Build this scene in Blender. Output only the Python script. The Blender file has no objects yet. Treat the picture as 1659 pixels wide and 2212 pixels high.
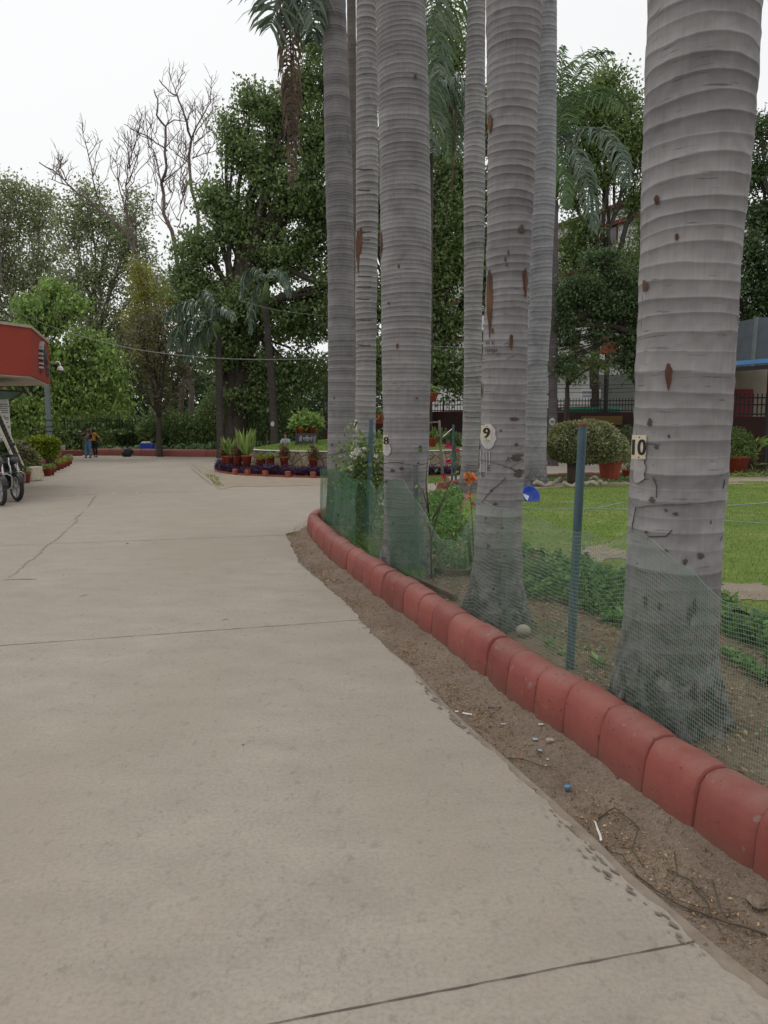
import bpy, bmesh, math, random
import numpy as np
from mathutils import Vector, Matrix
from mathutils.geometry import tessellate_polygon
R = math.radians
rng = np.random.default_rng(7)
random.seed(7)
scene = bpy.context.scene
col = scene.collection
# ------------------------------------------------------------------ camera geometry (numbers in 1659 x 2212 picture units)
FOC, CX, CY, HOR, H = 1661.0, 829.5, 1106.0, 925.0, 1.6
PITCH = math.atan((CY-HOR)/FOC)
CAM = Vector((0, 0, H))
FW = Vector((0, math.cos(PITCH), -math.sin(PITCH))); UP = Vector((0, math.sin(PITCH), math.cos(PITCH)))
def ray(x, y): return FW + Vector((1, 0, 0))*((x-CX)/FOC) + UP*((CY-y)/FOC)
def gp(x, y, z=0.0):
    d = ray(x, y); t = (z-H)/d.z; return CAM + d*t
def at(x, y, Y):
    d = ray(x, y); return CAM + d*(Y/d.y)
def proj(p):
    q = Vector(p)-CAM; d = q.dot(FW); return CX+FOC*q.x/d, CY-FOC*q.dot(UP)/d
def wpx(n, Y): return n*Y/FOC          # size of n picture units at depth Y
# ------------------------------------------------------------------ tagging
def tag(o, label=None, cat=None, group=None, kind=None):
    if label: o['label'] = label
    if cat: o['category'] = cat
    if group: o['group'] = group
    if kind: o['kind'] = kind
    return o
def empty(name, loc, label=None, cat=None, group=None):
    o = bpy.data.objects.new(name, None); col.objects.link(o); o.location = Vector(loc); o.empty_display_size = .1
    return tag(o, label, cat, group)
def offset_of(p):
    v = Vector((0, 0, 0))
    while p: v += p.location; p = p.parent
    return v
def copy_tree(o, parent=None):
    c = o.copy(); col.objects.link(c)
    if parent: c.parent = parent
    for ch in list(o.children): copy_tree(ch, c)
    return c
# ------------------------------------------------------------------ mesh builder
def tube_np(pts, rad, seg=8, cap=True):
    P = np.array([tuple(p) for p in pts], float); n = len(P)
    r = np.full(n, rad) if np.isscalar(rad) else np.array(rad, float)
    T = np.gradient(P, axis=0); T /= np.linalg.norm(T, axis=1)[:, None]+1e-12
    u = np.cross(T[0], [0, 0, 1.0]);
    if np.linalg.norm(u) < .1: u = np.cross(T[0], [0, 1.0, 0])
    U = np.zeros_like(P)
    for i in range(n):
        u = u-T[i]*np.dot(u, T[i]); u = u/(np.linalg.norm(u)+1e-12); U[i] = u
    W = np.cross(T, U); a = np.linspace(0, 2*np.pi, seg, endpoint=False)
    V = P[:, None]+r[:, None, None]*(np.cos(a)[None, :, None]*U[:, None]+np.sin(a)[None, :, None]*W[:, None])
    V = V.reshape(-1, 3)
    i = np.arange(n-1)[:, None]*seg; j = np.arange(seg)[None]; k = (j+1) % seg
    F = np.stack([i+j, i+k, i+seg+k, i+seg+j], -1).reshape(-1, 4)
    return V, F
class MB:
    def __init__(s): s.v = []; s.f = []; s.n = 0
    def add(s, V, F):
        V = np.asarray(V, float).reshape(-1, 3)
        if isinstance(F, np.ndarray): s.f.append(F+s.n)
        else: s.f.append([tuple(i+s.n for i in f) for f in F])
        s.v.append(V); s.n += len(V); return s
    def box(s, c, size, rz=0, rx=0, ry=0, bev=0.0):
        x, y, z = [k/2 for k in size]
        if bev > 0:
            b = bev; V = []
            for sz in (-1, 1):
                for (zz, ins) in ((z-b*(sz < 0)*0, 0),): pass
            prof = [(-x+b, -y), (x-b, -y), (x, -y+b), (x, y-b), (x-b, y), (-x+b, y), (-x, y-b), (-x, -y+b)]
            inn = [(px*(1-b/x), py*(1-b/y)) for px, py in prof]
            L = [[(px, py, -z) for px, py in inn], [(px, py, -z+b) for px, py in prof], [(px, py, z-b) for px, py in prof], [(px, py, z) for px, py in inn]]
            V = [v for l in L for v in l]; F = []
            for l in range(3):
                for i in range(8): j = (i+1) % 8; F.append((l*8+i, l*8+j, l*8+8+j, l*8+8+i))
            F.append(tuple(range(7, -1, -1))); F.append(tuple(range(24, 32)))
        else:
            V = [(-x, -y, -z), (x, -y, -z), (x, y, -z), (-x, y, -z), (-x, -y, z), (x, -y, z), (x, y, z), (-x, y, z)]
            F = [(0, 3, 2, 1), (4, 5, 6, 7), (0, 1, 5, 4), (1, 2, 6, 5), (2, 3, 7, 6), (3, 0, 4, 7)]
        M = Matrix.Rotation(rz, 3, 'Z') @ Matrix.Rotation(ry, 3, 'Y') @ Matrix.Rotation(rx, 3, 'X')
        return s.add([M @ Vector(v)+Vector(c) for v in V], F)
    def tube(s, pts, rad, seg=8, cap=True):
        V, F = tube_np(pts, rad, seg); m = len(V); s.add(V, F)
        if cap: s.f.append([tuple(s.n-m+i for i in range(seg-1, -1, -1)), tuple(s.n-seg+i for i in range(seg))])
        return s
    def lathe(s, c, prof, seg=20, sq=1.0):
        V = []; c = Vector(c)
        for r, z in prof:
            for k in range(seg):
                a = 2*math.pi*k/seg; V.append((c.x+r*math.cos(a), c.y+r*sq*math.sin(a), c.z+z))
        F = [(i*seg+k, i*seg+(k+1) % seg, (i+1)*seg+(k+1) % seg, (i+1)*seg+k) for i in range(len(prof)-1) for k in range(seg)]
        return s.add(V, F)
    def ball(s, c, r, seg=12, rings=8):
        c = Vector(c); r = Vector(r) if not np.isscalar(r) else Vector((r, r, r)); V = []
        for i in range(rings+1):
            p = math.pi*i/rings
            for k in range(seg):
                a = 2*math.pi*k/seg
                V.append((c.x+r.x*math.sin(p)*math.cos(a), c.y+r.y*math.sin(p)*math.sin(a), c.z-r.z*math.cos(p)))
        F = [(i*seg+k, i*seg+(k+1) % seg, (i+1)*seg+(k+1) % seg, (i+1)*seg+k) for i in range(rings) for k in range(seg)]
        return s.add(V, F)
    def poly(s, pts): return s.add([tuple(p) for p in pts], [tuple(range(len(pts)))])
    def prism(s, pts2, z0, z1):
        n = len(pts2); V = [(p[0], p[1], z0) for p in pts2]+[(p[0], p[1], z1) for p in pts2]
        F = [(i, (i+1) % n, n+(i+1) % n, n+i) for i in range(n)]+[tuple(range(n-1, -1, -1)), tuple(range(n, 2*n))]
        return s.add(V, F)
    def build(s, name, m, parent=None, smooth=False, bevel=0, **kw):
        V = np.concatenate(s.v) if s.v else np.zeros((0, 3))
        off = offset_of(parent) if parent else Vector((0, 0, 0))
        loc = Vector((0, 0, 0))
        if parent is None and len(V) and kw.get('origin', True):
            loc = Vector(((V[:, 0].min()+V[:, 0].max())/2, (V[:, 1].min()+V[:, 1].max())/2, V[:, 2].min()))
        V = V-np.array(off+loc)
        me = bpy.data.meshes.new(name)
        if all(isinstance(f, np.ndarray) and f.shape[1] == 4 for f in s.f):
            F = np.concatenate(s.f); nf = len(F)
            me.vertices.add(len(V)); me.vertices.foreach_set('co', V.astype(np.float32).ravel())
            me.loops.add(nf*4); me.loops.foreach_set('vertex_index', F.astype(np.int32).ravel())
            me.polygons.add(nf); me.polygons.foreach_set('loop_start', np.arange(0, nf*4, 4, dtype=np.int32))
            try: me.polygons.foreach_set('loop_total', np.full(nf, 4, np.int32))
            except Exception: pass
            me.update(calc_edges=True)
        else:
            fs = []
            for f in s.f: fs += f.tolist() if isinstance(f, np.ndarray) else list(f)
            me.from_pydata(V.tolist(), [], fs)
        if smooth: me.polygons.foreach_set('use_smooth', np.ones(len(me.polygons), bool))
        me.validate(); me.update()
        if isinstance(m, (list, tuple)):
            for q in m: me.materials.append(q)
        else: me.materials.append(m)
        o = bpy.data.objects.new(name, me); col.objects.link(o); o.location = loc
        if parent: o.parent = parent
        if bevel:
            b = o.modifiers.new('Bevel', 'BEVEL'); b.width = bevel; b.segments = 2; b.limit_method = 'ANGLE'
        return o
# ------------------------------------------------------------------ materials
def N(nt, t, **kw):
    n = nt.nodes.new(t)
    for k, v in kw.items():
        if k.startswith('_'): setattr(n, k[1:], v)
        else: n.inputs[k.replace('__', ' ')].default_value = v
    return n
def newmat(name):
    m = bpy.data.materials.new(name); m.use_nodes = True; nt = m.node_tree; nt.nodes.clear()
    return m, nt, nt.links.new
def ramp(nt, stops, interp='LINEAR'):
    r = nt.nodes.new('ShaderNodeValToRGB'); e = r.color_ramp.elements; r.color_ramp.interpolation = interp
    while len(e) > 1: e.remove(e[-1])
    e[0].position = stops[0][0]; c = stops[0][1]; e[0].color = (c, c, c, 1) if np.isscalar(c) else (*c, 1)
    for p, c in stops[1:]:
        k = e.new(p); k.color = (c, c, c, 1) if np.isscalar(c) else (*c, 1)
    return r
def mixc(nt, a, b, fac, mode='MIX'):
    m = nt.nodes.new('ShaderNodeMix'); m.data_type = 'RGBA'; m.blend_type = mode
    for sock, v in ((m.inputs[0], fac), (m.inputs[6], a), (m.inputs[7], b)):
        if hasattr(v, 'is_linked') or hasattr(v, 'links'): nt.links.new(v, sock)
        elif isinstance(v, (tuple, list)): sock.default_value = (*v[:3], 1)
        else: sock.default_value = v
    return m.outputs[2]
def coords(nt, scale=(1, 1, 1)):
    t = nt.nodes.new('ShaderNodeTexCoord'); mp = nt.nodes.new('ShaderNodeMapping'); mp.inputs['Scale'].default_value = scale
    nt.links.new(t.outputs['Object'], mp.inputs['Vector']); return mp.outputs[0]
def noise(nt, vec, scale, detail=5, rough=.6, dist=0):
    n = N(nt, 'ShaderNodeTexNoise', Scale=scale, Detail=detail, Roughness=rough, Distortion=dist); nt.links.new(vec, n.inputs['Vector']); return n.outputs[0]
def finish(nt, color, rough=.8, bump=None, bstr=.3, bdist=.01, spec=.3, metal=0, disp=None):
    p = nt.nodes.new('ShaderNodeBsdfPrincipled'); L = nt.links.new
    if isinstance(color, tuple): p.inputs['Base Color'].default_value = (*color, 1)
    else: L(color, p.inputs['Base Color'])
    if isinstance(rough, (int, float)): p.inputs['Roughness'].default_value = rough
    else: L(rough, p.inputs['Roughness'])
    p.inputs['Specular IOR Level'].default_value = spec; p.inputs['Metallic'].default_value = metal
    if bump is not None:
        b = N(nt, 'ShaderNodeBump', Strength=bstr, Distance=bdist); L(bump, b.inputs['Height']); L(b.outputs[0], p.inputs['Normal'])
    o = nt.nodes.new('ShaderNodeOutputMaterial'); L(p.outputs[0], o.inputs[0]); return p
def mat(name, c, c2=None, scale=6, rough=.8, bump=.2, bdist=.01, bscale=None, spec=.3, metal=0, stretch=(1, 1, 1), lo=.35, hi=.65):
    m, nt, L = newmat(name); v = coords(nt, stretch)
    n1 = noise(nt, v, scale, 6, .65); r = ramp(nt, [(lo, 0.), (hi, 1.)]); L(n1, r.inputs[0])
    if c2 is None: c2 = tuple(k*.72 for k in c)
    cc = mixc(nt, tuple(c), tuple(c2), r.outputs[0]); n2 = noise(nt, v, bscale or scale*8, 4, .7)
    finish(nt, cc, rough, n2, bump, bdist, spec, metal); return m
def leafmat(name, a, b, c=None, trans=.3, rough=.5, nscale=1.2):
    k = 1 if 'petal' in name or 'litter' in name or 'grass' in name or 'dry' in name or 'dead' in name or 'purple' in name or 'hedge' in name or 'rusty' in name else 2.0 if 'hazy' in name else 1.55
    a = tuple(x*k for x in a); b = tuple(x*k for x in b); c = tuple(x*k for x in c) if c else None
    m, nt, L = newmat(name); g = nt.nodes.new('ShaderNodeNewGeometry')
    v = coords(nt); nz = noise(nt, v, nscale, 3, .6); r = ramp(nt, [(.38, 0.), (.62, 1.)]); L(nz, r.inputs[0])
    col1 = mixc(nt, a, b, g.outputs['Random Per Island'])
    c = c or tuple(.5*(x+y) for x, y in zip(a, b)); col2 = mixc(nt, col1, c, r.outputs[0])
    rr = ramp(nt, [(0, .6), (.5, .95), (1, 1.45)]); mul = nt.nodes.new('ShaderNodeMath'); mul.operation = 'FRACT'
    m7 = N(nt, 'ShaderNodeMath', _operation='MULTIPLY'); L(g.outputs['Random Per Island'], m7.inputs[0]); m7.inputs[1].default_value = 17.3
    L(m7.outputs[0], mul.inputs[0]); L(mul.outputs[0], rr.inputs[0]); cf = mixc(nt, col2, rr.outputs[0], 1.0, 'MULTIPLY')
    p = N(nt, 'ShaderNodeBsdfPrincipled', Roughness=rough); L(cf, p.inputs['Base Color']); p.inputs['Specular IOR Level'].default_value = .4
    t = nt.nodes.new('ShaderNodeBsdfTranslucent'); L(cf, t.inputs[0]); mx = N(nt, 'ShaderNodeMixShader'); mx.inputs[0].default_value = trans
    L(p.outputs[0], mx.inputs[1]); L(t.outputs[0], mx.inputs[2]); o = nt.nodes.new('ShaderNodeOutputMaterial'); L(mx.outputs[0], o.inputs[0]); return m
def math_(nt, op, a, b=None):
    m = nt.nodes.new('ShaderNodeMath'); m.operation = op
    for i, v in enumerate((a, b)):
        if v is None: continue
        if isinstance(v, (int, float)): m.inputs[i].default_value = v
        else: nt.links.new(v, m.inputs[i])
    return m.outputs[0]
def palm_mat(name, spacing, light, dark, contrast=1.0, spots=.5, grime=1.0):
    """pale ringed bark: leaf-scar rings, fine streaks, pits and a lichen-grey foot"""
    m, nt, L = newmat(name); t = nt.nodes.new('ShaderNodeTexCoord'); sp = nt.nodes.new('ShaderNodeSeparateXYZ'); L(t.outputs['Object'], sp.inputs[0])
    ob = t.outputs['Object']
    mz = nt.nodes.new('ShaderNodeMapping'); L(ob, mz.inputs[0]); mz.inputs['Scale'].default_value = (.25, .25, .6)
    w = noise(nt, mz.outputs[0], 2.2, 2, .5)
    mw = nt.nodes.new('ShaderNodeMapping'); L(ob, mw.inputs[0]); mw.inputs['Scale'].default_value = (1.2, 1.2, 9)
    w2 = noise(nt, mw.outputs[0], 1.5, 3, .6)
    z = math_(nt, 'ADD', math_(nt, 'DIVIDE', sp.outputs[2], spacing), math_(nt, 'ADD', math_(nt, 'MULTIPLY', w, 3.6), math_(nt, 'MULTIPLY', w2, .5)))
    fr = math_(nt, 'FRACT', z)
    rg = ramp(nt, [(0, .86), (.08, .74), (.3, .56), (.6, .38), (.84, .15), (.92, .2), (.97, .7), (1, .86)]); L(fr, rg.inputs[0])
    # per ring random
    fl = math_(nt, 'FLOOR', z); wn = nt.nodes.new('ShaderNodeTexWhiteNoise'); wn.noise_dimensions = '1D'; L(fl, wn.inputs['W'])
    hc = nt.nodes.new('ShaderNodeMapRange'); L(sp.outputs[2], hc.inputs[0]); hc.inputs[1].default_value = 1.2; hc.inputs[2].default_value = 2.6; hc.inputs[3].default_value = .5; hc.inputs[4].default_value = .92
    lowk = math_(nt, 'MULTIPLY', math_(nt, 'SUBTRACT', 1., hc.outputs[0]), .62); rgc = math_(nt, 'ADD', math_(nt, 'MULTIPLY', rg.outputs[0], math_(nt, 'MULTIPLY', hc.outputs[0], 1.05*contrast)), lowk)
    base = mixc(nt, dark, light, math_(nt, 'ADD', rgc, math_(nt, 'SUBTRACT', math_(nt, 'MULTIPLY', wn.outputs[0], .34), .05)))
    ms = nt.nodes.new('ShaderNodeMapping'); L(ob, ms.inputs[0]); ms.inputs['Scale'].default_value = (60, 60, 3)
    st = noise(nt, ms.outputs[0], 1, 3, .6); r1 = ramp(nt, [(.3, .92), (.7, 1.05)]); L(st, r1.inputs[0]); base = mixc(nt, base, r1.outputs[0], 1., 'MULTIPLY')
    big = noise(nt, ob, 2.3, 5, .65); r2 = ramp(nt, [(.3, .62), (.48, .9), (.7, 1.1)]); L(big, r2.inputs[0]); base = mixc(nt, base, r2.outputs[0], 1., 'MULTIPLY')
    # horizontal dark cracks
    mc = nt.nodes.new('ShaderNodeMapping'); L(ob, mc.inputs[0]); mc.inputs['Scale'].default_value = (5, 5, 70)
    ck = noise(nt, mc.outputs[0], 1, 3, .6); r3 = ramp(nt, [(.63, 1.), (.70, .4)]); L(ck, r3.inputs[0]); base = mixc(nt, base, r3.outputs[0], .8, 'MULTIPLY')
    # pits, growing more common towards the foot
    md = nt.nodes.new('ShaderNodeMapping'); L(ob, md.inputs[0]); md.inputs['Scale'].default_value = (16, 16, 12)
    pn = noise(nt, md.outputs[0], 1.3, 4, .62, .3); hz = math_(nt, 'MULTIPLY', sp.outputs[2], -.055)
    thr = math_(nt, 'ADD', math_(nt, 'ADD', pn, math_(nt, 'MAXIMUM', hz, -.16)), .0)
    r4 = ramp(nt, [(.64-.035*spots, 0.), (.665-.035*spots, 1.)]); L(thr, r4.inputs[0]); base = mixc(nt, base, (.035, .03, .028), math_(nt, 'MULTIPLY', r4.outputs[0], .85))
    # weathered foot
    mr = nt.nodes.new('ShaderNodeMapRange'); L(sp.outputs[2], mr.inputs[0]); mr.inputs[1].default_value = 1.05; mr.inputs[2].default_value = .25
    g = noise(nt, ob, 9, 6, .75); rgm = ramp(nt, [(.36, 0.), (.62, 1.)]); L(g, rgm.inputs[0]); gg = math_(nt, 'MULTIPLY', mr.outputs[0], math_(nt, 'ADD', math_(nt, 'MULTIPLY', rgm.outputs[0], 1.15*grime), .12)); gg.node.use_clamp = True
    base = mixc(nt, base, (.042, .042, .036), gg)
    hgt = math_(nt, 'ADD', math_(nt, 'MULTIPLY', rg.outputs[0], .8), math_(nt, 'MULTIPLY', st, .25))
    hgt = math_(nt, 'SUBTRACT', hgt, math_(nt, 'MULTIPLY', r4.outputs[0], .8))
    finish(nt, base, .85, hgt, .16, .004, .2); return m
M = {}
def concrete():
    m, nt, L = newmat('concrete'); ob = coords(nt)
    a = noise(nt, ob, .35, 5, .6, .4); b = noise(nt, coords(nt, (.8, 1.3, 1)), 2.6, 6, .65); c = noise(nt, ob, 55, 4, .7)
    c0 = mixc(nt, (.365, .315, .263), (.30, .262, .222), a)
    r = ramp(nt, [(.3, .88), (.5, .99), (.6, 1.03), (.72, 1.12)]); L(b, r.inputs[0]); c0 = mixc(nt, c0, r.outputs[0], 1., 'MULTIPLY')
    r = ramp(nt, [(.3, .82), (.5, 1.), (.7, 1.12)]); L(c, r.inputs[0]); c0 = mixc(nt, c0, r.outputs[0], 1., 'MULTIPLY')
    # stone chips and small dark pits
    v = N(nt, 'ShaderNodeTexVoronoi', Scale=26); L(coords(nt, (1.6, .8, 1)), v.inputs['Vector']); v.feature = 'F1'
    r = ramp(nt, [(.0, .62), (.13, .75), (.2, 1.)]); L(v.outputs['Distance'], r.inputs[0])
    msk = noise(nt, ob, 1.7, 4, .6); rm = ramp(nt, [(.45, 0.), (.62, 1.)]); L(msk, rm.inputs[0])
    c0 = mixc(nt, c0, r.outputs[0], math_(nt, 'MULTIPLY', rm.outputs[0], .8), 'MULTIPLY')
    v2 = noise(nt, coords(nt, (1.3, .8, 1)), 14, 4, .65); r = ramp(nt, [(.58, 1.), (.66, .74)]); L(v2, r.inputs[0]); c0 = mixc(nt, c0, r.outputs[0], .7, 'MULTIPLY')
    # brownish tyre-worn drift stains
    s = noise(nt, coords(nt, (.5, .25, 1)), 1.0, 3, .5); r = ramp(nt, [(.42, 0.), (.62, .55)]); L(s, r.inputs[0]); c0 = mixc(nt, c0, (.29, .245, .195), r.outputs[0])
    finish(nt, c0, .82, math_(nt, 'ADD', c, v.outputs['Distance']), .2, .003, .25); return m
M['concrete'] = concrete()
M['concrete_far'] = mat('concrete_far', (.33, .29, .24), (.29, .25, .21), 1.2, bump=.1)
M['concrete_lip'] = mat('concrete_lip', (.29, .24, .19), (.22, .175, .135), 9, bump=.6, bdist=.01)
M['joint'] = mat('joint_dirt', (.09, .072, .058), (.15, .12, .095), 20)
M['crack'] = mat('crack_dirt', (.19, .16, .13), (.25, .215, .175), 14)
def soilmat(name, a, b, c):
    m, nt, L = newmat(name); ob = coords(nt); n1 = noise(nt, ob, 2.6, 6, .65); n2 = noise(nt, ob, 38, 5, .75); n3 = noise(nt, ob, 130, 3, .7)
    r = ramp(nt, [(.35, 0.), (.62, 1.)]); L(n1, r.inputs[0]); c0 = mixc(nt, a, b, r.outputs[0])
    r = ramp(nt, [(.5, 0.), (.68, 1.)]); L(n2, r.inputs[0]); c0 = mixc(nt, c0, c, r.outputs[0])
    r = ramp(nt, [(.3, .65), (.7, 1.3)]); L(n3, r.inputs[0]); c0 = mixc(nt, c0, r.outputs[0], 1., 'MULTIPLY')
    finish(nt, c0, .95, math_(nt, 'ADD', n2, n3), .9, .012, .1); return m
M['dirt'] = soilmat('dirt', (.30, .235, .18), (.225, .17, .128), (.16, .118, .088))
M['soil'] = soilmat('soil', (.30, .225, .155), (.2, .145, .1), (.12, .085, .06))
M['sandy'] = soilmat('sandy', (.40, .34, .26), (.32, .26, .2), (.27, .22, .17))
M['earth'] = soilmat('earth', (.14, .12, .08), (.09, .085, .05), (.06, .05, .035))
def kerbmat(name, base, faded, n=2.5):
    m, nt, L = newmat(name); ob = coords(nt); g = nt.nodes.new('ShaderNodeNewGeometry'); oi = nt.nodes.new('ShaderNodeObjectInfo')
    n1 = noise(nt, ob, n, 6, .65); r = ramp(nt, [(.35, 0.), (.68, 1.)]); L(n1, r.inputs[0]); c0 = mixc(nt, base, faded, r.outputs[0])
    r = ramp(nt, [(0, .84), (1, 1.12)]); L(oi.outputs['Random'], r.inputs[0]); c0 = mixc(nt, c0, r.outputs[0], 1., 'MULTIPLY')
    # dust lying on the upward faces
    sp = nt.nodes.new('ShaderNodeSeparateXYZ'); L(g.outputs['Normal'], sp.inputs[0]); d = noise(nt, ob, 11, 5, .7)
    du = math_(nt, 'MULTIPLY', math_(nt, 'MAXIMUM', math_(nt, 'SUBTRACT', sp.outputs[2], .45), 0.), math_(nt, 'MULTIPLY', d, 1.15)); dq = ramp(nt, [(.35, 0.), (.7, 1.)]); L(noise(nt, ob, 5, 5, .7), dq.inputs[0]); c0 = mixc(nt, c0, (.24, .155, .125), math_(nt, 'MULTIPLY', du, math_(nt, 'ADD', math_(nt, 'MULTIPLY', dq.outputs[0], 1.4), .45)))
    # chips showing cement and dark scuffs
    ch = noise(nt, ob, 13, 5, .6); r = ramp(nt, [(.63, 0.), (.67, 1.)]); L(ch, r.inputs[0]); c0 = mixc(nt, c0, (.24, .17, .145), math_(nt, 'MULTIPLY', r.outputs[0], .7))
    c2 = noise(nt, ob, 31, 3, .6); r = ramp(nt, [(.65, 0.), (.70, 1.)]); L(c2, r.inputs[0]); c0 = mixc(nt, c0, (.07, .035, .03), math_(nt, 'MULTIPLY', r.outputs[0], .8))
    # splash dirt along the foot
    so = nt.nodes.new('ShaderNodeSeparateXYZ'); L(g.outputs['Position'], so.inputs[0]); mr = nt.nodes.new('ShaderNodeMapRange'); L(so.outputs[2], mr.inputs[0]); mr.inputs[1].default_value = .11; mr.inputs[2].default_value = .0
    c0 = mixc(nt, c0, (.14, .075, .055), math_(nt, 'MULTIPLY', mr.outputs[0], math_(nt, 'MULTIPLY', d, 1.3)))
    finish(nt, c0, .62, math_(nt, 'ADD', noise(nt, ob, 45, 4, .7), ch), .3, .004, .35); return m
M['kerb'] = kerbmat('kerb_red_paint', (.225, .049, .039), (.275, .078, .06))
M['kerb_far'] = kerbmat('kerb_far_paint', (.22, .05, .038), (.25, .075, .058), 1.5)
M['kerb_dark'] = kerbmat('kerb_dark_paint', (.13, .055, .042), (.16, .085, .065), 1.5)
M['chip'] = mat('chipped_concrete', (.215, .18, .145), (.28, .24, .19), 40, bump=.8)
M['kerb_black'] = mat('dark_wall_paint', (.055, .022, .02), (.035, .018, .016), 1.5)
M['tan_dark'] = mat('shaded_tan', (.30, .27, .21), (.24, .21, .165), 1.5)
M['pot'] = mat('pot_red', (.33, .065, .035), (.25, .055, .035), 5, .6, bump=.1)
M['brick'] = mat('brick_paint', (.35, .10, .06), (.24, .07, .05), 6)
M['bark'] = mat('bark_brown', (.085, .068, .055), (.045, .037, .03), 5, bump=.8, bdist=.03, stretch=(1, 1, .3))
M['bark_pale'] = mat('bark_pale', (.24, .21, .19), (.15, .13, .115), 5, bump=.6, bdist=.02, stretch=(1, 1, .3))
M['deadwood'] = mat('dead_wood', (.19, .15, .14), (.12, .085, .08), 4, bump=.4, stretch=(1, 1, .4))
M['stem'] = mat('stem_brown', (.12, .09, .06), (.07, .055, .04), 20)
M['stem_green'] = mat('stem_green', (.10, .17, .05), (.07, .12, .04), 8)
M['scar'] = mat('bark_scar', (.15, .065, .03), (.055, .028, .018), 14, stretch=(1, 1, .35), bump=.4)
M['scar_dark'] = mat('bark_pit', (.06, .05, .045), (.11, .09, .08), 30)
M['carve'] = mat('carving', (.06, .05, .045), (.1, .085, .075), 30)
M['whitewash'] = mat('white_paint', (.52, .505, .51), (.40, .385, .385), 14, bump=.2)
M['paintfaint'] = mat('faint_paint', (.37, .352, .35), (.30, .28, .278), 22, bump=.2)
M['plate'] = mat('cream_plate', (.68, .62, .46), (.58, .52, .38), 16, .5)
M['ink'] = mat('black_paint', (.02, .018, .02), (.03, .028, .028), 10, .5)
M['rust'] = mat('rust', (.25, .09, .03), (.14, .05, .02), 20)
M['bluepipe'] = mat('blue_grey_pipe', (.065, .115, .14), (.045, .085, .105), 9, .45, bump=.1, spec=.4)
M['greypipe'] = mat('grey_pipe', (.13, .145, .15), (.10, .11, .115), 9, .5)
M['greenpipe'] = mat('green_pipe', (.05, .13, .09), (.04, .10, .07), 9, .5)
M['net'] = mat('green_net', (.24, .31, .25), (.12, .19, .14), 2.5, .5, bump=0)
M['net_dense'] = mat('dense_green_net', (.045, .17, .085), (.03, .12, .06), 2, .5, bump=0)
M['wire'] = mat('wire_grey', (.2, .2, .19), (.12, .12, .12), 10, .5)
M['wire_dark'] = mat('wire_dark', (.05, .05, .05), (.03, .03, .03), 10, .5)
M['hose'] = mat('pale_hose', (.30, .40, .42), (.25, .33, .36), 4, .5)
M['white'] = mat('white_wall', (.82, .81, .81), (.72, .71, .72), 1.2, bump=.1)
M['maroon'] = mat('maroon_trim', (.20, .045, .045), (.16, .035, .04), 3)
M['glass'] = mat('dark_glass', (.05, .052, .055), (.09, .09, .095), .6, .15, bump=0, spec=.6)
M['iron'] = mat('black_iron', (.018, .018, .02), (.03, .028, .028), 8, .5)
M['redwall'] = mat('red_plaster', (.31, .05, .032), (.27, .043, .028), 2.2, .75, bump=.15)
M['soffit'] = mat('cream_soffit', (.62, .56, .48), (.5, .44, .36), 3)
M['cream'] = mat('cream_paint', (.62, .57, .44), (.48, .43, .33), 6)
M['tanwall'] = mat('tan_wall', (.30, .21, .15), (.22, .15, .11), 2)
M['greytank'] = mat('grey_panel', (.115, .13, .15), (.09, .105, .12), 2)
M['bluesheet'] = mat('blue_sheet', (.10, .27, .55), (.08, .22, .47), 2, .4)
M['greensheet'] = mat('green_sheet', (.01, .17, .10), (.01, .11, .07), 3, .35)
M['granite'] = mat('black_granite', (.022, .024, .028), (.04, .042, .046), 40, .3, bump=0, spec=.5)
M['letters'] = mat('silver_letters', (.5, .5, .5), (.4, .4, .4), 10, .4)
M['steelpost'] = mat('grey_post', (.16, .18, .19), (.13, .15, .16), 4, .5)
M['bluebasin'] = mat('blue_plastic', (.012, .06, .46), (.01, .05, .38), 5, .35, bump=0, spec=.5)
M['whiteplastic'] = mat('white_plastic', (.75, .75, .75), (.65, .65, .66), 5, .35, bump=0)
M['blackplastic'] = mat('black_plastic', (.02, .02, .022), (.035, .035, .038), 8, .35, bump=.2)
M['tyre'] = mat('tyre_rubber', (.028, .027, .026), (.045, .042, .04), 20, .8)
M['alloy'] = mat('alloy_rim', (.42, .42, .42), (.3, .3, .3), 8, .4, metal=.3)
M['chrome'] = mat('chrome_steel', (.6, .6, .6), (.5, .5, .5), 8, .22, bump=0, metal=.9)
M['engine'] = mat('engine_metal', (.13, .13, .135), (.06, .06, .062), 14, .45, metal=.4)
M['redpaint'] = mat('red_gloss', (.36, .02, .015), (.30, .018, .014), 6, .25, bump=0, spec=.6)
M['stone'] = mat('pale_stone', (.42, .37, .30), (.32, .28, .22), 8)
M['skin'] = mat('skin', (.35, .20, .135), (.31, .17, .115), 6, .5, bump=0)
M['hair'] = mat('black_hair', (.016, .013, .012), (.028, .022, .02), 12, .45)
M['denim'] = mat('blue_denim', (.115, .20, .33), (.085, .155, .27), 6, .9)
M['denim_top'] = mat('denim_top', (.07, .13, .24), (.05, .10, .19), 6, .9)
M['navy'] = mat('navy_knit', (.022, .03, .06), (.015, .022, .045), 6, .9)
M['yellow'] = mat('yellow_cloth', (.62, .34, .03), (.52, .27, .02), 6, .85)
M['blackcloth'] = mat('black_cloth', (.016, .015, .017), (.025, .024, .026), 6, .9)
M['shirt'] = mat('pale_blue_shirt', (.38, .45, .52), (.2, .26, .34), 30, .9, stretch=(6, 6, .3))
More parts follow.
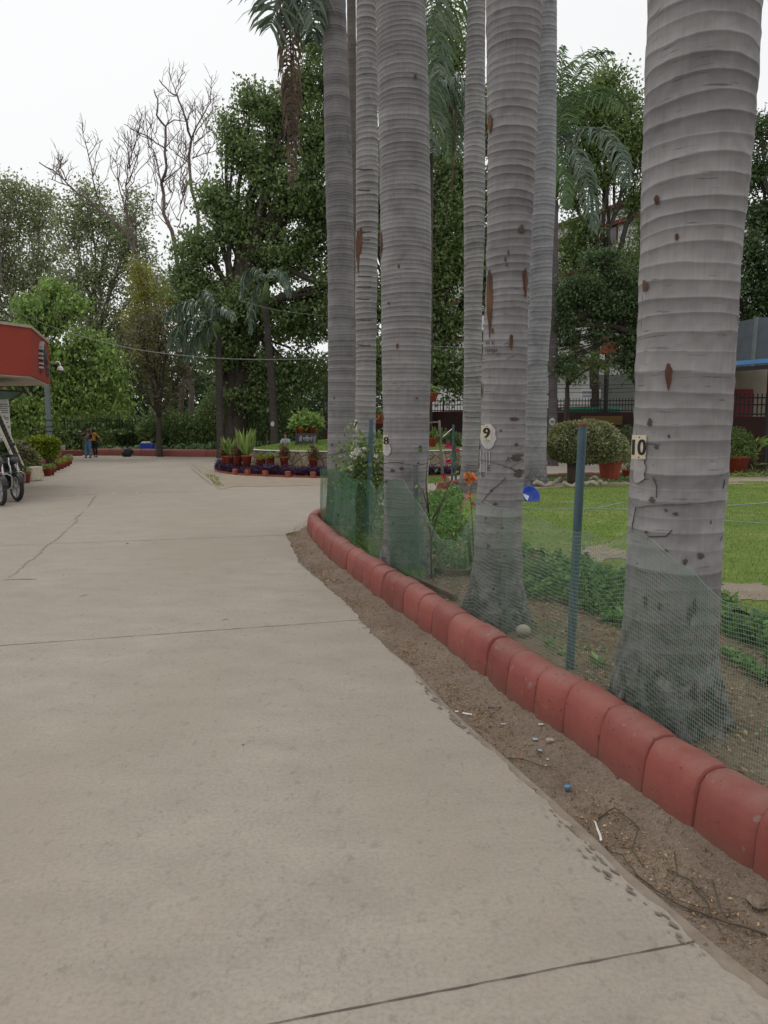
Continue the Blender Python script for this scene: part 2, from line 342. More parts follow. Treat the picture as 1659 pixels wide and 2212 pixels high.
# leaves
G = {
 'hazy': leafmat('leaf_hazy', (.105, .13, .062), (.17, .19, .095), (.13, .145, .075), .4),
 'bright': leafmat('leaf_bright', (.08, .16, .04), (.23, .32, .09), (.16, .23, .06), .4),
 'yellow': leafmat('leaf_yellow', (.18, .20, .04), (.28, .26, .05), (.17, .18, .05), .45),
 'brownish': leafmat('leaf_brownish', (.10, .105, .05), (.15, .12, .075), (.08, .085, .04), .3),
 'dark': leafmat('leaf_dark', (.062, .105, .038), (.18, .23, .09), (.12, .17, .06), .4, .33),
 'mid': leafmat('leaf_mid', (.065, .115, .033), (.16, .21, .065), (.11, .155, .045), .36, .4),
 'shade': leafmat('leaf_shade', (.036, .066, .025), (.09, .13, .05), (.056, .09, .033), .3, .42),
 'hedge': leafmat('leaf_hedge_yellow', (.22, .30, .03), (.36, .40, .05), (.16, .24, .03), .35),
 'topiary': leafmat('leaf_topiary', (.07, .10, .04), (.30, .29, .17), (.17, .18, .08), .3),
 'bed': leafmat('leaf_bed', (.065, .14, .038), (.16, .27, .075), (.08, .15, .042), .38, .38, 3),
 'purple': leafmat('leaf_purple', (.055, .022, .06), (.10, .045, .105), (.06, .03, .065), .2),
 'rusty': leafmat('leaf_rusty', (.19, .13, .07), (.27, .16, .09), (.13, .13, .05), .3),
 'sword': leafmat('leaf_sword', (.12, .21, .05), (.24, .30, .09), (.13, .2, .05), .3),
 'frond': leafmat('leaf_frond', (.055, .085, .058), (.14, .17, .13), (.08, .115, .075), .2, .33),
 'frond_green': leafmat('leaf_frond_green', (.055, .10, .04), (.11, .17, .07), (.08, .13, .045), .3, .38),
 'frond_dead': leafmat('leaf_frond_dead', (.13, .09, .065), (.2, .14, .10), (.10, .07, .055), .25, .7),
 'grass': leafmat('leaf_grass', (.14, .235, .04), (.26, .35, .085), (.24, .29, .075), .4, .6, .5),
 'drygrass': leafmat('leaf_dry', (.26, .2, .1), (.34, .28, .15), (.2, .18, .08), .3, .7),
 'litter': leafmat('litter', (.28, .17, .09), (.55, .40, .24), (.3, .19, .11), .1, .8, 6),
 'pink': leafmat('petal_pink', (.62, .02, .16), (.75, .06, .25), None, .35),
 'orange': leafmat('petal_orange', (.75, .26, .07), (.85, .38, .12), None, .35),
 'whitep': leafmat('petal_white', (.75, .76, .68), (.85, .84, .78), None, .35),
}
def grass_ground():
    m, nt, L = newmat('lawn_turf'); ob = coords(nt); a = noise(nt, coords(nt, (1, 1.2, 1)), .55, 5, .65, .4); b = noise(nt, ob, 60, 4, .75); c = noise(nt, ob, 6, 4, .6)
    r = ramp(nt, [(.35, (.14, .225, .045)), (.55, (.195, .265, .065)), (.7, (.28, .29, .11))]); L(a, r.inputs[0])
    r2 = ramp(nt, [(.25, .55), (.75, 1.35)]); L(b, r2.inputs[0]); c0 = mixc(nt, r.outputs[0], r2.outputs[0], 1., 'MULTIPLY')
    r3 = ramp(nt, [(.3, .85), (.7, 1.12)]); L(c, r3.inputs[0]); c0 = mixc(nt, c0, r3.outputs[0], 1., 'MULTIPLY')
    finish(nt, c0, .9, b, .8, .02, .15); return m
M['lawn'] = grass_ground()
def stonewall():
    m, nt, L = newmat('rubble_stone'); ob = coords(nt); nw = N(nt, 'ShaderNodeTexNoise', Scale=2.2, Detail=2); L(ob, nw.inputs['Vector']); wv = nt.nodes.new('ShaderNodeVectorMath'); wv.operation = 'MULTIPLY_ADD'; L(nw.outputs[1], wv.inputs[0]); wv.inputs[1].default_value = (.22, .22, .22); L(ob, wv.inputs[2]); vec = wv.outputs[0]
    v = N(nt, 'ShaderNodeTexVoronoi', Scale=2.9); v.feature = 'DISTANCE_TO_EDGE'; L(vec, v.inputs['Vector'])
    v2 = N(nt, 'ShaderNodeTexVoronoi', Scale=2.9); L(vec, v2.inputs['Vector']); cc = ramp(nt, [(0, (.36, .29, .2)), (.35, (.46, .36, .25)), (.6, (.26, .23, .18)), (1, (.42, .31, .22))])
    s = nt.nodes.new('ShaderNodeSeparateColor'); L(v2.outputs['Color'], s.inputs[0]); L(s.outputs[0], cc.inputs[0])
    n1 = noise(nt, ob, 9, 5, .7); r = ramp(nt, [(.3, .7), (.7, 1.2)]); L(n1, r.inputs[0]); c0 = mixc(nt, cc.outputs[0], r.outputs[0], 1., 'MULTIPLY')
    r = ramp(nt, [(.02, 1.), (.055, 0.)]); L(v.outputs['Distance'], r.inputs[0]); c0 = mixc(nt, c0, (.07, .055, .045), r.outputs[0])
    finish(nt, c0, .9, v.outputs['Distance'], .8, .05, .2); return m
M['rubble'] = stonewall()
# ------------------------------------------------------------------ leaf clouds
def unit(a): return a/(np.linalg.norm(a, axis=-1, keepdims=True)+1e-9)
def leaf_quads(C, size, aspect=.5, droop=.35, jitter=.35, dirs=None, fold=.12):
    n = len(C); d = unit(rng.normal(size=(n, 3))+np.array([0, 0, -droop*1.5])) if dirs is None else dirs
    s = unit(np.cross(d, rng.normal(size=(n, 3)))); nn = np.cross(d, s)
    L = size*(1+jitter*rng.uniform(-1, 1, n))[:, None]; W = L*aspect
    V = np.stack([C, C+d*L*.45+s*W*.5+nn*L*fold, C+d*L, C+d*L*.45-s*W*.5+nn*L*fold], 1).reshape(-1, 3)
    return V, np.arange(n*4).reshape(-1, 4)
def ball_pts(n, power=.5):
    return unit(rng.normal(size=(n, 3)))*(rng.uniform(0, 1, n)**power)[:, None]
def bez(a, b, sag=.15, n=8, wob=.05):
    a = np.array(a, float); b = np.array(b, float); L = np.linalg.norm(b-a); t = np.linspace(0, 1, n)[:, None]
    mid = (a+b)/2+np.array([0, 0, sag*L])+rng.normal(size=3)*wob*L
    P = (1-t)**2*a+2*t*(1-t)*mid+t**2*b
    P[1:-1] += rng.normal(size=(n-2, 3))*wob*L*.18
    return P
def tree(name, label, cat, D, base, blobs, n, leaf, lmat, bmat, tr=.3, clump=.55, group=None, fork=None, depth=1.0, per=34, droop=.35, aspect=.55, seg=7, dens_edge=.45):
    """base = picture (x) of the foot; blobs = picture ellipses (x, y, rx, ry[, depth shift]) that the crown fills"""
    b0 = at(base[0], HOR, D); b0.z = 0 if len(base) < 2 else base[1]
    t = empty(name, b0, label, cat, group); W = MB(); Lf = MB()
    bl = []
    for q in blobs:
        x, y, rx, ry = q[:4]; dd = q[4] if len(q) > 4 else rng.uniform(-.35, .35)*wpx(rx+ry, D)*.6*depth
        c = at(x, y, D+dd); bl.append((np.array(c), wpx(rx, D+dd), wpx(rx*.55+ry*.45, D)*depth, wpx(ry, D+dd)))
    low = min(b[0][2] for b in bl); fk = fork if fork else max(.8, min(low*.7, 4.5))
    top = np.mean([b[0] for b in bl], axis=0)
    F0 = np.array([b0.x*.8+top[0]*.2, b0.y*.9+top[1]*.1, fk])
    P = bez((b0.x, b0.y, -.1), F0, 0, 8, .03); W.tube(P, np.linspace(tr*1.25, tr*.85, 8), 10)
    vol = np.array([b[1]*b[3]*1.0 for b in bl]); share = vol/vol.sum()
    C = []
    for (c, rx, ry, rz), s in zip(bl, share):
        r0 = max(.035, tr*.62*math.sqrt(s*len(bl))*.6)
        P = bez(F0, c, .12, 9, .06); W.tube(P, np.linspace(min(r0*1.5, tr*.7), r0*.45, 9), 7)
        nc = max(4, int(n*s/per)); k = ball_pts(nc, dens_edge)
        cc = c+k*np.array([rx, ry, rz]); cl = clump*rng.uniform(.6, 1.3, nc)
        for j in range(min(nc, 16)):
            i0 = rng.integers(4, 9); W.tube(bez(P[i0], cc[j], .05, 5, .07), np.linspace(r0*.4, .012, 5), 4, False)
        for j in range(nc):
            m = int(per*rng.uniform(.5, 1.5)); q = rng.normal(size=(m, 3))*np.array([1, 1, .62])*cl[j]*.55+cc[j]; C.append(q)
    C = np.concatenate(C); Lf.add(*leaf_quads(C, leaf, aspect, droop))
    W.build('trunk', bmat, t, True); Lf.build('crown', lmat, t)
    return t
def leaf_blob(mb, c, r, n, leaf, aspect=.5, power=.35, droop=.1, up=False):
    k = ball_pts(n, power)
    if up: k[:, 2] = np.abs(k[:, 2])
    C = np.array(c)+k*np.array(r)
    V, F = leaf_quads(C, leaf, aspect, droop); mb.add(V, F)
def frond(mb, path, leaflet=.55, width=.035, n=55, hang=.6, rr=.018, start=.1, prof=None, spread=.75, sv=None):
    P = np.array([tuple(p) for p in path], float); s = np.concatenate([[0], np.cumsum(np.linalg.norm(np.diff(P, axis=0), axis=1))]); tot = s[-1]
    def ev(u): return np.stack([np.interp(u*tot, s, P[:, k]) for k in range(3)], -1)
    uu = np.linspace(0, 1, 14); Q = ev(uu); V, F = tube_np(Q, np.linspace(rr, .004, 14), 5); mb.add(V, F)
    u = np.linspace(start, .995, n); u = np.repeat(u, 2); sd = np.tile([1, -1], n); B = ev(u); T = unit(ev(np.minimum(u+.02, 1.))-ev(u-.02))
    side = unit(np.cross(T, [0, 0, 1.])+1e-6)
    side = unit((side if sv is None else unit(side*.35+np.array(sv)))+rng.normal(size=side.shape)*.22)
    L = leaflet*(np.sin(np.clip(u*.86+.12, 0, 1)*math.pi)**.5)*rng.uniform(.75, 1.1, 2*n)
    d1 = unit(side*sd[:, None]*spread+T*.55+rng.normal(size=(2*n, 3))*.13); d2 = unit(d1*(1-hang)+np.array([0, 0, -1.])*hang)
    d3 = unit(d2*.6+np.array([0, 0, -1.])*hang)
    wv = unit(np.cross(d1, np.cross(T, d1)+rng.normal(size=(2*n, 3))*.3))*width*.5
    m1 = B+d1*(L*.35)[:, None]; m2 = m1+d2*(L*.38)[:, None]; tp = m2+d3*(L*.27)[:, None]
    V = np.stack([B-wv*.5, B+wv*.5, m1+wv, m1-wv, m2+wv*.8, m2-wv*.8, tp+wv*.08, tp-wv*.08], 1).reshape(-1, 3); b = np.arange(2*n)[:, None]*8
    F = np.concatenate([b+np.array([[0, 1, 2, 3]]), b+np.array([[3, 2, 4, 5]]), b+np.array([[5, 4, 6, 7]])]); mb.add(V, F)
def frond_path(base, az, el, length, bend, n=14):
    p = np.array(base, float); e = el; P = [p.copy()]; st = length/n
    for i in range(n):
        d = np.array([math.cos(e)*math.sin(az), math.cos(e)*math.cos(az), math.sin(e)]); p = p+d*st; e = max(e-bend*(i+3)/n/n*2.2, -1.5); P.append(p.copy())
    return P
def catmull(xs, ys, x):  # smooth 1-D interpolation
    xs = np.array(xs, float); ys = np.array(ys, float); m = np.gradient(ys, xs); i = np.clip(np.searchsorted(xs, x)-1, 0, len(xs)-2)
    h = xs[i+1]-xs[i]; t = (x-xs[i])/h; t2 = t*t; t3 = t2*t
    return (2*t3-3*t2+1)*ys[i]+(t3-2*t2+t)*h*m[i]+(-2*t3+3*t2)*ys[i+1]+(t3-t2)*h*m[i+1]
def text_mesh(body, size, thick=.004):
    c = bpy.data.curves.new('lettering', 'FONT'); c.body = body; c.size = size; c.extrude = thick; c.align_x = 'CENTER'; c.align_y = 'CENTER'
    o = bpy.data.objects.new('lettering', c); col.objects.link(o); bpy.context.view_layer.update()
    me = bpy.data.meshes.new_from_object(o.evaluated_get(bpy.context.evaluated_depsgraph_get())); bpy.data.objects.remove(o)
    V = np.array([v.co for v in me.vertices]) if len(me.vertices) else np.zeros((0, 3)); F = [tuple(p.vertices) for p in me.polygons]
    return V, F
def place_text(mb, body, size, c, right, up, thick=.003, bold=0, sx=1.0):
    V, F = text_mesh(body, size, thick)
    if not len(V): return
    V[:, :2] -= (V[:, :2].max(0)+V[:, :2].min(0))/2
    r = np.array(Vector(right).normalized()); u = np.array(Vector(up).normalized()); n = np.cross(r, u)
    for dx in ((0,) if not bold else (-bold, 0, bold)):
        mb.add(np.array(c)+(V[:, :1]*sx+dx)*r+V[:, 1:2]*u+(V[:, 2:]+dx*.1)*n, F)
def inside(poly, X, Y):
    P = np.array([(p[0], p[1]) for p in poly]); r = np.zeros(X.shape, bool); j = len(P)-1
    for i in range(len(P)):
        xi, yi = P[i]; xj, yj = P[j]
        c = ((yi > Y) != (yj > Y)) & (X < (xj-xi)*(Y-yi)/(yj-yi+1e-12)+xi); r ^= c; j = i
    return r
def vnoise(X, Y, s, seed=0):   # cheap smooth value noise
    rs = np.random.default_rng(seed); T = rs.uniform(-1, 1, (64, 64)); x = X*s; y = Y*s; xi = np.floor(x).astype(int); yi = np.floor(y).astype(int); fx = x-xi; fy = y-yi
    fx = fx*fx*(3-2*fx); fy = fy*fy*(3-2*fy); g = lambda a, b: T[a % 64, b % 64]
    return (g(xi, yi)*(1-fx)+g(xi+1, yi)*fx)*(1-fy)+(g(xi, yi+1)*(1-fx)+g(xi+1, yi+1)*fx)*fy
def field(name, poly, step, zf, m, ext=None, smooth=True):
    P = np.array([(p[0], p[1]) for p in poly]); x0, y0 = P.min(0)-step; x1, y1 = P.max(0)+step
    if ext: x0, y0, x1, y1 = ext
    xs = np.arange(x0, x1, step); ys = np.arange(y0, y1, step); X, Y = np.meshgrid(xs, ys); ins = inside(poly, X, Y)
    cell = ins[:-1, :-1] | ins[1:, :-1] | ins[:-1, 1:] | ins[1:, 1:]; nx = len(xs); J, I = np.nonzero(cell)
    F = np.stack([J*nx+I, J*nx+I+1, (J+1)*nx+I+1, (J+1)*nx+I], 1); V = np.stack([X, Y, zf(X, Y)], -1).reshape(-1, 3)
    used, inv = np.unique(F, return_inverse=True); b = MB(); b.add(V[used], inv.reshape(F.shape)); return b.build(name, m, smooth=smooth)
def flat(name, loops, z, m, thick=0):
    vs = [[Vector((p[0], p[1], z)) for p in l] for l in loops]; tris = tessellate_polygon(vs); flatv = [v for l in vs for v in l]; b = MB()
    F = []
    for t3 in tris:
        a, c, d = [flatv[i] for i in t3]; F.append(tuple(t3) if (c-a).cross(d-a).z > 0 else tuple(reversed(t3)))
    V = [tuple(v) for v in flatv]; k = 0
    if thick:
        n = len(V); V += [(v[0], v[1], v[2]-thick) for v in V]
        for l in loops:
            m_ = len(l); F += [(k+i, k+(i+1) % m_, n+k+(i+1) % m_, n+k+i) for i in range(m_)]; k += m_
    b.add(V, F); return b.build(name, m, origin=False)
# ================================================================== GROUND
Z_S = .10          # soil level inside the kerb
edge_v = [(1659, 2120), (1552, 2038), (1440, 1945), (1345, 1866), (1295, 1814), (1200, 1727), (1096, 1636), (1024, 1573), (972, 1526), (946, 1499), (887, 1436), (844, 1403), (805, 1366), (750, 1303), (699, 1260), (649, 1217), (617, 1153)]
edge = [(2.9, -2.5), (2.35, 0.2), (1.72, 1.25)]+[tuple(gp(*p))[:2] for p in edge_v]
tipA = tuple(gp(664, 1120))[:2]
kb_v = [(1659, 1918), (1624, 1895), (1492, 1798), (1386, 1719), (1291, 1640), (1216, 1584), (1149, 1548), (1047, 1462), (965, 1403), (899, 1350), (848, 1311), (781, 1264), (715, 1210), (684, 1176), (664, 1150)]
kb = [(3.3, -2.2), (2.75, 0.2), (2.1, 1.4)]+[tuple(gp(*p))[:2] for p in kb_v]
back = [(-1.23, 12.3), (-1.15, 12.9), (-.95, 13.3), (-.55, 13.6), (0.2, 15.2), (0.9, 17.6), (1.45, 19.6), (2.6, 21.0), (4.0, 22.3), (5.8, 23.2), (9.0, 24.0), (15.0, 24.6)]
front_n = len(kb)
garden = kb+back+[(15.0, -2.2)]
road_hole = [(p[0], p[1]) for p in edge]+[(-1.32, 12.0), (-1.25, 13.0), (-1.0, 13.45), (-.6, 13.75)]+[(p[0]-.1, p[1]+.12) for p in back[4:]]+[(15.1, -2.5)]
def jag(pts, amp, step=.03, seed=1):
    rs = np.random.default_rng(seed); out = []
    for a, b in zip(pts[:-1], pts[1:]):
        a = np.array(a); b = np.array(b); L = np.linalg.norm(b-a); n = max(1, int(L/step)); nn = np.array([-(b-a)[1], (b-a)[0]])/L
        for i in range(n):
            p = a+(b-a)*i/n; k = vnoise(p[0:1]*1., p[1:2], 9, seed)[0]*.6+vnoise(p[0:1], p[1:2], 30, seed+1)[0]*.5; out.append(tuple(p+nn*amp*k))
    out.append(tuple(pts[-1])); return out
tag(flat('ground', [[(-250, -60), (250, -60), (250, 400), (-250, 400)]], -.06, M['earth']), kind='structure')
# slab with a broken edge, and the smooth lip cast below it
inner = [(p[0]-.05*min(1, max(.15, (7-p[1])/4)), p[1]-.03*min(1, max(.15, (7-p[1])/4))) for p in edge]
hole_in = jag(inner, .022, .016, 3)

road_outer = [(-32, -6), (32, -6), (32, 39.2), (3.5, 39.2), (3.5, 41.5), (-7, 44.5), (-18.2, 46.5), (-32, 46.5)]
tag(flat('road', [road_outer, hole_in+road_hole[len(edge):]], 0, M['concrete'], .04), kind='structure')
lip = jag(edge, .006, .05, 5); lipin = [(p[0]-.16, p[1]-.08) for p in edge]
b = MB(); V = [(p[0], p[1], -.012) for p in edge]+[(p[0], p[1], -.012) for p in lipin]; n = len(edge); V += [(p[0], p[1], -.05) for p in edge]
F = [(i, i+1, n+i+1, n+i) for i in range(n-1)]+[(2*n+i, 2*n+i+1, i+1, i) for i in range(n-1)]
b.add(V, F); tag(b.build('road_edge_strip', M['concrete_lip'], origin=False), kind='structure')
# dirt strip between slab and kerb
strip = [(p[0]-.05, p[1]-.05) for p in edge]+[(-1.3, 12.2), (-1.2, 13.2), (-.5, 13.7), (-.5, 13.2)]+[(p[0]+.08, p[1]+.05) for p in reversed(kb)]
kbX = np.interp
def dirt_z(X, Y):
    z = -.028+.016*vnoise(X, Y, 3.1, 11)+.010*vnoise(X, Y, 9, 12)+.007*vnoise(X, Y, 27, 13)
    ex = np.interp(-Y, [-p[1] for p in reversed(edge)][::1] if False else sorted([-p[1] for p in edge]), [p[0] for p in sorted(edge, key=lambda q: -q[1])])
    kx = np.interp(-Y, sorted([-p[1] for p in kb]), [p[0] for p in sorted(kb, key=lambda q: -q[1])])
    u = np.clip((X-ex)/(kx-ex+1e-6), 0, 1.2); return z+.035*u**2
tag(field('dirt_strip', strip, .022, dirt_z, M['dirt']), kind='structure')
# soil inside the kerb and the lawn on it
inn = [(p[0]+.07, p[1]+.03) for p in kb]+[(-1.12, 12.2), (-1.05, 12.8), (-.9, 13.1), (-.5, 13.3)]+[(p[0]+.1, p[1]-.12) for p in back[4:]]+[(14.9, -2.2)]
soil_z = lambda X, Y: Z_S+.018*vnoise(X, Y, 1.3, 21)+.02*vnoise(X, Y, 5, 22)+.008*vnoise(X, Y, 19, 23)
tag(field('soil', inn, .07, soil_z, M['soil']), kind='structure')
lawn_v = [(2400, 1500), (1659, 1345), (1560, 1312), (1360, 1262), (1230, 1218), (1130, 1185), (1045, 1180), (1010, 1165), (1000, 1130), (1003, 1095), (1030, 1075), (1130, 1062), (1300, 1050), (1659, 1044), (2300, 1042)]
lawn = [tuple(gp(x, y, Z_S))[:2] for x, y in lawn_v]; lawn = [(min(p[0], 14.5), max(p[1], 2.2)) for p in lawn]
lawn_z = lambda X, Y: Z_S+.045+.02*vnoise(X, Y, .9, 31)+.012*vnoise(X, Y, 4, 32)
tag(field('lawn_turf', jag(lawn, .05, .08, 8), .06, lawn_z, M['lawn']), kind='structure')
bare = []
for (x, y, rx, ry) in ((1290, 1195, 62, 15), (1600, 1272, 75, 18), (1500, 1240, 35, 8)):
    c = gp(x, y, Z_S+.06); e1 = gp(x+rx, y, Z_S+.06)-c; e2 = gp(x, y-ry, Z_S+.06)-c
    bare.append([(c.x+e1.x*math.cos(a)*(1+.25*math.sin(3*a+x)+.12*math.sin(7*a))+e2.x*math.sin(a), c.y+e2.y*math.sin(a)*(1+.2*math.cos(4*a+y))) for a in np.linspace(0, 2*math.pi, 40, endpoint=False)])
for i, bp in enumerate(bare): tag(field('bare_earth_patch', bp, .05, lambda X, Y: lawn_z(X, Y)+.006, M['sandy']), kind='structure')
# grass blades
def blades(name, poly, n, h, w, m, zf, ext=None, lean=.5, skip=()):
    P = np.array([(p[0], p[1]) for p in poly]); x0, y0 = P.min(0); x1, y1 = P.max(0)
    if ext: x0, y0, x1, y1 = max(x0, ext[0]), max(y0, ext[1]), min(x1, ext[2]), min(y1, ext[3])
    X = rng.uniform(x0, x1, n); Y = rng.uniform(y0, y1, n); k = inside(poly, X, Y)
    for s in skip: k &= ~(inside(s, X, Y) & (rng.uniform(size=n) < .93))
    X = X[k]; Y = Y[k]; n = len(X); C = np.stack([X, Y, zf(X, Y)-.004], -1)
    d = unit(np.stack([rng.normal(size=n)*lean, rng.normal(size=n)*lean, np.ones(n)], -1)); s = unit(np.cross(d, rng.normal(size=(n, 3)))); L = (h*rng.uniform(.5, 1.3, n))[:, None]
    sag = np.stack([d[:, 0], d[:, 1], np.zeros(n)], -1)
    V = np.stack([C-s*w/2, C+s*w/2, C+d*L*.6+s*w*.4, C+d*L+sag*L*.3], 1).reshape(-1, 3); b = MB(); b.add(V, np.arange(4*n).reshape(-1, 4)); return b.build(name, m)
tag(blades('lawn_grass', lawn, 190000, .036, .006, G['grass'], lawn_z, ext=(-.5, 3.2, 12, 24), skip=bare), 'short green lawn grass growing behind the row of palms', 'grass', kind='stuff')
# ------------------------------------------------------------------ joints, cracks, stains on the slab
def strip_on(mb, pts, w, z=.003, wob=.0, step=.05, seed=1, taper=False):
    P = []
    for a, b in zip(pts[:-1], pts[1:]):
        a = Vector((a[0], a[1])); b = Vector((b[0], b[1])); n = max(2, int((b-a).length/step)); P += [a+(b-a)*i/n for i in range(n)]
    P.append(Vector((pts[-1][0], pts[-1][1]))); V = []; rs = random.Random(seed); m = len(P)
    for i, p in enumerate(P):
        t = (P[min(i+1, m-1)]-P[max(i-1, 0)]).normalized(); nn = Vector((-t.y, t.x)); ww = w*(.55+.9*rs.random()); o = wob*(rs.random()-.5)
        if taper: ww *= math.sin(math.pi*(i+.5)/m)**.5
        V += [(p.x+nn.x*(o+ww/2), p.y+nn.y*(o+ww/2), z), (p.x+nn.x*(o-ww/2), p.y+nn.y*(o-ww/2), z)]
    mb.add(V, [(2*i, 2*i+1, 2*i+3, 2*i+2) for i in range(m-1)])
def ext_line(a, b, x0, x1):
    a = gp(*a); b = gp(*b); d = (b-a)/(b.x-a.x); return [a+d*(x0-a.x), a+d*(x1-a.x)]
j = MB()
strip_on(j, ext_line((590, 2212), (1500, 2035), -6, gp(1500, 2035).x), .005, wob=.002, seed=1)
strip_on(j, ext_line((0, 1395), (770, 1340), -12, gp(770, 1340).x), .0065, wob=.004, seed=2)
tag(j.build('road_joint', M['joint'], origin=False), kind='structure')
j = MB()
strip_on(j, ext_line((0, 1179), (640, 1155), -14, gp(640, 1155).x), .014, wob=.006, seed=3)
Vz = lambda x, y: (x/1.2762*.54, (1800+y/1.2762)*.54)     # from an enlarged crop of the photo
def ck(pts, w, wob, s): strip_on(j, [gp(*Vz(*p)) for p in pts], w, .0035, wob, .06, s, True)
ck([(20, 662), (95, 661), (188, 660)], .03, .03, 4); ck([(50, 655), (110, 600), (190, 540), (240, 490), (300, 450), (345, 405)], .018, .04, 5); ck([(345, 405), (380, 375), (400, 358), (380, 352), (430, 315)], .02, .04, 6); ck([(445, 295), (468, 262), (490, 232)], .022, .04, 7)
ck([(920, 632), (970, 632)], .018, .01, 8); ck([(1080, 630), (1200, 628)], .01, .01, 9); ck([(630, 72), (700, 62), (760, 60), (830, 59)], .07, .1, 10); ck([(970, 88), (1020, 130), (1085, 183)], .045, .05, 11); ck([(980, 92), (1060, 88), (1090, 90)], .06, .06, 12)
ck([(700, 215), (960, 215), (1060, 208)], .04, .04, 13); ck([(425, 209), (445, 208)], .06, .02, 14); ck([(415, 229), (505, 229)], .04, .02, 15); ck([(1005, 890), (1018, 886)], .012, .004, 16); ck([(1130, 872), (1165, 862)], .01, .004, 17); ck([(405, 750), (445, 738)], .014, .006, 18)
tag(j.build('road_crack', M['crack'], origin=False), kind='structure')
def ring_mark(name, x, y, r, w, m, gaps=0, seg=48):
    c = gp(x, y); V = []; F = []
    for k in range(seg):
        a = 2*math.pi*k/seg; V += [(c.x+(r-w/2)*math.cos(a), c.y+(r-w/2)*math.sin(a), .004), (c.x+(r+w/2)*math.cos(a), c.y+(r+w/2)*math.sin(a), .004)]
        if not (gaps and (k*7) % 11 < gaps): F.append((2*k, 2*k+1, (2*k+3) % (2*seg), (2*k+2) % (2*seg)))
    b = MB(); b.add(V, F); return tag(b.build(name, m, origin=False), kind='structure')
ring_mark('painted_circle', 270, 1066, .29, .035, M['whitewash']); ring_mark('painted_circle', 118, 1071, .42, .03, M['concrete_far'], 5)
# small trodden things on the slab: dead leaves / bits
b = MB()
for (x, y, s) in [(320, 639, 3), (348, 638, 4), (90, 688, 6), (122, 381, 4), (45, 566, 3), (795, 475, 4), (640, 480, 6), (1455, 762, 7), (1347, 560, 2), (28, 763, 3), (45, 597, 3), (236, 318, 3), (228, 304, 3), (1345, 1145, 3), (1232, 1510, 9), (1605, 1000, 4), (740, 1204, 3), (565, 1047, 3), (1125, 975, 3), (860, 690, 3), (86, 348, 3)]:
    x2, y2 = Vz(x, y); c = gp(x2, y2, .004); r = wpx(s*.5, c.y); a = random.random()*3
    C = np.array([[c.x, c.y, .006]]); V, F = leaf_quads(C, r*2.2, .45, dirs=np.array([[math.cos(a), math.sin(a)*.6, .12]])); b.add(V, F)
tag(b.build('leaf_litter', M['crack']), 'scattered dry leaf bits lying on the open concrete', 'leaf litter', kind='stuff')
# chipped band along the slab edge
b = MB(); rs = random.Random(12); EP = np.array(inner[2:]); ES = np.concatenate([[0], np.cumsum(np.linalg.norm(np.diff(EP, axis=0), axis=1))])
for k in range(300):
    u = rs.uniform(0, 1)**1.5*min(5.5, ES[-1]); cl = vnoise(np.array([u]), np.array([.4]), 2.2, 77)[0]
    if cl < -.15: continue
    x = np.interp(u, ES, EP[:, 0]); y = np.interp(u, ES, EP[:, 1]); o = rs.uniform(-.06, -.002)*(1 if u < 2.5 else .5); s = rs.uniform(.002, .009)*(1+cl); a0 = rs.uniform(0, 6); n = 7
    pts = [(x+o+s*.7*math.cos(a0+6.283*i/n)*rs.uniform(.4, 1.6)-.9*s*math.sin(a0+6.283*i/n), y+o*.4+s*2.0*math.sin(a0+6.283*i/n)*rs.uniform(.5, 1.4), .0030+k*.000012) for i in range(n)]
    if Vector((pts[1][0]-pts[0][0], pts[1][1]-pts[0][1])).cross(Vector((pts[2][0]-pts[1][0], pts[2][1]-pts[1][1]))) < 0: pts.reverse()
    b.poly(pts)
tag(b.build('road_chip', M['chip'], origin=False), kind='structure')
# ================================================================== KERB in front
def resample(pts, step):
    P = np.array(pts, float); s = np.concatenate([[0], np.cumsum(np.linalg.norm(np.diff(P, axis=0), axis=1))]); return P, s
def smooth_path(pts, it=3):
    P = [np.array(p) for p in pts]
    for _ in range(it):
        Q = [P[0]]
        for a, b_ in zip(P[:-1], P[1:]): Q += [a*.75+b_*.25, a*.25+b_*.75]
        Q.append(P[-1]); P = Q
    return np.array(P)
def path_eval(P, s, u, off=0.):
    x = np.interp(u, s, P[:, 0]); y = np.interp(u, s, P[:, 1]); e = .03
    dx = np.interp(u+e, s, P[:, 0])-np.interp(u-e, s, P[:, 0]); dy = np.interp(u+e, s, P[:, 1])-np.interp(u-e, s, P[:, 1]); L = math.hypot(dx, dy)+1e-9
    return np.array([x+off*dy/L, y-off*dx/L]), np.array([dx/L, dy/L]), np.array([dy/L, -dx/L])
KP = smooth_path(kb+back[:5]); KS = np.concatenate([[0], np.cumsum(np.linalg.norm(np.diff(KP, axis=0), axis=1))])
jx = [1624, 1492, 1386, 1291, 1215, 1151, 1092, 1049, 1006, 965, 930, 901, 869, 848, 824, 801, 781, 762, 747, 729, 714, 699, 684, 674, 666]
PX = np.array([proj((p[0], p[1], 0))[0] if p[1] > .6 else 3000-p[1]*100 for p in KP]); js = []
lim = int(np.argmax(KP[:, 1] > 11.3))
for x in jx:
    i = np.nonzero(PX[:lim] < x)[0]; i = i[0] if len(i) else lim; t = (PX[i-1]-x)/(PX[i-1]-PX[i]+1e-9); js.append(KS[i-1]+t*(KS[i]-KS[i-1]))
js = [s for k, s in enumerate(js) if k == 0 or s > js[k-1]+.12]
s0 = js[0]; pre = [s0-.42*(k+1) for k in range(8)][::-1]; post = [js[-1]+.36*(k+1) for k in range(8)]
joints = [s for s in pre if s > 0]+js+[s for s in post if s < KS[-1]]
prof = [(-.008, -.06), (-.004, .06), (.006, .165), (.022, .218), (.055, .252), (.10, .264), (.15, .262), (.178, .243), (.19, .19), (.19, -.06)]
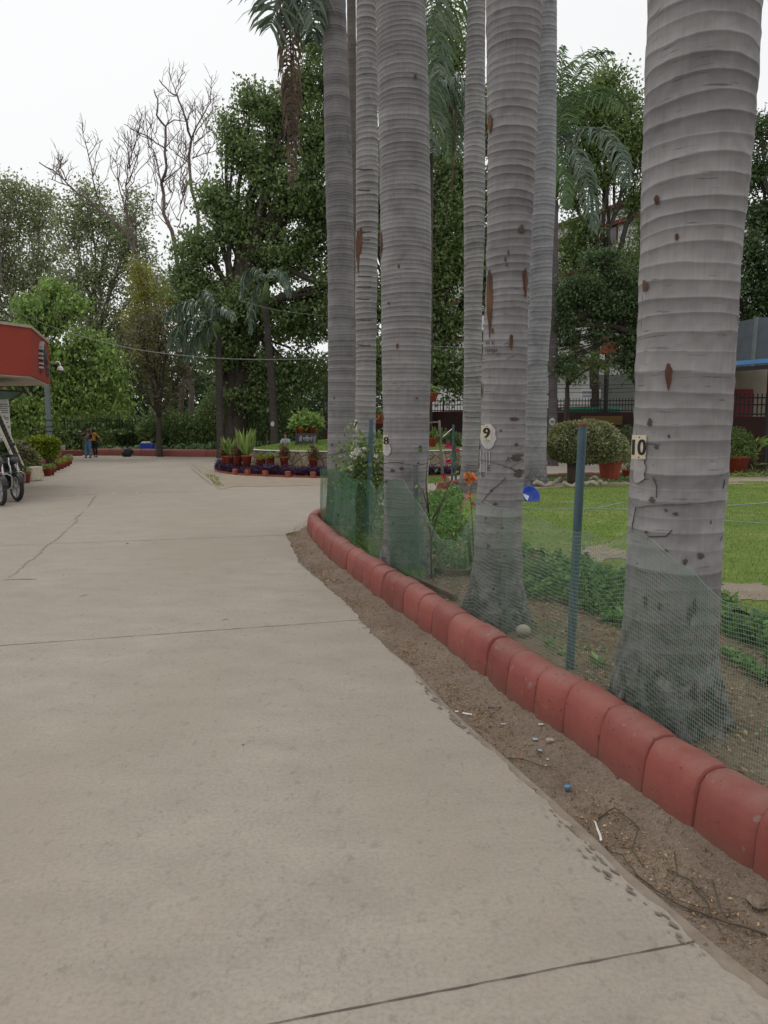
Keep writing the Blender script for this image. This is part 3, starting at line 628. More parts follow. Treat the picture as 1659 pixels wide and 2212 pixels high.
def kerb_stone(P, S, a, b_, m, parent, sc=1., hs=1., name='kerb_stone', seed=0):
    rs = random.Random(seed); mb = MB(); nl = max(4, int((b_-a)/.05)); us = [a+.002+(b_-a-.004)*i/nl for i in range(nl+1)]
    us = [us[0], us[0]+.008]+us[1:-1]+[us[-1]-.008, us[-1]]; dz = rs.uniform(-.008, .008); do = rs.uniform(-.006, .008); V = []; L = b_-a
    dt = rs.uniform(-.01, .01)
    for i, u in enumerate(us):
        p, t, nrm = path_eval(P, S, u); e = min(u-a, b_-u); sh = .008*max(0, 1-e/.035)**2+(.002 if i in (0, len(us)-1) else 0); bul = .006*math.sin(math.pi*(u-a)/L)
        for k, (o, z) in enumerate(prof):
            o2 = (o+sh*(1 if k < 5 else -1)*(1 if k not in (4, 5) else .3)-bul*(k < 4))*sc; z2 = (z-(sh if 2 < k < 8 else 0))*hs*1.02+dz*(z > 0)+dt*(u-a)/L*(z > 0)
            wx = .003*math.sin(31*u+k*1.7+seed)
            q = p+nrm*(o2+do+wx); V.append((q[0], q[1], z2))
    c = len(prof); F = []
    for i in range(len(us)-1):
        for k in range(c-1): F.append((i*c+k, i*c+c+k, i*c+c+k+1, i*c+k+1))
    F.append(tuple(range(c))); F.append(tuple((len(us)-1)*c+k for k in range(c-1, -1, -1)))
    mb.add(V, F); return mb.build(name, m, parent, True)
kerb = empty('kerb', (0, 4, 0), 'long red painted kerb of rounded concrete stones curving around the palm bed', 'kerb')
# path direction runs away from the camera: the inner side is to the right
for i, (a, b_) in enumerate(zip(joints[:-1], joints[1:])):
    kerb_stone(KP, KS, a, b_, M['kerb'], kerb, seed=i)
# mortar core keeps the joints dark, not open
mb = MB(); V = []; us = np.arange(max(0, joints[0]), joints[-1], .12)
for u in us:
    p, t, nr = path_eval(KP, KS, u)
    for o, z in ((.03, -.05), (.03, .19), (.075, .232), (.16, .232), (.17, -.05)): q = p+nr*o; V.append((q[0], q[1], z))
mb.add(V, [(i*5+k, i*5+5+k, i*5+6+k, i*5+k+1) for i in range(len(us)-1) for k in range(4)]); mb.build('mortar', M['joint'], kerb)
# back edge of the garden
BP = smooth_path(back[4:]); BS = np.concatenate([[0], np.cumsum(np.linalg.norm(np.diff(BP, axis=0), axis=1))])
bk = empty('garden_edging', (5, 22, 0), 'low brown red edging blocks along the far side of the lawn', 'edging')
u = 3.3; k = 0
while u < BS[-1]-.7:
    px = path_eval(BP, BS, u)[0]
    if px[0] > 1.2 and not (px[0] > 1.9 and px[0] < 3.4):
        kerb_stone(BP, BS, u, u+.60, M['kerb_far'] if px[0] < 3 else M['kerb_dark'], bk, 1., 1.02, 'edging_block', 100+k)
    u += .62; k += 1
# far kerbs
def kerb_run(name, label, pts, m, blk=1.3, hs=1.5, sc=1.3, cat='kerb'):
    P = smooth_path(pts, 2); S = np.concatenate([[0], np.cumsum(np.linalg.norm(np.diff(P, axis=0), axis=1))]); t = empty(name, (pts[0][0], pts[0][1], 0), label, cat); u = 0; k = 0
    while u+blk <= S[-1]+.01: kerb_stone(P, S, u, u+blk-.008, m, t, sc, hs, 'kerb_stone', 200+k); u += blk; k += 1
    return t
fk = [tuple(gp(x, y))[:2] for x, y in [(800, 992), (650, 990), (520, 987), (400, 987), (280, 984.5), (222, 984), (176, 984)]]
kerb_run('kerb', 'far red kerb running behind the island and the bin bag', fk, M['kerb_far'], 1.1, 1.55)
lf = [tuple(gp(x, y))[:2] for x, y in [(214, 984), (150, 985), (110, 986), (60, 989)]]
kerb_run('kerb', 'far pale red kerb of long blocks behind the two women', list(reversed(lf)), M['kerb_far'], 1.9, 1.35)
rf = [tuple(gp(x, y))[:2] for x, y in [(860, 996), (1000, 996), (1200, 995), (1400, 995), (1700, 994)]]
kerb_run('low_wall', 'low maroon wall beyond the road behind the topiary bush', list(reversed(rf)), M['kerb'], 2.4, 2.0, 1.4, 'wall')
# ================================================================== PALMS
def palm(name, label, D, pts, spacing, light, dark, ztop, contrast=1., spots=.5, grime=1., foot=.1, crown=True, seg=48, dz=.03, group=None, flare=.0, cr=None, sink=0):
    z_, cx_, cy_, r_ = [], [], [], []
    for y, xl, xr in pts:
        c = at((xl+xr)/2, y, D); dep = (c-CAM).dot(FW); z_.append(c.z); cx_.append(c.x); r_.append((xr-xl)/2*dep/FOC*.985)
    o = np.argsort(z_); z_ = np.array(z_)[o]; cx_ = np.array(cx_)[o]; r_ = np.array(r_)[o]
    lean = (cx_[-1]-cx_[0])/(z_[-1]-z_[0]); top_z = z_[-1]
    z_ = np.concatenate([[foot-.15], z_, [top_z+1.5, (top_z+ztop)/2+.8, ztop]]) if z_[0] > foot-.1 else np.concatenate([z_, [top_z+1.5, (top_z+ztop)/2+.8, ztop]])
    full = len(z_) == len(cx_)+4
    ex = [top_z+1.5-top_z, z_[-2]-top_z, ztop-top_z]
    cx_ = np.concatenate([[cx_[0]]*full, cx_, [cx_[-1]+lean*.8*e for e in ex]]); r_ = np.concatenate([[r_[0]*(1.06)]*full, r_, [r_[-1]*.97, r_[-1]*.85, r_[-1]*.72]])
    zz = np.arange(z_[0], ztop, dz); cx = catmull(z_, cx_, zz); rr = catmull(z_, r_, zz)
    base = Vector((float(np.interp(foot, z_, cx_)), D, 0)); t = empty(name, base, label, 'palm tree', group)
    th = np.linspace(0, 2*np.pi, seg, endpoint=False); Z, TH = np.meshgrid(zz, th, indexing='ij')
    wob = .006*np.sin(TH*2+Z*.7)+.004*np.sin(TH*3-Z*1.3)
    fl = np.clip((foot+.42-Z)/.42, 0, 1)**2
    rad = rr[:, None]*(1+wob)+fl*.022*(1+.9*np.sin(TH*11+2*np.sin(Z*9)))+vnoise(TH*6, Z*22, 1, 5)*.004*(1+3*fl)
    # real relief of the leaf scars
    rad = rad+.0006*np.abs(np.sin((Z/spacing+.25*np.sin(TH+Z))*np.pi))
    V = np.stack([cx[:, None]+rad*np.sin(TH), D-rad*np.cos(TH), Z], -1).reshape(-1, 3); n = len(zz); i = np.arange(n-1)[:, None]*seg; jj = np.arange(seg)[None]; kk = (jj+1) % seg
    F = np.stack([i+jj, i+kk, i+seg+kk, i+seg+jj], -1).reshape(-1, 4); b = MB(); b.add(V, F)
    b.build('trunk', palm_mat('bark_'+name+str(int(D*10)), spacing, light, dark, contrast, spots, grime), t, True)
    T = dict(o=t, D=D, z=zz, cx=cx, r=rr, base=base, top=Vector((float(cx[-1]), D, ztop)))
    if crown:
        s = MB(); rt = float(rr[-1]); tp = T['top']
        s.lathe(tp+Vector((0, 0, -.02)), [(rt, 0), (rt*1.15, .15), (rt*1.1, .6), (rt*.75, 1.2), (rt*.45, 1.7), (rt*.2, 1.9)], 16); s.build('crownshaft', M['stem_green'], t, True)
        n = 11; rs = random.Random(int(D*100))
        for q in range(n):
            az = 2*math.pi*q/n+rs.uniform(-.2, .2)+D; el = rs.choice([1.15, .75, .35, -.1])
            f = MB(); frond(f, frond_path(tp+Vector((0, 0, 1.6)), az, el, rs.uniform(3.0, 3.8), 2.2), .75, .04, 34, .45); f.build('frond', G['frond'], t)
    return T
def on_trunk(T, x, y, lift=.002):
    p = at(x, y, T['D']); 
    for _ in range(3):
        r = float(np.interp(p.z, T['z'], T['r'])); c = float(np.interp(p.z, T['z'], T['cx'])); s = max(-.985, min(.985, (p.x-c)/r)); th = math.asin(s); Y = T['D']-(r+lift)*math.cos(th); p = at(x, y, Y)
    th = math.asin(max(-.985, min(.985, (p.x-c)/r)))
    return Vector((c+(r+.006+lift)*math.sin(th), T['D']-(r+.006+lift)*math.cos(th), p.z)), Vector((math.sin(th), -math.cos(th), 0))
def patch(T, x, y, w, h, m='scar', name='bark_scar', jag_=.25, drip=0, lift=.002):
    b = MB(); n = 18; V = []; rs = random.Random(int(x*7+y)); ring = []
    for i in range(n):
        a = 2*math.pi*i/n; k = 1+jag_*(rs.random()-.5)*2; px = x+w/2*math.sin(a)*k; py = y-h/2*math.cos(a)*(1+jag_*.5*(rs.random()-.5))
        if drip and py > y: px = x+(px-x)*(1-.75*min(1, (py-y)/(h/2))**.7)
        ring.append(on_trunk(T, px, py, lift)[0])
    c = on_trunk(T, x, y, lift+.002)[0]; mids = [p*.5+Vector(c)*.5 for p in ring]; mids = []
    for i, p in enumerate(ring):
        a = 2*math.pi*i/n; mids.append(on_trunk(T, x+w/4*math.sin(a), y-h/4*math.cos(a), lift+.0015)[0])
    V = [c]+mids+ring; F = [(0, 1+i, 1+(i+1) % n) for i in range(n)]+[(1+i, 1+n+i, 1+n+(i+1) % n, 1+(i+1) % n) for i in range(n)]
    b.add(V, F); return b.build(name, M[m], T['o'])
def stroke(T, pl, r=.002, m='carve', name='scratch'):
    b = MB()
    for pts in pl:
        P = []
        for (x0, y0), (x1, y1) in zip(pts[:-1], pts[1:]):
            k = max(2, int(math.hypot(x1-x0, y1-y0)/4))
            P += [on_trunk(T, x0+(x1-x0)*i/k, y0+(y1-y0)*i/k, 0)[0] for i in range(k)]
        P.append(on_trunk(T, *pts[-1], 0)[0]); b.tube(P, r, 5)
    return b.build(name, M[m], T['o'])
L1, D1 = (.385, .373, .375), (.098, .09, .09)
P10 = palm('royal_palm', 'nearest and thickest pale ringed palm trunk with the number 10 plate', gp(1455, 1552, Z_S).y, [(0, 1403, 1639), (248, 1394, 1625), (414, 1388, 1610), (580, 1384, 1593), (702, 1380, 1587), (790, 1375, 1581), (932, 1370, 1572), (1045, 1362, 1564), (1130, 1360, 1557), (1205, 1356, 1553), (1294, 1351, 1549), (1383, 1343, 1546), (1450, 1331, 1549), (1500, 1322, 1555), (1560, 1313, 1562)], .082, L1, D1, 9.5, .85, .45, 1., seg=96, dz=.012)
P9 = palm('royal_palm', 'pale ringed palm trunk with the number 9 plate, second nearest the camera', gp(1072, 1345, Z_S).y, [(0, 1049, 1173), (182, 1052, 1165), (365, 1053, 1156), (547, 1050, 1147), (648, 1048, 1142), (778, 1041, 1139), (908, 1038, 1136), (986, 1036, 1133), (1078, 1029, 1129), (1115, 1027, 1128), (1205, 1022, 1129), (1260, 1014, 1131), (1303, 1003, 1136), (1345, 992, 1141)], .055, L1, D1, 10, .75, .5, .9, seg=72, dz=.015)
P8 = palm('royal_palm', 'bulging pale palm trunk with the number 8 plate behind the green net', gp(875, 1240, Z_S).y, [(0, 811, 919), (182, 815, 926), (365, 819, 930), (547, 821, 933), (638, 822, 933), (756, 823, 932), (891, 826, 929), (995, 828, 927), (1099, 829, 925), (1180, 825, 930), (1240, 815, 938)], .043, L1, D1, 10.5, .75, .4, .7, seg=64, dz=.016)
PA = palm('royal_palm', 'smooth pale palm trunk wrapped in dense green net at the kerb tip', gp(736, 1132, Z_S).y, [(0, 695, 747), (182, 699, 754), (365, 702, 762), (547, 707, 765), (756, 708, 767), (891, 708, 767), (969, 707, 765), (1060, 706, 766), (1132, 702, 770)], .042, L1, D1, 11, .45, .3, .4, dz=.03)
PB = palm('royal_palm', 'slender strongly ridged palm trunk with the number 7 plate', gp(790, 1162, Z_S).y, [(0, 770, 812), (182, 769, 815), (365, 769, 818), (547, 768, 816), (638, 767, 815), (756, 768, 813), (891, 767, 812), (1000, 767, 812), (1100, 765, 813), (1162, 762, 816)], .068, L1, (.085, .075, .07), 10.5, 1.0, .4, .5, dz=.02)
PC = palm('royal_palm', 'thin grey ridged palm trunk rising just left of the number 9 palm', gp(1012, 1062, Z_S).y, [(0, 1009, 1049), (182, 1005, 1048), (365, 1001, 1048), (547, 1002, 1046), (648, 1002, 1042), (778, 1002, 1041), (908, 999, 1039), (1013, 995, 1034), (1062, 988, 1036)], .105, L1, (.09, .08, .08), 13, .95, .3, .5, dz=.03)
PD = palm('royal_palm', 'pale grey palm trunk standing close behind the number 9 palm', gp(1155, 1053, Z_S).y, [(0, 1155, 1203), (124, 1154, 1203), (248, 1152, 1202), (414, 1150, 1200), (580, 1145, 1193), (702, 1143, 1190), (778, 1138, 1184), (908, 1135, 1182), (1013, 1130, 1181), (1053, 1125, 1184)], .10, (.41, .412, .43), (.13, .125, .14), 14.5, .75, .3, .7, dz=.03)
for name, T in (('a', P8), ('b', P9), ('c', P10)): pass
# dark palms further back
PE = palm('royal_palm', 'dark brown palm trunk seen in the gap left of the number 7 palm', 23, [(0, 749, 769), (250, 752, 770), (500, 754, 771), (900, 753, 772)], .12, (.20, .17, .15), (.10, .085, .075), 16.5, .5, .2, .3, foot=0, dz=.06, seg=20)
PF = palm('royal_palm', 'dark ringed palm trunk with a small number 50 plate behind the topiary', 33, [(420, 1187, 1206), (650, 1186, 1206), (900, 1184, 1204), (985, 1183, 1205)], .12, (.17, .15, .15), (.075, .065, .065), 11.0, .6, .2, .3, foot=0, dz=.06, seg=20, crown=False)
PG = palm('royal_palm', 'dark palm trunk in front of the big spreading tree, left of a twin trunk', 41.5, [(700, 465, 478), (850, 466, 482), (960, 468, 484)], .14, (.10, .085, .07), (.04, .034, .03), 6.6, .6, .2, .3, foot=0, dz=.08, seg=16, crown=False)
PH = palm('royal_palm', 'dark palm trunk bearing a small white oval plate behind the island', 42, [(690, 569, 583), (850, 580, 597), (965, 584, 602)], .14, (.10, .085, .07), (.04, .034, .03), 8.3, .6, .2, .3, foot=0, dz=.08, seg=16, crown=False)
# scars, paint, plates, carved marks
for T, L in ((P10, [(1446, 815, 16, 62, 1), (1404, 612, 14, 26, 0), (1392, 614, 7, 12, 0), (1426, 428, 8, 22, 0), (1464, 512, 7, 16, 0)]),
             (P9, [(1059, 660, 13, 150, 1), (1134, 612, 10, 68, 1), (1060, 268, 10, 44, 1), (1104, 740, 9, 36, 1), (1041, 845, 7, 44, 1), (1065, 715, 5, 12, 0)]),
             (PB, [(774, 545, 10, 92, 1), (780, 520, 7, 60, 1)]), (P8, [(824, 530, 5, 60, 1), (859, 748, 6, 12, 0), (862, 575, 5, 10, 0), (827, 905, 5, 24, 1)])):
    for x, y, w, h, d in L: patch(T, x, y, w, h, 'scar', drip=d)
rs = random.Random(3)
for T, L in ((P10, [(1385, 645, 8, 22), (1395, 985, 6, 14), (1409, 912, 8, 18), (1380, 937, 7, 22), (1421, 965, 8, 10), (1446, 942, 5, 8), (1412, 1080, 12, 14), (1460, 1110, 12, 8), (1440, 1102, 8, 6), (1512, 1200, 14, 14), (1480, 1213, 10, 14), (1440, 1190, 8, 8), (1400, 1150, 6, 6), (1426, 1310, 7, 16), (1500, 1310, 9, 32), (1489, 1330, 8, 40), (1398, 1300, 9, 26), (1560, 1260, 6, 10), (1390, 700, 6, 16)]),
             (P9, [(1127, 495, 12, 20), (1098, 545, 4, 10), (1092, 560, 5, 12), (1095, 572, 4, 8), (1116, 988, 26, 16), (1121, 1022, 20, 18), (1115, 960, 6, 6), (1050, 1120, 6, 6), (1062, 1060, 6, 6), (1110, 905, 18, 8), (1082, 930, 5, 5), (1070, 1088, 8, 6), (1055, 1180, 6, 8), (1090, 1200, 6, 6)]),
             (P8, [(897, 166, 6, 10), (907, 969, 7, 14), (903, 1000, 5, 5), (848, 1016, 9, 8), (867, 1012, 8, 8), (835, 1040, 5, 8), (850, 1130, 5, 8), (840, 655, 4, 6), (900, 860, 4, 5)]), (PA, [(727, 1005, 5, 6), (718, 960, 4, 5), (745, 962, 4, 5), (722, 860, 3, 6), (744, 940, 3, 4)])):
    for x, y, w, h in L: patch(T, x, y, w, h, 'scar_dark', 'bark_pit', .5)
patch(P9, 1056, 943, 32, 56, 'whitewash', 'paint_patch', .12)
for x, y, l in ((1040, 975, 60), (1047, 975, 40), (1052, 975, 48), (1058, 975, 30), (1036, 970, 30)): stroke(P9, [[(x, y), (x+.5, y+l)]], .0028, 'whitewash', 'paint_drip')
patch(P10, 1389, 1005, 26, 80, 'paintfaint', 'paint_patch', .3); patch(P8, 837, 972, 16, 26, 'whitewash', 'paint_patch', .15)
def plate(T, x, y, w, h, body, size, rz=0, bold=.0, sx=1., stand=.028):
    p, n = on_trunk(T, x, y, .004); n = (n*.18+Vector((0, -.82, 0))).normalized(); n = Matrix.Rotation(rz, 3, 'Z') @ n; Y = p.y; W = wpx(w, Y); Hh = wpx(h, Y)
    c = at(x, y, p.y-stand); b = MB(); rot = math.atan2(n.x, -n.y); b2 = MB(); b2.box(c, (W, .012, Hh), rz=rot); o = b2.build('number_plate', M['plate'], T['o'], bevel=.002)
    r = Vector((math.cos(rot), math.sin(rot), 0)); t = MB(); place_text(t, body, size, c+n*.0075, r, (0, 0, 1), .0012, bold, sx); t.build('number', M['ink'], o)
    s = MB()
    for dz in (-.42, .42): s.ball(c+n*.006+Vector((0, 0, dz*Hh)), .004, 8, 6)
    s.build('nail', M['rust'], o)
plate(P10, 1380, 966, 29, 50, '10', .108, -.02, .003, .72, .06); plate(P9, 1051, 935, 24, 32, '9', .105, .1, .004); plate(P8, 834, 952, 13, 24, '8', .105, .2, .004); plate(PB, 768.5, 918, 8, 22, '7', .13, -.3, .005)
p, n = on_trunk(PF, 1193, 911, .01); b = MB(); b.lathe((0, 0, 0), [(.0, 0), (.1, 0), (.1, .02), (0, .02)], 16); 
b = MB(); b.ball(p+Vector((0, -.02, 0)), (.13, .02, .16), 12, 8); o = b.build('number_plate', M['whitewash'], PF['o']); t = MB(); place_text(t, '50', .17, p+Vector((0, -.045, 0)), (1, 0, 0), (0, 0, 1), .002, .004); t.build('number', M['ink'], o)
p, n = on_trunk(PH, 589, 916, .01); b = MB(); b.ball(p+Vector((0, -.02, 0)), (.1, .02, .14), 12, 8); b.build('number_plate', M['whitewash'], PH['o'])
def let(T, x, y, s, segs, r=.0022): stroke(T, [[(x+a*s, y+b_*s) for a, b_ in sg] for sg in segs], r)
I_ = [[(0, 0), (0, 1)]]; N_ = [[(0, 1), (0, 0), (.6, 1), (.6, 0)]]; G_ = [[(.6, .15), (.2, 0), (0, .5), (.2, 1), (.6, .9), (.6, .55), (.35, .55)]]; H_ = [[(0, 0), (0, 1)], [(.6, 0), (.6, 1)], [(0, .5), (.6, .5)]]; E_ = [[(.5, 0), (0, 0), (0, 1), (.5, 1)], [(0, .5), (.4, .5)]]; A_ = [[(0, 1), (.3, 0), (.6, 1)], [(.1, .6), (.5, .6)]]; M_ = [[(0, 1), (.1, 0), (.35, .6), (.6, 0), (.7, 1)]]; V_ = [[(0, 0), (.3, 1), (.6, 0)]]; K_ = [[(0, 0), (0, 1)], [(.5, 0), (0, .5), (.5, 1)]]
for k, s in enumerate((I_, N_, G_, H_)): let(P9, 1047+k*7.3+(k == 0)*3, 753, 8, s)
for k, s in enumerate((V_, I_, K_)): let(P9, 1050+k*7, 736, 8, s, .0018)
let(P9, 1055, 1006, 10, E_); let(P9, 1036, 1020, 9, M_); let(P9, 1044, 1020, 9, E_); let(P9, 1093, 985, 13, A_, .0016)
for s_ in ([(1076, 770), (1079, 762)], [(1072, 770), (1074, 763)], [(1088, 745), (1095, 740), (1100, 744)], [(1095, 775), (1112, 768)]): stroke(P9, [s_], .0015)
stroke(P9, [[(1040, 992), (1060, 996), (1085, 1004), (1100, 1010), (1128, 992)]], .004, 'wire', 'wire'); stroke(P9, [[(1100, 1010), (1128, 1022)], [(1042, 1085), (1060, 1060), (1080, 1045), (1092, 1032)]], .0028)
stroke(P10, [[(1366, 1088), (1386, 1097), (1405, 1092), (1440, 1088), (1480, 1087), (1520, 1086), (1560, 1080)]], .004, 'wire', 'wire')
for s_ in ([(1385, 1098), (1379, 1130), (1369, 1150)], [(1400, 1160), (1440, 1158), (1452, 1145)], [(1560, 1035), (1557, 1055)], [(1413, 1030), (1421, 1050), (1420, 1075)]): stroke(P10, [s_], .0025, 'wire_dark')
stroke(PA, [[(708, 983), (730, 980), (764, 972)]], .004, 'wire_dark', 'wire')
for (T, ys) in ((PB, (365, 410, 500, 517, 596, 620, 645, 690, 745)), (PC, (815, 822, 1004, 1010, 1016, 900))):
    for y in ys:
        x0 = {id(PB): 768, id(PC): 1000}[id(T)]; stroke(T, [[(x0+2+random.random()*8, y), (x0+20, y+1.5), (x0+30+random.random()*6, y+1)]], .006, 'scar_dark', 'bark_crack')
# ================================================================== NET, POLES
def net_path():
    P = KP[KP[:, 1] < 12.4]; S = np.concatenate([[0], np.cumsum(np.linalg.norm(np.diff(P, axis=0), axis=1))]); return P, S
NP, NS = net_path()
tx = [690, 705, 735, 757, 775, 800, 812, 832, 855, 872, 888, 905, 925, 950, 985, 1010, 1024, 1040, 1075, 1128, 1180, 1240, 1270, 1300, 1330, 1357, 1400, 1450, 1500, 1550, 1600, 1659, 1800, 2400]
ty = [1012, 1010, 1014, 1034, 1037, 1038, 1062, 1038, 1036, 1038, 1066, 1092, 1120, 1165, 1170, 1120, 1080, 1078, 1100, 1108, 1128, 1150, 1148, 1172, 1160, 1150, 1168, 1205, 1250, 1296, 1312, 1325, 1340, 1400]
def net_sheet(name, u0, u1, du, nz, w, m, parent, off=.215, seed=1, topadd=0., zoff=0., fold=1.):
    us = np.arange(u0, u1, du); n = len(us); A = np.zeros((n, nz+1, 3)); NR = np.zeros((n, 3)); TT = np.zeros((n, 3))
    for i, u in enumerate(us):
        f = vnoise(np.array([u*1.]), np.array([0.3]), 1.6, seed)[0]*.025+vnoise(np.array([u*1.]), np.array([0.3]), 5, seed+1)[0]*.012
        p, t, nr = path_eval(NP, NS, u, 0); q = p+nr*(off+f*fold); x, y = proj((q[0], q[1], .5)); yt = np.interp(x, tx, ty)
        zt = at(x, yt, q[1]).z+topadd+vnoise(np.array([u*1.]), np.array([.7]), 9, seed+3)[0]*.012; zt = max(zt, .2); zb = .115+.02*math.sin(u*3)
        v = np.linspace(0, 1, nz+1); z = zb+(zt-zb)*v; bul = .03*fold*np.sin(v*math.pi)*math.sin(u*2.3+seed)+.012*vnoise(np.full(nz+1, u), v, 4, seed+4)
        A[i, :, 0] = q[0]+nr[0]*bul; A[i, :, 1] = q[1]+nr[1]*bul; A[i, :, 2] = z; NR[i] = (nr[0], nr[1], 0); TT[i] = (t[0], t[1], 0)
    b = MB(); idx = np.arange(n*(nz+1)).reshape(n, nz+1)
    up = np.array([0, 0, w/2]); k = n*(nz+1)
    for (da, fa, fb) in ((np.broadcast_to(up, A.shape), idx[:-1, :], idx[1:, :]), (np.broadcast_to((TT*w/2)[:, None], A.shape), idx[:, :-1], idx[:, 1:])):
        V = np.concatenate([(A-da).reshape(-1, 3), (A+da).reshape(-1, 3)]); fa = fa.ravel(); fb = fb.ravel(); b.add(V, np.stack([fa, fb, fb+k, fa+k], 1))
    # the frayed, doubled selvedge
    P = A[:, -1]; V, F = tube_np(P[::2], .0013+w*.25, 4); b.add(V, F)
    return b.build(name, m, parent)
net = empty('garden_net', (NP[0][0], 4, .1), 'sagging green mesh net strung behind the red kerb from palm to palm', 'net')
uA = float(NS[np.argmin(np.abs(NP[:, 1]-8.3))]); u9 = float(NS[np.argmin(np.abs(NP[:, 1]-5.0))]); uN = float(NS[np.argmin(np.abs(NP[:, 1]-1.5))])
net_sheet('mesh_panel', uN, u9, .0135, 42, .0024, M['net'], net, .2, 2, fold=.35)
net_sheet('mesh_panel', u9-.1, uA, .017, 34, .0024, M['net'], net, .235, 5)
uD = float(NS[np.argmin(np.abs(NP[:, 1]-6.7))])
net_sheet('mesh_panel', uD, NS[-1]-.02, .02, 44, .0034, M['net_dense'], net, .25, 7)
net_sheet('mesh_panel', uA+.5, NS[-1], .017, 50, .0044, M['net_dense'], net, .205, 9, -.02)
def pole(name, label, xt, yt, xb, yb, w, m, ring=None, group='blue grey pipe stakes'):
    p = gp(xb, yb, Z_S); q = at(xt, yt, p.y+.0); r = wpx(w, p.y)/2; t = empty(name, p, label, 'stake', group)
    p0 = p-(q-p)*.06; b = MB(); b.tube([p0+(q-p0)*k/8 for k in range(9)], r, 20, False); d = (q-p0).normalized()
    b.tube([q, q-d*.05], r*.86, 20); b.build('pipe', m, t, True)
    if ring: c = MB(); c.lathe(q+Vector((0, 0, -.012)), [(r*1.0, 0), (r*1.16, .002), (r*1.16, .014), (r*.88, .018), (r*.8, .006)], 20); c.build('pipe_rim', M['rust'], t)
    return t
pole('pipe_stake', 'thick blue grey pipe stake between the number 9 and number 10 palms', 1259, 916, 1231, 1447, 19, M['bluepipe'], 1)
pole('pipe_stake', 'short grey pipe stake just right of the number 8 palm foot', 897.5, 1006, 903.5, 1252, 10.5, M['greypipe'])
pole('pipe_stake', 'tall blue pipe stake left of the number 8 palm', 802, 906, 793, 1180, 10, M['bluepipe'])
t = pole('pipe_stake', 'distant thin blue stake with a ribbon beside the pink flowers', 979.5, 917, 976, 1050, 5, M['bluepipe'])
pole('pipe_stake', 'short green stake next to the ribboned stake', 983, 960, 985, 1050, 5, M['greenpipe'])
q = at(977, 933, t.location.y); b = MB(); rp = [q+Vector((-.02, -.04, .06)), q+Vector((-.10, -.05, 0)), q+Vector((-.19, -.04, -.09)), q+Vector((-.25, -.04, -.13))]
for k in range(3): b.add([rp[k], rp[k+1], rp[k+1]+Vector((.02, .02, .035)), rp[k]+Vector((.02, .02, .035))], [(0, 1, 2, 3)])
b.build('ribbon', M['whiteplastic'], t)
b = MB(); wp = [on_trunk(P9, 1128, 1100, 0)[0], at(1128, 1098, 9.3)]
t = empty('garden_hose', gp(1130, 1103, .18), 'pale thin hose pulled straight across the lawn behind the thick stake', 'hose')
b.tube([gp(x, y, .17) for x, y in [(1120, 1097), (1160, 1098), (1250, 1099), (1330, 1100), (1365, 1100), (1450, 1103), (1560, 1093), (1659, 1086), (1800, 1078)]], .009, 6)
b.tube([gp(x, y, .172) for x, y in [(1250, 1097), (1290, 1097), (1315, 1092), (1345, 1085), (1380, 1086), (1440, 1100)]], .007, 6)
b.tube([gp(x, y, .17) for x, y in [(1552, 1124), (1600, 1127), (1659, 1131), (1750, 1134)]], .007, 6); b.build('hose', M['hose'], t)
# tie wires between palms
b = MB(); b.tube([at(866, 1000, 7.6), at(880, 1003, 7.1), at(897, 1006, 6.95), at(915, 1003, 7.2), at(926, 1000, 7.6)], .004, 5); b.tube([at(828, 1002, 7.6), at(845, 999, 7.5), at(868, 1000, 7.5)], .004, 5)
tag(b.build('tie_wire', M['wire_dark']), 'dark tie wire looped around the number 8 palm and the short grey stake', 'wire')
# ================================================================== BED PLANTS
def bedpoly(pts): return [tuple(gp(x, y, Z_S))[:2] for x, y in pts]
def leafy(name, label, poly, n, hgt, leaf, m, cat='ground cover', asp=.5, clumps=None):
    P = np.array(poly); x0, y0 = P.min(0); x1, y1 = P.max(0); X = rng.uniform(x0, x1, n*3); Y = rng.uniform(y0, y1, n*3); k = inside(poly, X, Y); X, Y = X[k][:n], Y[k][:n]
    hh = hgt*(.5+.5*vnoise(X, Y, 3.3, 41))*(.6+.6*vnoise(X, Y, 9, 42)**2); Z = Z_S+rng.uniform(0, 1, len(X))**.7*np.clip(hh, .03, 9)
    if clumps: kk = vnoise(X, Y, clumps, 44) > -.12; X, Y, Z = X[kk], Y[kk], Z[kk]
    d = unit(rng.normal(size=(len(X), 3))*np.array([1, 1, .35])+np.array([0, 0, .25])); b = MB(); b.add(*leaf_quads(np.stack([X, Y, Z], -1), leaf, asp, dirs=d)); return tag(b.build(name, m), label, cat, kind='stuff')
leafy('bed_plants', 'bright green leafy bedding plants filling the strip between the number 8 and 9 palms', bedpoly([(928, 1072), (992, 1062), (1000, 1085), (985, 1110), (1000, 1140), (1030, 1175), (1030, 1255), (990, 1240), (925, 1190)]), 12000, .34, .065, G['bed'], clumps=5)
leafy('bed_plants', 'low leafy plants between the number 9 and number 10 palms at the lawn edge', bedpoly([(1100, 1180), (1210, 1210), (1290, 1235), (1365, 1262), (1365, 1370), (1290, 1340), (1210, 1306), (1120, 1290)]), 11000, .34, .06, G['bed'], clumps=5)
leafy('bed_plants', 'dark leafy plants right of the number 10 palm behind the net', bedpoly([(1545, 1310), (1659, 1350), (1900, 1400), (1950, 1620), (1680, 1490), (1560, 1420)]), 11000, .36, .06, G['bed'], clumps=5)
wd = bedpoly([(1120, 1330), (1250, 1350), (1340, 1440), (1330, 1500), (1230, 1440), (1130, 1390)]); leafy('weeds', 'sparse little weeds on the bare soil near the thick stake', wd, 700, .05, .025, G['bed'], 'weeds', clumps=4)
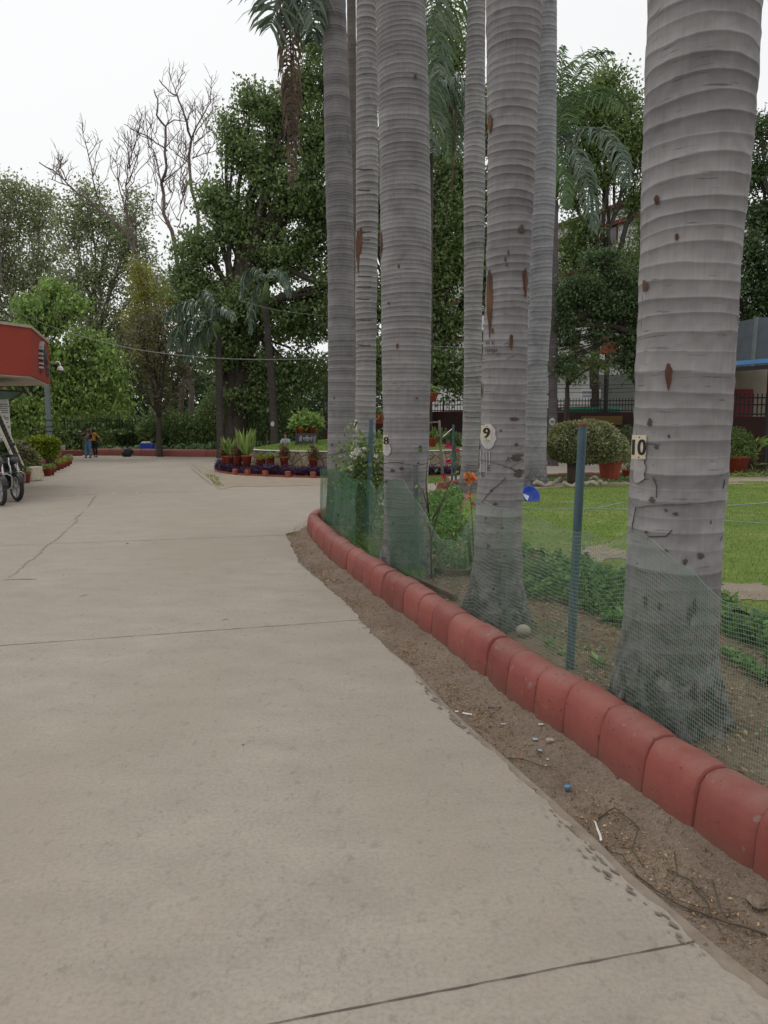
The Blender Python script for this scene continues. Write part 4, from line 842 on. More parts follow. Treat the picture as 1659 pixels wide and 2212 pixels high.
leafy('weeds', 'dry grass tufts against the net just behind the kerb', bedpoly([(790, 1150), (880, 1235), (905, 1258), (870, 1248), (790, 1185)]), 3000, .26, .14, G['drygrass'], 'weeds', .06)
tag(blades('dry_grass', bedpoly([(775, 1140), (900, 1240), (912, 1262), (850, 1246), (760, 1170)]), 9000, .16, .006, G['sword'], soil_z), 'thin grass standing between the kerb and the green net', 'grass', kind='stuff')
# dry leaves on the soil
b = MB(); X = rng.uniform(.2, 4.5, 30000); Y = rng.uniform(2.5, 9, 30000); k = inside(inn, X, Y) & ~inside(lawn, X, Y) & (vnoise(X, Y, 1.9, 51) > -.2); X, Y = X[k][:8000], Y[k][:8000]
d = unit(rng.normal(size=(len(X), 3))*np.array([1, 1, .25])); b.add(*leaf_quads(np.stack([X, Y, soil_z(X, Y)+.012], -1), .032, .4, dirs=d)); tag(b.build('leaf_litter', G['litter']), 'small dry brown leaves strewn over the bed soil', 'leaf litter', kind='stuff')
def seedling(x, y, s, label):
    c = gp(x, y, Z_S); t = empty('seedling', c, label, 'seedling', 'small seedlings on the bare soil'); b = MB()
    for k in range(9):
        a = k*2.4; r = s*.5; d = np.array([[math.cos(a), math.sin(a), .9-.07*k]]); b.add(*leaf_quads(np.array([tuple(c+Vector((0, 0, s*.12*k*.5)))]), s*.8, .42, dirs=unit(d)))
    b.build('leaves', G['bed'], t); m = MB(); m.tube([c, c+Vector((0, 0, s*.6))], .003, 5); m.build('stem', M['stem_green'], t)
seedling(1183, 1396, .07, 'small green seedling left of the stake foot, nearest the number 9 palm'); seedling(1212, 1420, .07, 'small green seedling touching the thick stake foot'); seedling(1292, 1442, .10, 'larger green seedling right of the thick stake')
b = MB(); c = gp(1130, 1372, Z_S); b.ball(c+Vector((0, 0, .035)), (.055, .05, .045), 14, 10); tag(b.build('stone', M['stone'], smooth=True), 'round pale stone lying at the foot of the number 9 palm', 'stone')
b = MB(); a0, a1 = gp(862, 1243, Z_S), gp(985, 1300, Z_S); dd = (a1-a0); b.box((a0+a1)/2+Vector((0, 0, .04)), (dd.length, .03, .06), rz=math.atan2(dd.y, dd.x), rx=.3); tag(b.build('plank', mat('old_plank', (.23, .15, .10), (.14, .09, .06), 8), bevel=.004), 'old brown wooden plank lying behind the kerb by the grey stake', 'plank')
# flowering shrubs
def blossom(mb, c, r, n=20, leaf=None):
    r *= .62
    k = unit(rng.normal(size=(n, 3))+np.array([0, -.3, .5])); C = np.array(tuple(c))+k*r*.25; mb.add(*leaf_quads(C, r*.9, .95, dirs=k, fold=.25))
def shrub(name, label, base, stems, leafspec, flowers, cat='shrub', sr=.007, lm='bed', fm='pink', group=None):
    """stems: lists of (x, y, dY) picture points"""
    D = base.y; t = empty(name, base, label, cat, group); s = MB(); P = []
    for st in stems:
        pts = [at(x, y, D+d) for x, y, d in st]; s.tube(pts, [sr*(1-.65*i/(len(pts)-1)) for i in range(len(pts))], 6); P += pts
        for a, b_ in zip(pts[:-1], pts[1:]): P += [a+(b_-a)*k/4 for k in (1, 2, 3)]
    s.build('stems', M['stem'], t, True)
    if leafspec:
        n, rad, size = leafspec; P = np.array([tuple(p) for p in P]); C = P[rng.integers(0, len(P), n)]+rng.normal(size=(n, 3))*rad; l = MB(); l.add(*leaf_quads(C, size, .6)); l.build('leaves', G[lm], t)
    for x, y, d, r in flowers:
        f = MB(); blossom(f, at(x, y, D+d), r); f.build('flower', G[fm], t)
    return t
b0 = gp(934, 1262, Z_S)
shrub('bougainvillea', 'leggy shrub with pink flowers on long bare stems by the short grey stake', b0, [[(932, 1250, 0), (931, 1170, 0), (926, 1110, 0), (914, 1060, .1), (900, 1045, .1)], [(931, 1170, 0), (945, 1110, 0), (965, 1060, 0), (990, 1000, .1), (992, 975, .1)], [(926, 1110, 0), (920, 1040, -.1), (924, 985, 0)], [(935, 1120, 0), (955, 1085, 0), (975, 1062, 0)], [(931, 1150, 0), (915, 1120, .1)]],
      (170, .05, .04), [(968, 962, 0, .045), (974, 966, 0, .035), (988, 974, 0, .035), (970, 998, 0, .045), (966, 996, 0, .03), (960, 1031, 0, .045)], sr=.009)
b0 = gp(968, 1247, Z_S)
shrub('small_shrub', 'forked dark stemmed shrub planted in the broken clay ring', gp(975, 1238, Z_S), [[(982, 1240, 0), (955, 1205, 0), (935, 1170, 0), (920, 1150, 0)], [(968, 1250, 0), (952, 1215, 0), (940, 1190, 0), (932, 1160, 0), (935, 1120, 0)], [(975, 1245, 0), (985, 1215, 0), (998, 1180, 0)], [(950, 1195, 0), (965, 1175, .1), (1000, 1130, .2)]], (900, .09, .045), [], sr=.012)
c = gp(985, 1238, Z_S); b = MB(); b.lathe(c+Vector((0, 0, -.03)), [(.22, 0), (.27, .10), (.285, .115), (.25, .115), (.22, .05), (0, .05)], 24); tag(b.build('clay_ring', mat('clay_ring', (.22, .11, .08), (.14, .08, .06), 8), smooth=True), 'half buried clay tub rim around the forked shrub', 'planter')
shrub('orange_bougainvillea', 'orange flowers on a thin stem touching the left side of the number 9 palm', gp(1010, 1262, Z_S), [[(1020, 1255, -.2), (1023, 1190, -.2), (1020, 1120, -.2), (1016, 1070, -.2), (1018, 1040, -.2)], [(1020, 1150, -.2), (1000, 1170, -.2), (985, 1192, -.2)]], (40, .05, .04),
      [(1010, 1028, -.2, .06), (1018, 1030, -.2, .06), (1014, 1041, -.2, .06), (1024, 1035, -.2, .05), (1008, 1038, -.2, .04), (1013, 1068, -.2, .04), (992, 1183, -.2, .03)], fm='orange')
shrub('dark_twig', 'short dark cut twig with a pink flower left of the number 9 palm', gp(1018, 1245, Z_S), [[(1017, 1215, -.1), (1013, 1165, -.1), (1012, 1133, -.1)]], None, [(1023, 1092, -.1, .05)], sr=.018)
shrub('white_bougainvillea', 'leafy shrub with white blossoms between the tall blue stake and the number 8 palm', gp(803, 1175, Z_S), [[(800, 1180, 0), (798, 1100, 0), (792, 1050, 0), (785, 1000, 0), (780, 950, 0)], [(800, 1150, 0), (812, 1060, 0), (815, 980, 0)], [(795, 1080, 0), (770, 1040, -.1), (755, 1018, -.1)], [(806, 1120, 0), (818, 1040, .1), (820, 960, .1)], [(798, 1100, 0), (775, 1010, 0), (772, 985, 0)]],
      (2300, .13, .06), [(772, 975, -.2, .09), (766, 985, -.2, .08), (779, 980, -.2, .07), (763, 981, -.2, .06), (756, 1012, -.2, .05), (789, 972, -.2, .06), (812, 985, -.2, .05)], sr=.012, fm='whitep', lm='mid')
# ================================================================== LITTER IN THE DIRT STRIP
zD = lambda x, y: gp(x, y, -.02)
def near_pt(zx, zy): return (1800+zx/1.304)*.54, (2700+zy/1.304)*.54     # enlarged crop coordinates
b = MB(); X = rng.uniform(-1.4, 2.6, 160000); Y = rng.uniform(1.2, 12, 160000); k = inside(strip, X, Y); ex = np.interp(-Y, sorted([-p[1] for p in edge]), [p[0] for p in sorted(edge, key=lambda q: -q[1])])
u = X-ex; k &= (u > .03) & (rng.uniform(size=len(X)) < np.exp(-((u-.13)/.10)**2)*(.15+.85*(vnoise(X, Y, 2.4, 61) > -.05))*np.clip(4.2/Y, .1, 1)**1); X, Y = X[k], Y[k]; X, Y = X[:22000], Y[:22000]
d = unit(rng.normal(size=(len(X), 3))*np.array([1, 1, .4])); b.add(*leaf_quads(np.stack([X, Y, dirt_z(X, Y)+.004], -1), .016, .5, dirs=d, fold=.3)); tag(b.build('seed_husks', G['litter']), 'fine tan seed husks drifted along the concrete edge', 'seed husks', kind='stuff')
b = MB(); X = rng.uniform(-1.4, 2.6, 60000); Y = rng.uniform(1.2, 12, 60000); k = inside(strip, X, Y); X, Y = X[k][:2600], Y[k][:2600]
for q in range(len(X)):
    r = random.uniform(.003, .009)*(1 if random.random() < .93 else 2); z = float(dirt_z(X[q:q+1], Y[q:q+1])[0]); V = [(X[q]+r*math.cos(a)*random.uniform(.7, 1.2), Y[q]+r*math.sin(a)*random.uniform(.7, 1.2), z-.001) for a in (0, 1.6, 3.1, 4.7)]+[(X[q]+r*.3, Y[q], z+r*.9), (X[q]-r*.4, Y[q]+r*.2, z+r*.7)]
    b.add(V, [(0, 1, 4), (1, 2, 5, 4), (2, 3, 5), (3, 0, 4, 5)])
tag(b.build('dirt_crumbs', M['dirt']), 'crumbs of dry soil and grit in the dirt strip', 'grit', kind='stuff')
def twig(pts, r, label, m='stem'):
    P = [gp(*near_pt(*p), 0) for p in pts]; P = [Vector((p.x, p.y, float(dirt_z(np.array([p.x]), np.array([p.y]))[0])+.008+.01*math.sin(i*1.3)**2)) for i, p in enumerate(P)]
    Q = []
    for a, c in zip(P[:-1], P[1:]): Q += [a+(c-a)*k/3+Vector((random.uniform(-1, 1), random.uniform(-1, 1), 0))*.004 for k in range(3)]
    Q.append(P[-1]); b = MB(); b.tube(Q, [r*(1-.6*i/len(Q)) for i in range(len(Q))], 6); tag(b.build('twig', M[m], smooth=True), label, 'twig', 'dry twigs in the dirt strip')
twig([(1659, 1335), (1480, 1300), (1330, 1230), (1200, 1165), (1080, 1095), (980, 1010), (900, 930), (820, 870)], .0045, 'longest brown root like twig running along the dirt strip to the photo edge')
twig([(780, 720), (860, 690), (985, 780), (945, 880), (1015, 975)], .004, 'bent dark twig with two sharp kinks near the white feather')
twig([(1135, 990), (1180, 1030), (1260, 1060), (1350, 1145)], .003, 'forked twig in the middle of the dirt below the kerb joint')
twig([(1175, 920), (1182, 1030)], .0025, 'short straight twig pointing up at the forked twig'); twig([(1125, 1080), (1190, 1150), (1340, 1195)], .002, 'thin pale twig left of the crossing twigs')
twig([(1370, 1070), (1400, 1190), (1450, 1280), (1540, 1400)], .003, 'long curved twig crossing the root like twig'); twig([(1260, 1070), (1330, 1160), (1380, 1270), (1440, 1390)], .003, 'curved twig lying left of the long curved twig')
twig([(1380, 1225), (1450, 1230), (1540, 1225)], .002, 'tiny straw piece across the crossing twigs'); twig([(300, 410), (380, 430), (480, 455), (560, 480)], .003, 'thin brown stem near the orange petal by the slab edge'); twig([(600, 490), (675, 500)], .002, 'short pale straw left of the cracked kerb foot', 'bark_pale')
twig([(455, 380), (475, 425)], .004, 'small curled brown bark strip next to a blue scrap'); twig([(200, 150), (265, 165), (240, 175)], .003, 'curled brown leaf stalk farthest along the strip')
def bit(name, x, y, w, h, m, label, cat, rz=0., thick=.002, tilt=.15):
    p = gp(*near_pt(x, y), 0); z = float(dirt_z(np.array([p.x]), np.array([p.y]))[0])+.006; b = MB(); b.box((p.x, p.y, z+thick), (w, h, thick), rz=rz, rx=tilt, ry=tilt*.6)
    return tag(b.build(name, M[m] if m in M else G[m]), label, cat)
M['palescrap'] = mat('pale_blue_scrap', (.40, .50, .55), (.28, .36, .42), 20, .5); M['whitescrap'] = mat('white_scrap', (.7, .7, .68), (.55, .54, .5), 20, .7)
bit('paper_scrap', 475, 268, .030, .012, 'whitescrap', 'white torn paper scrap near the red kerb foot', 'paper scrap', .5); bit('paper_scrap', 90, 190, .055, .014, 'whitescrap', 'longest white paper strip at the slab edge', 'paper scrap', -.2); bit('paper_scrap', 35, 175, .02, .012, 'whitescrap', 'small white scrap left of the long paper strip', 'paper scrap', .1)
bit('foil_scrap', 445, 323, .026, .02, 'palescrap', 'square pale blue wrapper scrap in the dirt', 'wrapper scrap', .3); bit('foil_scrap', 470, 382, .018, .02, 'palescrap', 'pale blue wrapper scrap beside the curled bark strip', 'wrapper scrap', .8); bit('foil_scrap', 278, 244, .024, .012, 'palescrap', 'thin pale blue scrap among the husks', 'wrapper scrap', .0); bit('foil_scrap', 510, 425, .014, .012, 'palescrap', 'smallest pale blue scrap below the bark strip', 'wrapper scrap', .0)
bit('stone_chip', 522, 345, .035, .025, 'stone', 'flat brown stone chip near the blue wrapper scraps', 'stone', .2, .01); bit('petal', 372, 412, .02, .014, 'orange', 'orange fallen petal by the slab edge', 'petal', .4)
p = gp(*near_pt(615, 583), -.005); b = MB(); b.lathe(p+Vector((0, 0, -.004)), [(.0, .010), (.011, .010), (.0145, .008), (.0155, 0), (.013, 0)], 18); M['capblue'] = mat('cap_blue', (.10, .25, .42), (.08, .2, .35), 10, .4); tag(b.build('bottle_cap', M['capblue'], smooth=True), 'blue plastic bottle cap in the dirt strip', 'bottle cap')
P = [gp(*near_pt(x, y), .012) for x, y in ((757, 762), (770, 800), (785, 835), (790, 862))]; b = MB(); b.tube(P, [.001, .0015, .0015, .001], 5)
for k in range(3):
    a, c = P[k], P[k+1]; s = Vector((.006, .002, .001))*(.7 if k == 0 else 1); b.add([a, c, c-s, a-s*.9], [(0, 1, 2, 3)]); b.add([a, c, c+s*.6, a+s*.5], [(0, 1, 2, 3)])
tag(b.build('feather', M['whitescrap']), 'white curved feather at the edge of the concrete', 'feather')
p = gp(1636, 1955, -.01); b = MB(); b.box(p+Vector((0, 0, .012)), (.06, .075, .028), rz=.1, bev=.012); tag(b.build('stone_chip', M['dirt'], smooth=False), 'rounded brown stone block at the right edge of the dirt strip', 'stone')
# ================================================================== LAWN EDGE THINGS
c = gp(1138, 1084, .12); t = empty('basin', c, 'blue plastic basin tipped on the lawn behind the number 9 palm', 'basin'); b = MB(); Mx = Matrix.Rotation(R(-62), 3, 'X') @ Matrix.Rotation(R(25), 3, 'Y')
b.lathe((0, 0, 0), [(0, 0), (.13, .0), (.185, .10), (.205, .105), (.205, .112), (.18, .108), (.125, .012), (0, .012)], 28); b.v = [np.array([tuple(Matrix.Rotation(R(58), 3, 'X') @ Matrix.Rotation(R(20), 3, 'Y') @ Vector(v)+c+Vector((.03, 0, .10))) for v in b.v[0]])]; b.build('bowl', M['bluebasin'], t, True)
b = MB(); b.box(c+Vector((-.06, -.06, .10)), (.16, .02, .12), rx=-.5, ry=.4); tag(b.build('white_sheet_scrap', M['whiteplastic']), 'white crumpled scrap inside the blue basin', 'scrap')
def pot(mb, c, r, h, seg=24, ribs=0):
    prof_ = [(0, 0), (r*.72, 0), (r*.98, h*.86), (r*1.08, h*.86), (r*1.08, h), (r*.98, h), (r*.94, h*.9), (0, h*.9)]; n0 = len(mb.v); mb.lathe(c, prof_, seg)
    if ribs:
        V = mb.v[-1]; a = np.arctan2(V[:, 1]-c[1], V[:, 0]-c[0]); k = 1+.03*np.sign(np.sin(a*ribs))*((V[:, 2] < c[2]+h*.8)); V[:, 0] = c[0]+(V[:, 0]-c[0])*k; V[:, 1] = c[1]+(V[:, 1]-c[1])*k
def potted(label, x, yb, wv, hv, leafs, base=None, group=None, tall=.3, lm='mid', n=400, size=.1, asp=.4, rad=None, D=None, z=0, ribs=0):
    c = base if base is not None else gp(x, yb, z); Dd = c.y; r = wpx(wv, Dd)/2/1.08; h = wpx(hv, Dd); t = empty('potted_plant', c, label, 'potted plant', group); b = MB(); pot(b, c, r, h, 24 if not ribs else 72, ribs); b.build('pot', M['pot'], t, not ribs)
    l = MB(); top = np.array([c.x, c.y, c.z+h*.9])
    if leafs == 'sword':
        m = n; a = rng.uniform(0, 2*math.pi, m); d = unit(np.stack([np.cos(a)*.35, np.sin(a)*.35, np.ones(m)], -1)); l.add(*leaf_quads(top+np.stack([np.cos(a), np.sin(a), 0*a], -1)*r*.4*rng.uniform(0, 1, (m, 1)), tall, .13, dirs=d, jitter=.3))
    else:
        rr = rad or r*1.15; k = ball_pts(n, .5); k[:, 2] = np.abs(k[:, 2]); C = top+k*np.array([rr, rr, tall]); d = unit(k*np.array([1, 1, .6])+rng.normal(size=(n, 3))*.7); l.add(*leaf_quads(C, size, asp, dirs=d))
        m = MB()
        for q in range(5): e = C[rng.integers(0, n)]; m.tube(bez(top, e, .05, 4, .03), [.01, .008, .006, .004], 5); 
        m.build('stems', M['stem'], t)
    l.build('foliage', G[lm], t); return t
# topiary
c = gp(1240, 1048, Z_S); D = c.y; t = empty('topiary_bush', c, 'wide clipped mushroom shaped bush on a short trunk at the lawn edge', 'bush'); s = MB()
tr0 = at(1241, 1048, D); hub = at(1238, 1000, D); s.tube([at(1243, 1052, D), at(1239, 1030, D), hub], [.22, .17, .16], 12)
for x, y, d in ((1205, 985, -.3), (1190, 970, .1), (1222, 965, .5), (1250, 960, -.5), (1285, 975, 0), (1310, 965, .3), (1265, 950, .6), (1230, 940, -.6)): s.tube(bez(hub, at(x, y, D+d), .02, 6, .06), np.linspace(.10, .02, 6), 7)
s.build('trunk', M['bark'], t, True); l = MB(); cc = at(1262, 968, D); R0 = np.array([wpx(83, D), wpx(60, D), wpx(58, D)])
k = ball_pts(30000, .22); k[:, 2] = np.where(k[:, 2] < 0, k[:, 2]*.5, k[:, 2]); k *= (1+.07*np.sin(k[:, :1]*9+k[:, 1:2]*7)+.05*np.sin(k[:, 2:]*11)); C = np.array(cc)+k*R0; l.add(*leaf_quads(C, .085, .55, dirs=unit(k+rng.normal(size=k.shape)*.8)))
l.build('crown', G['topiary'], t)
k = ball_pts(5000, .4); l = MB(); l.add(*leaf_quads(np.array(at(1258, 978, D))+k*np.array([wpx(75, D), wpx(45, D), wpx(20, D)]), .08, .5)); l.build('shaded_leaves', G['shade'], t)  # darker leaf colour paints the shade beneath the clipped crown
potted('big ribbed red pot with a round green shrub beside the topiary', 1317, 1040, 54, 48, 'ball', lm='topiary', n=5200, size=.08, tall=.85, rad=.62, z=Z_S, ribs=12)
potted('small red pot with a spindly plant half hidden by the number 10 palm', 1357, 1034, 30, 20, 'ball', lm='mid', n=260, size=.08, tall=.95, rad=.3, z=Z_S)
potted('large plain red pot with a clipped hedge plant right of the number 10 palm', 1586, 1030, 62, 46, 'ball', lm='mid', n=4200, size=.08, tall=.95, rad=.62, z=Z_S)
c = gp(1630, 1030, Z_S); t = empty('broadleaf_plant', c, 'upright broad leaved plant with long green leaves at the right edge', 'plant'); s = MB(); s.tube([c, c+Vector((.02, 0, .5)), c+Vector((0, 0, 1.05))], [.02, .018, .012], 6); s.build('stem', M['stem'], t); l = MB()
for hz, n in ((1.05, 16), (.75, 10), (.35, 8)):
    a = rng.uniform(0, 6.28, n); l.add(*leaf_quads(np.tile(np.array(tuple(c+Vector((0, 0, hz)))), (n, 1)), .42, .22, dirs=unit(np.stack([np.cos(a), np.sin(a), rng.uniform(-.1, .8, n)], -1))))
l.build('leaves', G['sword'], t)
leafy('strap_leaf_plants', 'low strap leaved plants edging the lawn at the far right', bedpoly([(1555, 1036), (1700, 1032), (1700, 1020), (1555, 1020)]), 2200, .22, .22, G['sword'], asp=.12)
leafy('edge_plants', 'low green plants growing around the logs at the lawn edge', bedpoly([(1185, 1046), (1370, 1046), (1370, 1036), (1185, 1036)]), 2600, .14, .09, G['bed'], asp=.4)
flat('bare_soil_band', [bedpoly([(1150, 1060), (1260, 1056), (1370, 1052), (1659, 1050), (2200, 1048), (2200, 1028), (1659, 1030), (1370, 1040), (1150, 1048)])], Z_S+.05, M['sandy']); tag(bpy.data.objects['bare_soil_band'], kind='structure')
for i, (x, y, L, a, lab) in enumerate(((1172, 1049, .5, .2, 'pale knobbly log left of the lawn edge log pile'), (1190, 1046, .35, -.4, 'short split log second from the left'), (1240, 1050, .6, .3, 'flat pale broken slab in front of the topiary trunk'), (1268, 1049, .5, -.1, 'flat pale broken slab right of the topiary trunk'), (1210, 1040, .3, .9, 'upturned curved bark piece left of the topiary trunk'), (1285, 1037, .32, -.8, 'curved bark piece leaning near the big ribbed pot'), (1300, 1046, .25, .1, 'small pale rubble piece below the big ribbed pot'))):
    c = gp(x, y, Z_S+.08); b = MB(); P = [c+Vector(((k/5-.5)*L*math.cos(a), (k/5-.5)*L*math.sin(a)*.5, .04+.05*math.sin(k*1.4+i))) for k in range(6)]; b.tube(P, [.03+.035*abs(math.sin(k*2+i)) for k in range(6)], 7); tag(b.build('log', M['stone'], smooth=False), lab, 'log', 'broken logs and slabs at the lawn edge')
b = MB(); a0 = at(1656, 960, 22); b.tube([gp(1640, 1030, 0)+Vector((0, 1.2, 0)), at(1655, 958, gp(1640, 1030, 0).y+1.2)], .14, 14); tag(b.build('white_pillar', M['whitewash'], smooth=True), 'leaning white painted tree stump at the far right edge', 'pillar')
# young tree and plants across the road seen between palms 8 and C
t = empty('sapling', gp(954, 1036), 'thin pale sapling trunk standing between the number 8 palm and the ribboned stake', 'tree'); D = t.location.y; b = MB(); b.tube([at(957, 1038, D), at(953, 980, D), at(950, 930, D), at(949, 908, D)], [.05, .045, .04, .035], 8); b.tube([at(952, 985, D), at(936, 984, D), at(925, 984, D)], .02, 6); b.tube([at(949, 912, D), at(938, 912, D), at(925, 914, D)], .025, 6); b.build('trunk', M['bark_pale'], t, True)
# grass wedge under the sapling
tag(flat('grass_wedge', [[tuple(gp(x, y))[:2] for x, y in ((900, 1042), (940, 1044), (972, 1038), (965, 1030), (940, 1022), (900, 1018))]], .012, M['lawn']), kind='structure')
tag(blades('wedge_grass', [tuple(gp(x, y))[:2] for x, y in ((900, 1042), (940, 1044), (972, 1038), (965, 1030), (940, 1022), (900, 1018))], 6000, .06, .012, G['grass'], lambda X, Y: X*0+.012), 'small wedge of grass under the sapling beyond the palms', 'grass', kind='stuff')
for (x, y, lab) in ((934, 858, 'red hanging pot high between the number 8 palm and the thin grey palm'), (819, 905, 'red hanging pot seen left of the number 8 palm'), (933, 955, 'lower small red pot with trailing leaves beside the number 8 palm')):
    c = at(x, y+10, 24); t = empty('hanging_pot', c, lab, 'potted plant', 'hanging red pots'); b = MB(); pot(b, c, .16, .28, 16); b.build('pot', M['pot'], t, True); l = MB(); leaf_blob(l, c+Vector((0, 0, .34)), (.24, .2, .14), 160, .12); l.build('foliage', G['mid'], t); m = MB(); m.tube([c+Vector((0, 0, .25)), c+Vector((0, 0, 1.2))], .006, 4); m.build('hanger', M['wire_dark'], t)
# ================================================================== ISLAND
ix, iy, ir = -1.0, 30.3, 4.95
iyf = gp(600, 1029).y
ir = iy-iyf-.2; 
t = empty('island_wall', (ix, iy, 0), 'round low rubble stone retaining wall of the grassy traffic island', 'wall'); b = MB(); seg = 120; V = []; hw = .80
b.lathe((ix, iy, 0), [(ir, -.02), (ir-.03, hw*.5), (ir-.05, hw), (ir-.34, hw), (ir-.34, hw-.1)], seg); b.build('stonework', M['rubble'], t)
b = MB(); b.lathe((ix, iy, 0), [(ir-.03, hw+.002), (ir-.01, hw+.012), (ir-.03, hw+.028), (ir-.36, hw+.028), (ir-.36, hw+.002)], seg); b.build('coping', M['whitewash'], t)
circ = [(ix+(ir-.33)*math.cos(a), iy+(ir-.33)*math.sin(a)) for a in np.linspace(0, 2*math.pi, 60, endpoint=False)]
mound_z = lambda X, Y: hw-.0+.36*np.clip(1-((X-ix)**2+(Y-iy)**2)/(ir-.3)**2, 0, 1)+.02*vnoise(X, Y, 2, 71)
tag(field('island_turf', circ, .12, mound_z, M['lawn']), kind='structure')
tag(blades('island_grass', circ, 52000, .06, .014, G['grass'], mound_z), 'bright green grass covering the mound of the round island', 'grass', kind='stuff')
# granite welcome sign and its pots
c = at(663.5, 962, iy-2.0); gz = float(mound_z(np.array([c.x]), np.array([c.y]))[0]); W = wpx(43, c.y); Hs = wpx(27.5, c.y); z0 = c.z-.0
t = empty('welcome_sign', (c.x, c.y, gz), 'black granite sign block with Punjabi lettering on the grassy island', 'sign'); b = MB(); b.box((c.x, c.y+.2, z0+Hs/2-.02), (W, .4, Hs), bev=.01); b.box((c.x-W/2-.035, c.y+.2, z0+Hs/2-.02), (.06, .42, Hs)); o = b.build('slab', M['granite'], t)
b = MB(); b.box((c.x, c.y+.2, (gz+z0)/2-.15), (W*1.02, .42, abs(z0-gz)+.3)); b.build('plinth', M['greypipe'], t)
tx_ = MB(); place_text(tx_, 'ਜੀ ਆਇਆਂ ਨੂੰ', .235, (c.x+.01, c.y-.006, z0+Hs*.48), (1, 0, 0), (0, 0, 1), .002, .004)
if tx_.v:
    A_ = np.concatenate(tx_.v); mid = (A_[:, 0].max()+A_[:, 0].min())/2; wd_ = A_[:, 0].max()-A_[:, 0].min()
    for v in tx_.v: v[:, 0] = c.x+.01+(v[:, 0]-mid)*W*.84/wd_
    tx_.build('lettering', M['letters'], o)
zt = z0+Hs-.02
for x, w, lab, lm, rad, tall in ((643, 14, 'red pot with pale green leaves at the back left on the black sign', 'sword', .22, .3), (652, 18, 'red pot at the front left on the black sign under big leaves', 'sword', .42, .66), (667, 14, 'brown pot in the middle on the black sign', 'sword', .3, .6), (680, 17, 'red pot on the right end of the black sign', 'sword', .32, .4)):
    yy = c.y+(.1 if x in (652, 680) else .28); q = at(x, 925, yy); potted(lab, 0, 0, w, 15, 'ball', base=Vector((q.x, yy, zt)), lm='bright' if x > 645 else 'sword', n=240, size=.2, tall=tall, rad=rad, asp=.32, group='pots on the black sign')
# front row of pots, on a low step between wall and purple plants
b = MB(); b.lathe((ix, iy, 0), [(ir+.02, .0), (ir+.02, .26), (ir+.45, .26), (ir+.48, 0)], seg); tag(b.build('planting_step', M['earth']), kind='structure')
row = [(486, 1022, 20, 15, 'rusty', .55, 520, .12, 'potted plant with speckled pinkish leaves at the left end of the island row'), (494, 1023, 19, 15, 'sword', .65, 60, 0, 'pot of upright green sword leaves left in the island row'), (512, 1022, 20, 16, 'rusty', .45, 420, .12, 'potted reddish plant third in the island row'), (532, 1023, 22, 17, 'sword', .85, 60, 0, 'pot of tall light green sword leaves in the island row'), (563, 1021, 20, 13, 'hedge', .14, 220, .09, 'shallow pot with low cream edged leaves in the island row'), (583, 1022, 19, 16, 'bright', .16, 260, .09, 'pot with low bright green leaves in the island row'), (613, 1023, 19, 17, 'rusty', .50, 420, .11, 'pot with bronze leaves in the middle right of the island row'), (655+21, 1021, 20, 15, 'rusty', .5, 420, .11, 'bronze leaved pot just left of the net wrapped palm')]
for x, y, w, h, lm, tall, n, s, lab in row:
    a = gp(x, y+6, .12); d = math.sqrt(max(.01, (ir+.27)**2-(a.x-ix)**2)); q = at(x, 925, iy-d); potted(lab, 0, 0, w*1.05, h*1.45, 'sword' if lm == 'sword' else 'ball', base=Vector((q.x, iy-d, .26)), lm=lm, n=n, size=s, tall=tall, asp=.45, group='red pots along the island wall')
def ring_band(r0, r1, a0, a1): return [(ix+r1*math.cos(a), iy+r1*math.sin(a)) for a in np.linspace(a0, a1, 50)]+[(ix+r0*math.cos(a), iy+r0*math.sin(a)) for a in np.linspace(a1, a0, 50)]
n = 30000; a = rng.uniform(math.pi*.85, math.pi*2.05, n); r = rng.uniform(ir+.45, ir+1.05, n); hh = .34*(.75+.35*vnoise(a*8, r, 1.3, 81)); Z = rng.uniform(0, 1, n)**.6*hh
d = unit(rng.normal(size=(n, 3))*np.array([1, 1, .5])+np.array([0, 0, .55])); b = MB(); b.add(*leaf_quads(np.stack([ix+r*np.cos(a), iy+r*np.sin(a), Z], -1), .15, .2, dirs=d)); tag(b.build('purple_plants', G['purple']), 'band of dark purple leafy plants around the foot of the island wall', 'purple plants', kind='stuff')
t = empty('brick_edging', (ix, iy-ir-1.1, 0), 'thin red brick edging line with small upright blocks in front of the purple plants', 'edging'); b = MB(); b.lathe((ix, iy, 0), [(ir+1.02, 0), (ir+1.02, .06), (ir+1.12, .06), (ir+1.12, 0)], seg); b.build('brick_line', M['brick'], t)
for x in (506, 553, 610, 669, 470): a = gp(x, 1038); aa = math.asin(max(-1, min(1, (a.x-ix)/(ir+1.1)))); b = MB(); b.box((ix+(ir+1.13)*math.sin(aa), iy-(ir+1.13)*math.cos(aa), .10), (.17, .16, .2), rz=aa, bev=.015); b.build('brick_post', M['brick'], t)
gv = [(478, 1058), (500, 1052), (560, 1051), (640, 1050), (720, 1047), (800, 1044), (800, 1030), (640, 1034), (480, 1024), (440, 1010), (418, 1004), (430, 1018), (448, 1030), (462, 1044), (465, 1052)]
tag(flat('gravel_patch', [jag([tuple(gp(x, y))[:2] for x, y in gv], .12, .15, 4)], .006, M['sandy']), kind='structure')
tag(blades('weed_grass', [tuple(gp(x, y))[:2] for x, y in ((444, 1026), (462, 1046), (468, 1052), (486, 1051), (474, 1040), (470, 1031), (458, 1026))], 1900, .07, .015, G['grass'], lambda X, Y: X*0+.006, lean=.8), 'patch of weedy grass at the left corner of the gravel', 'grass', kind='stuff')
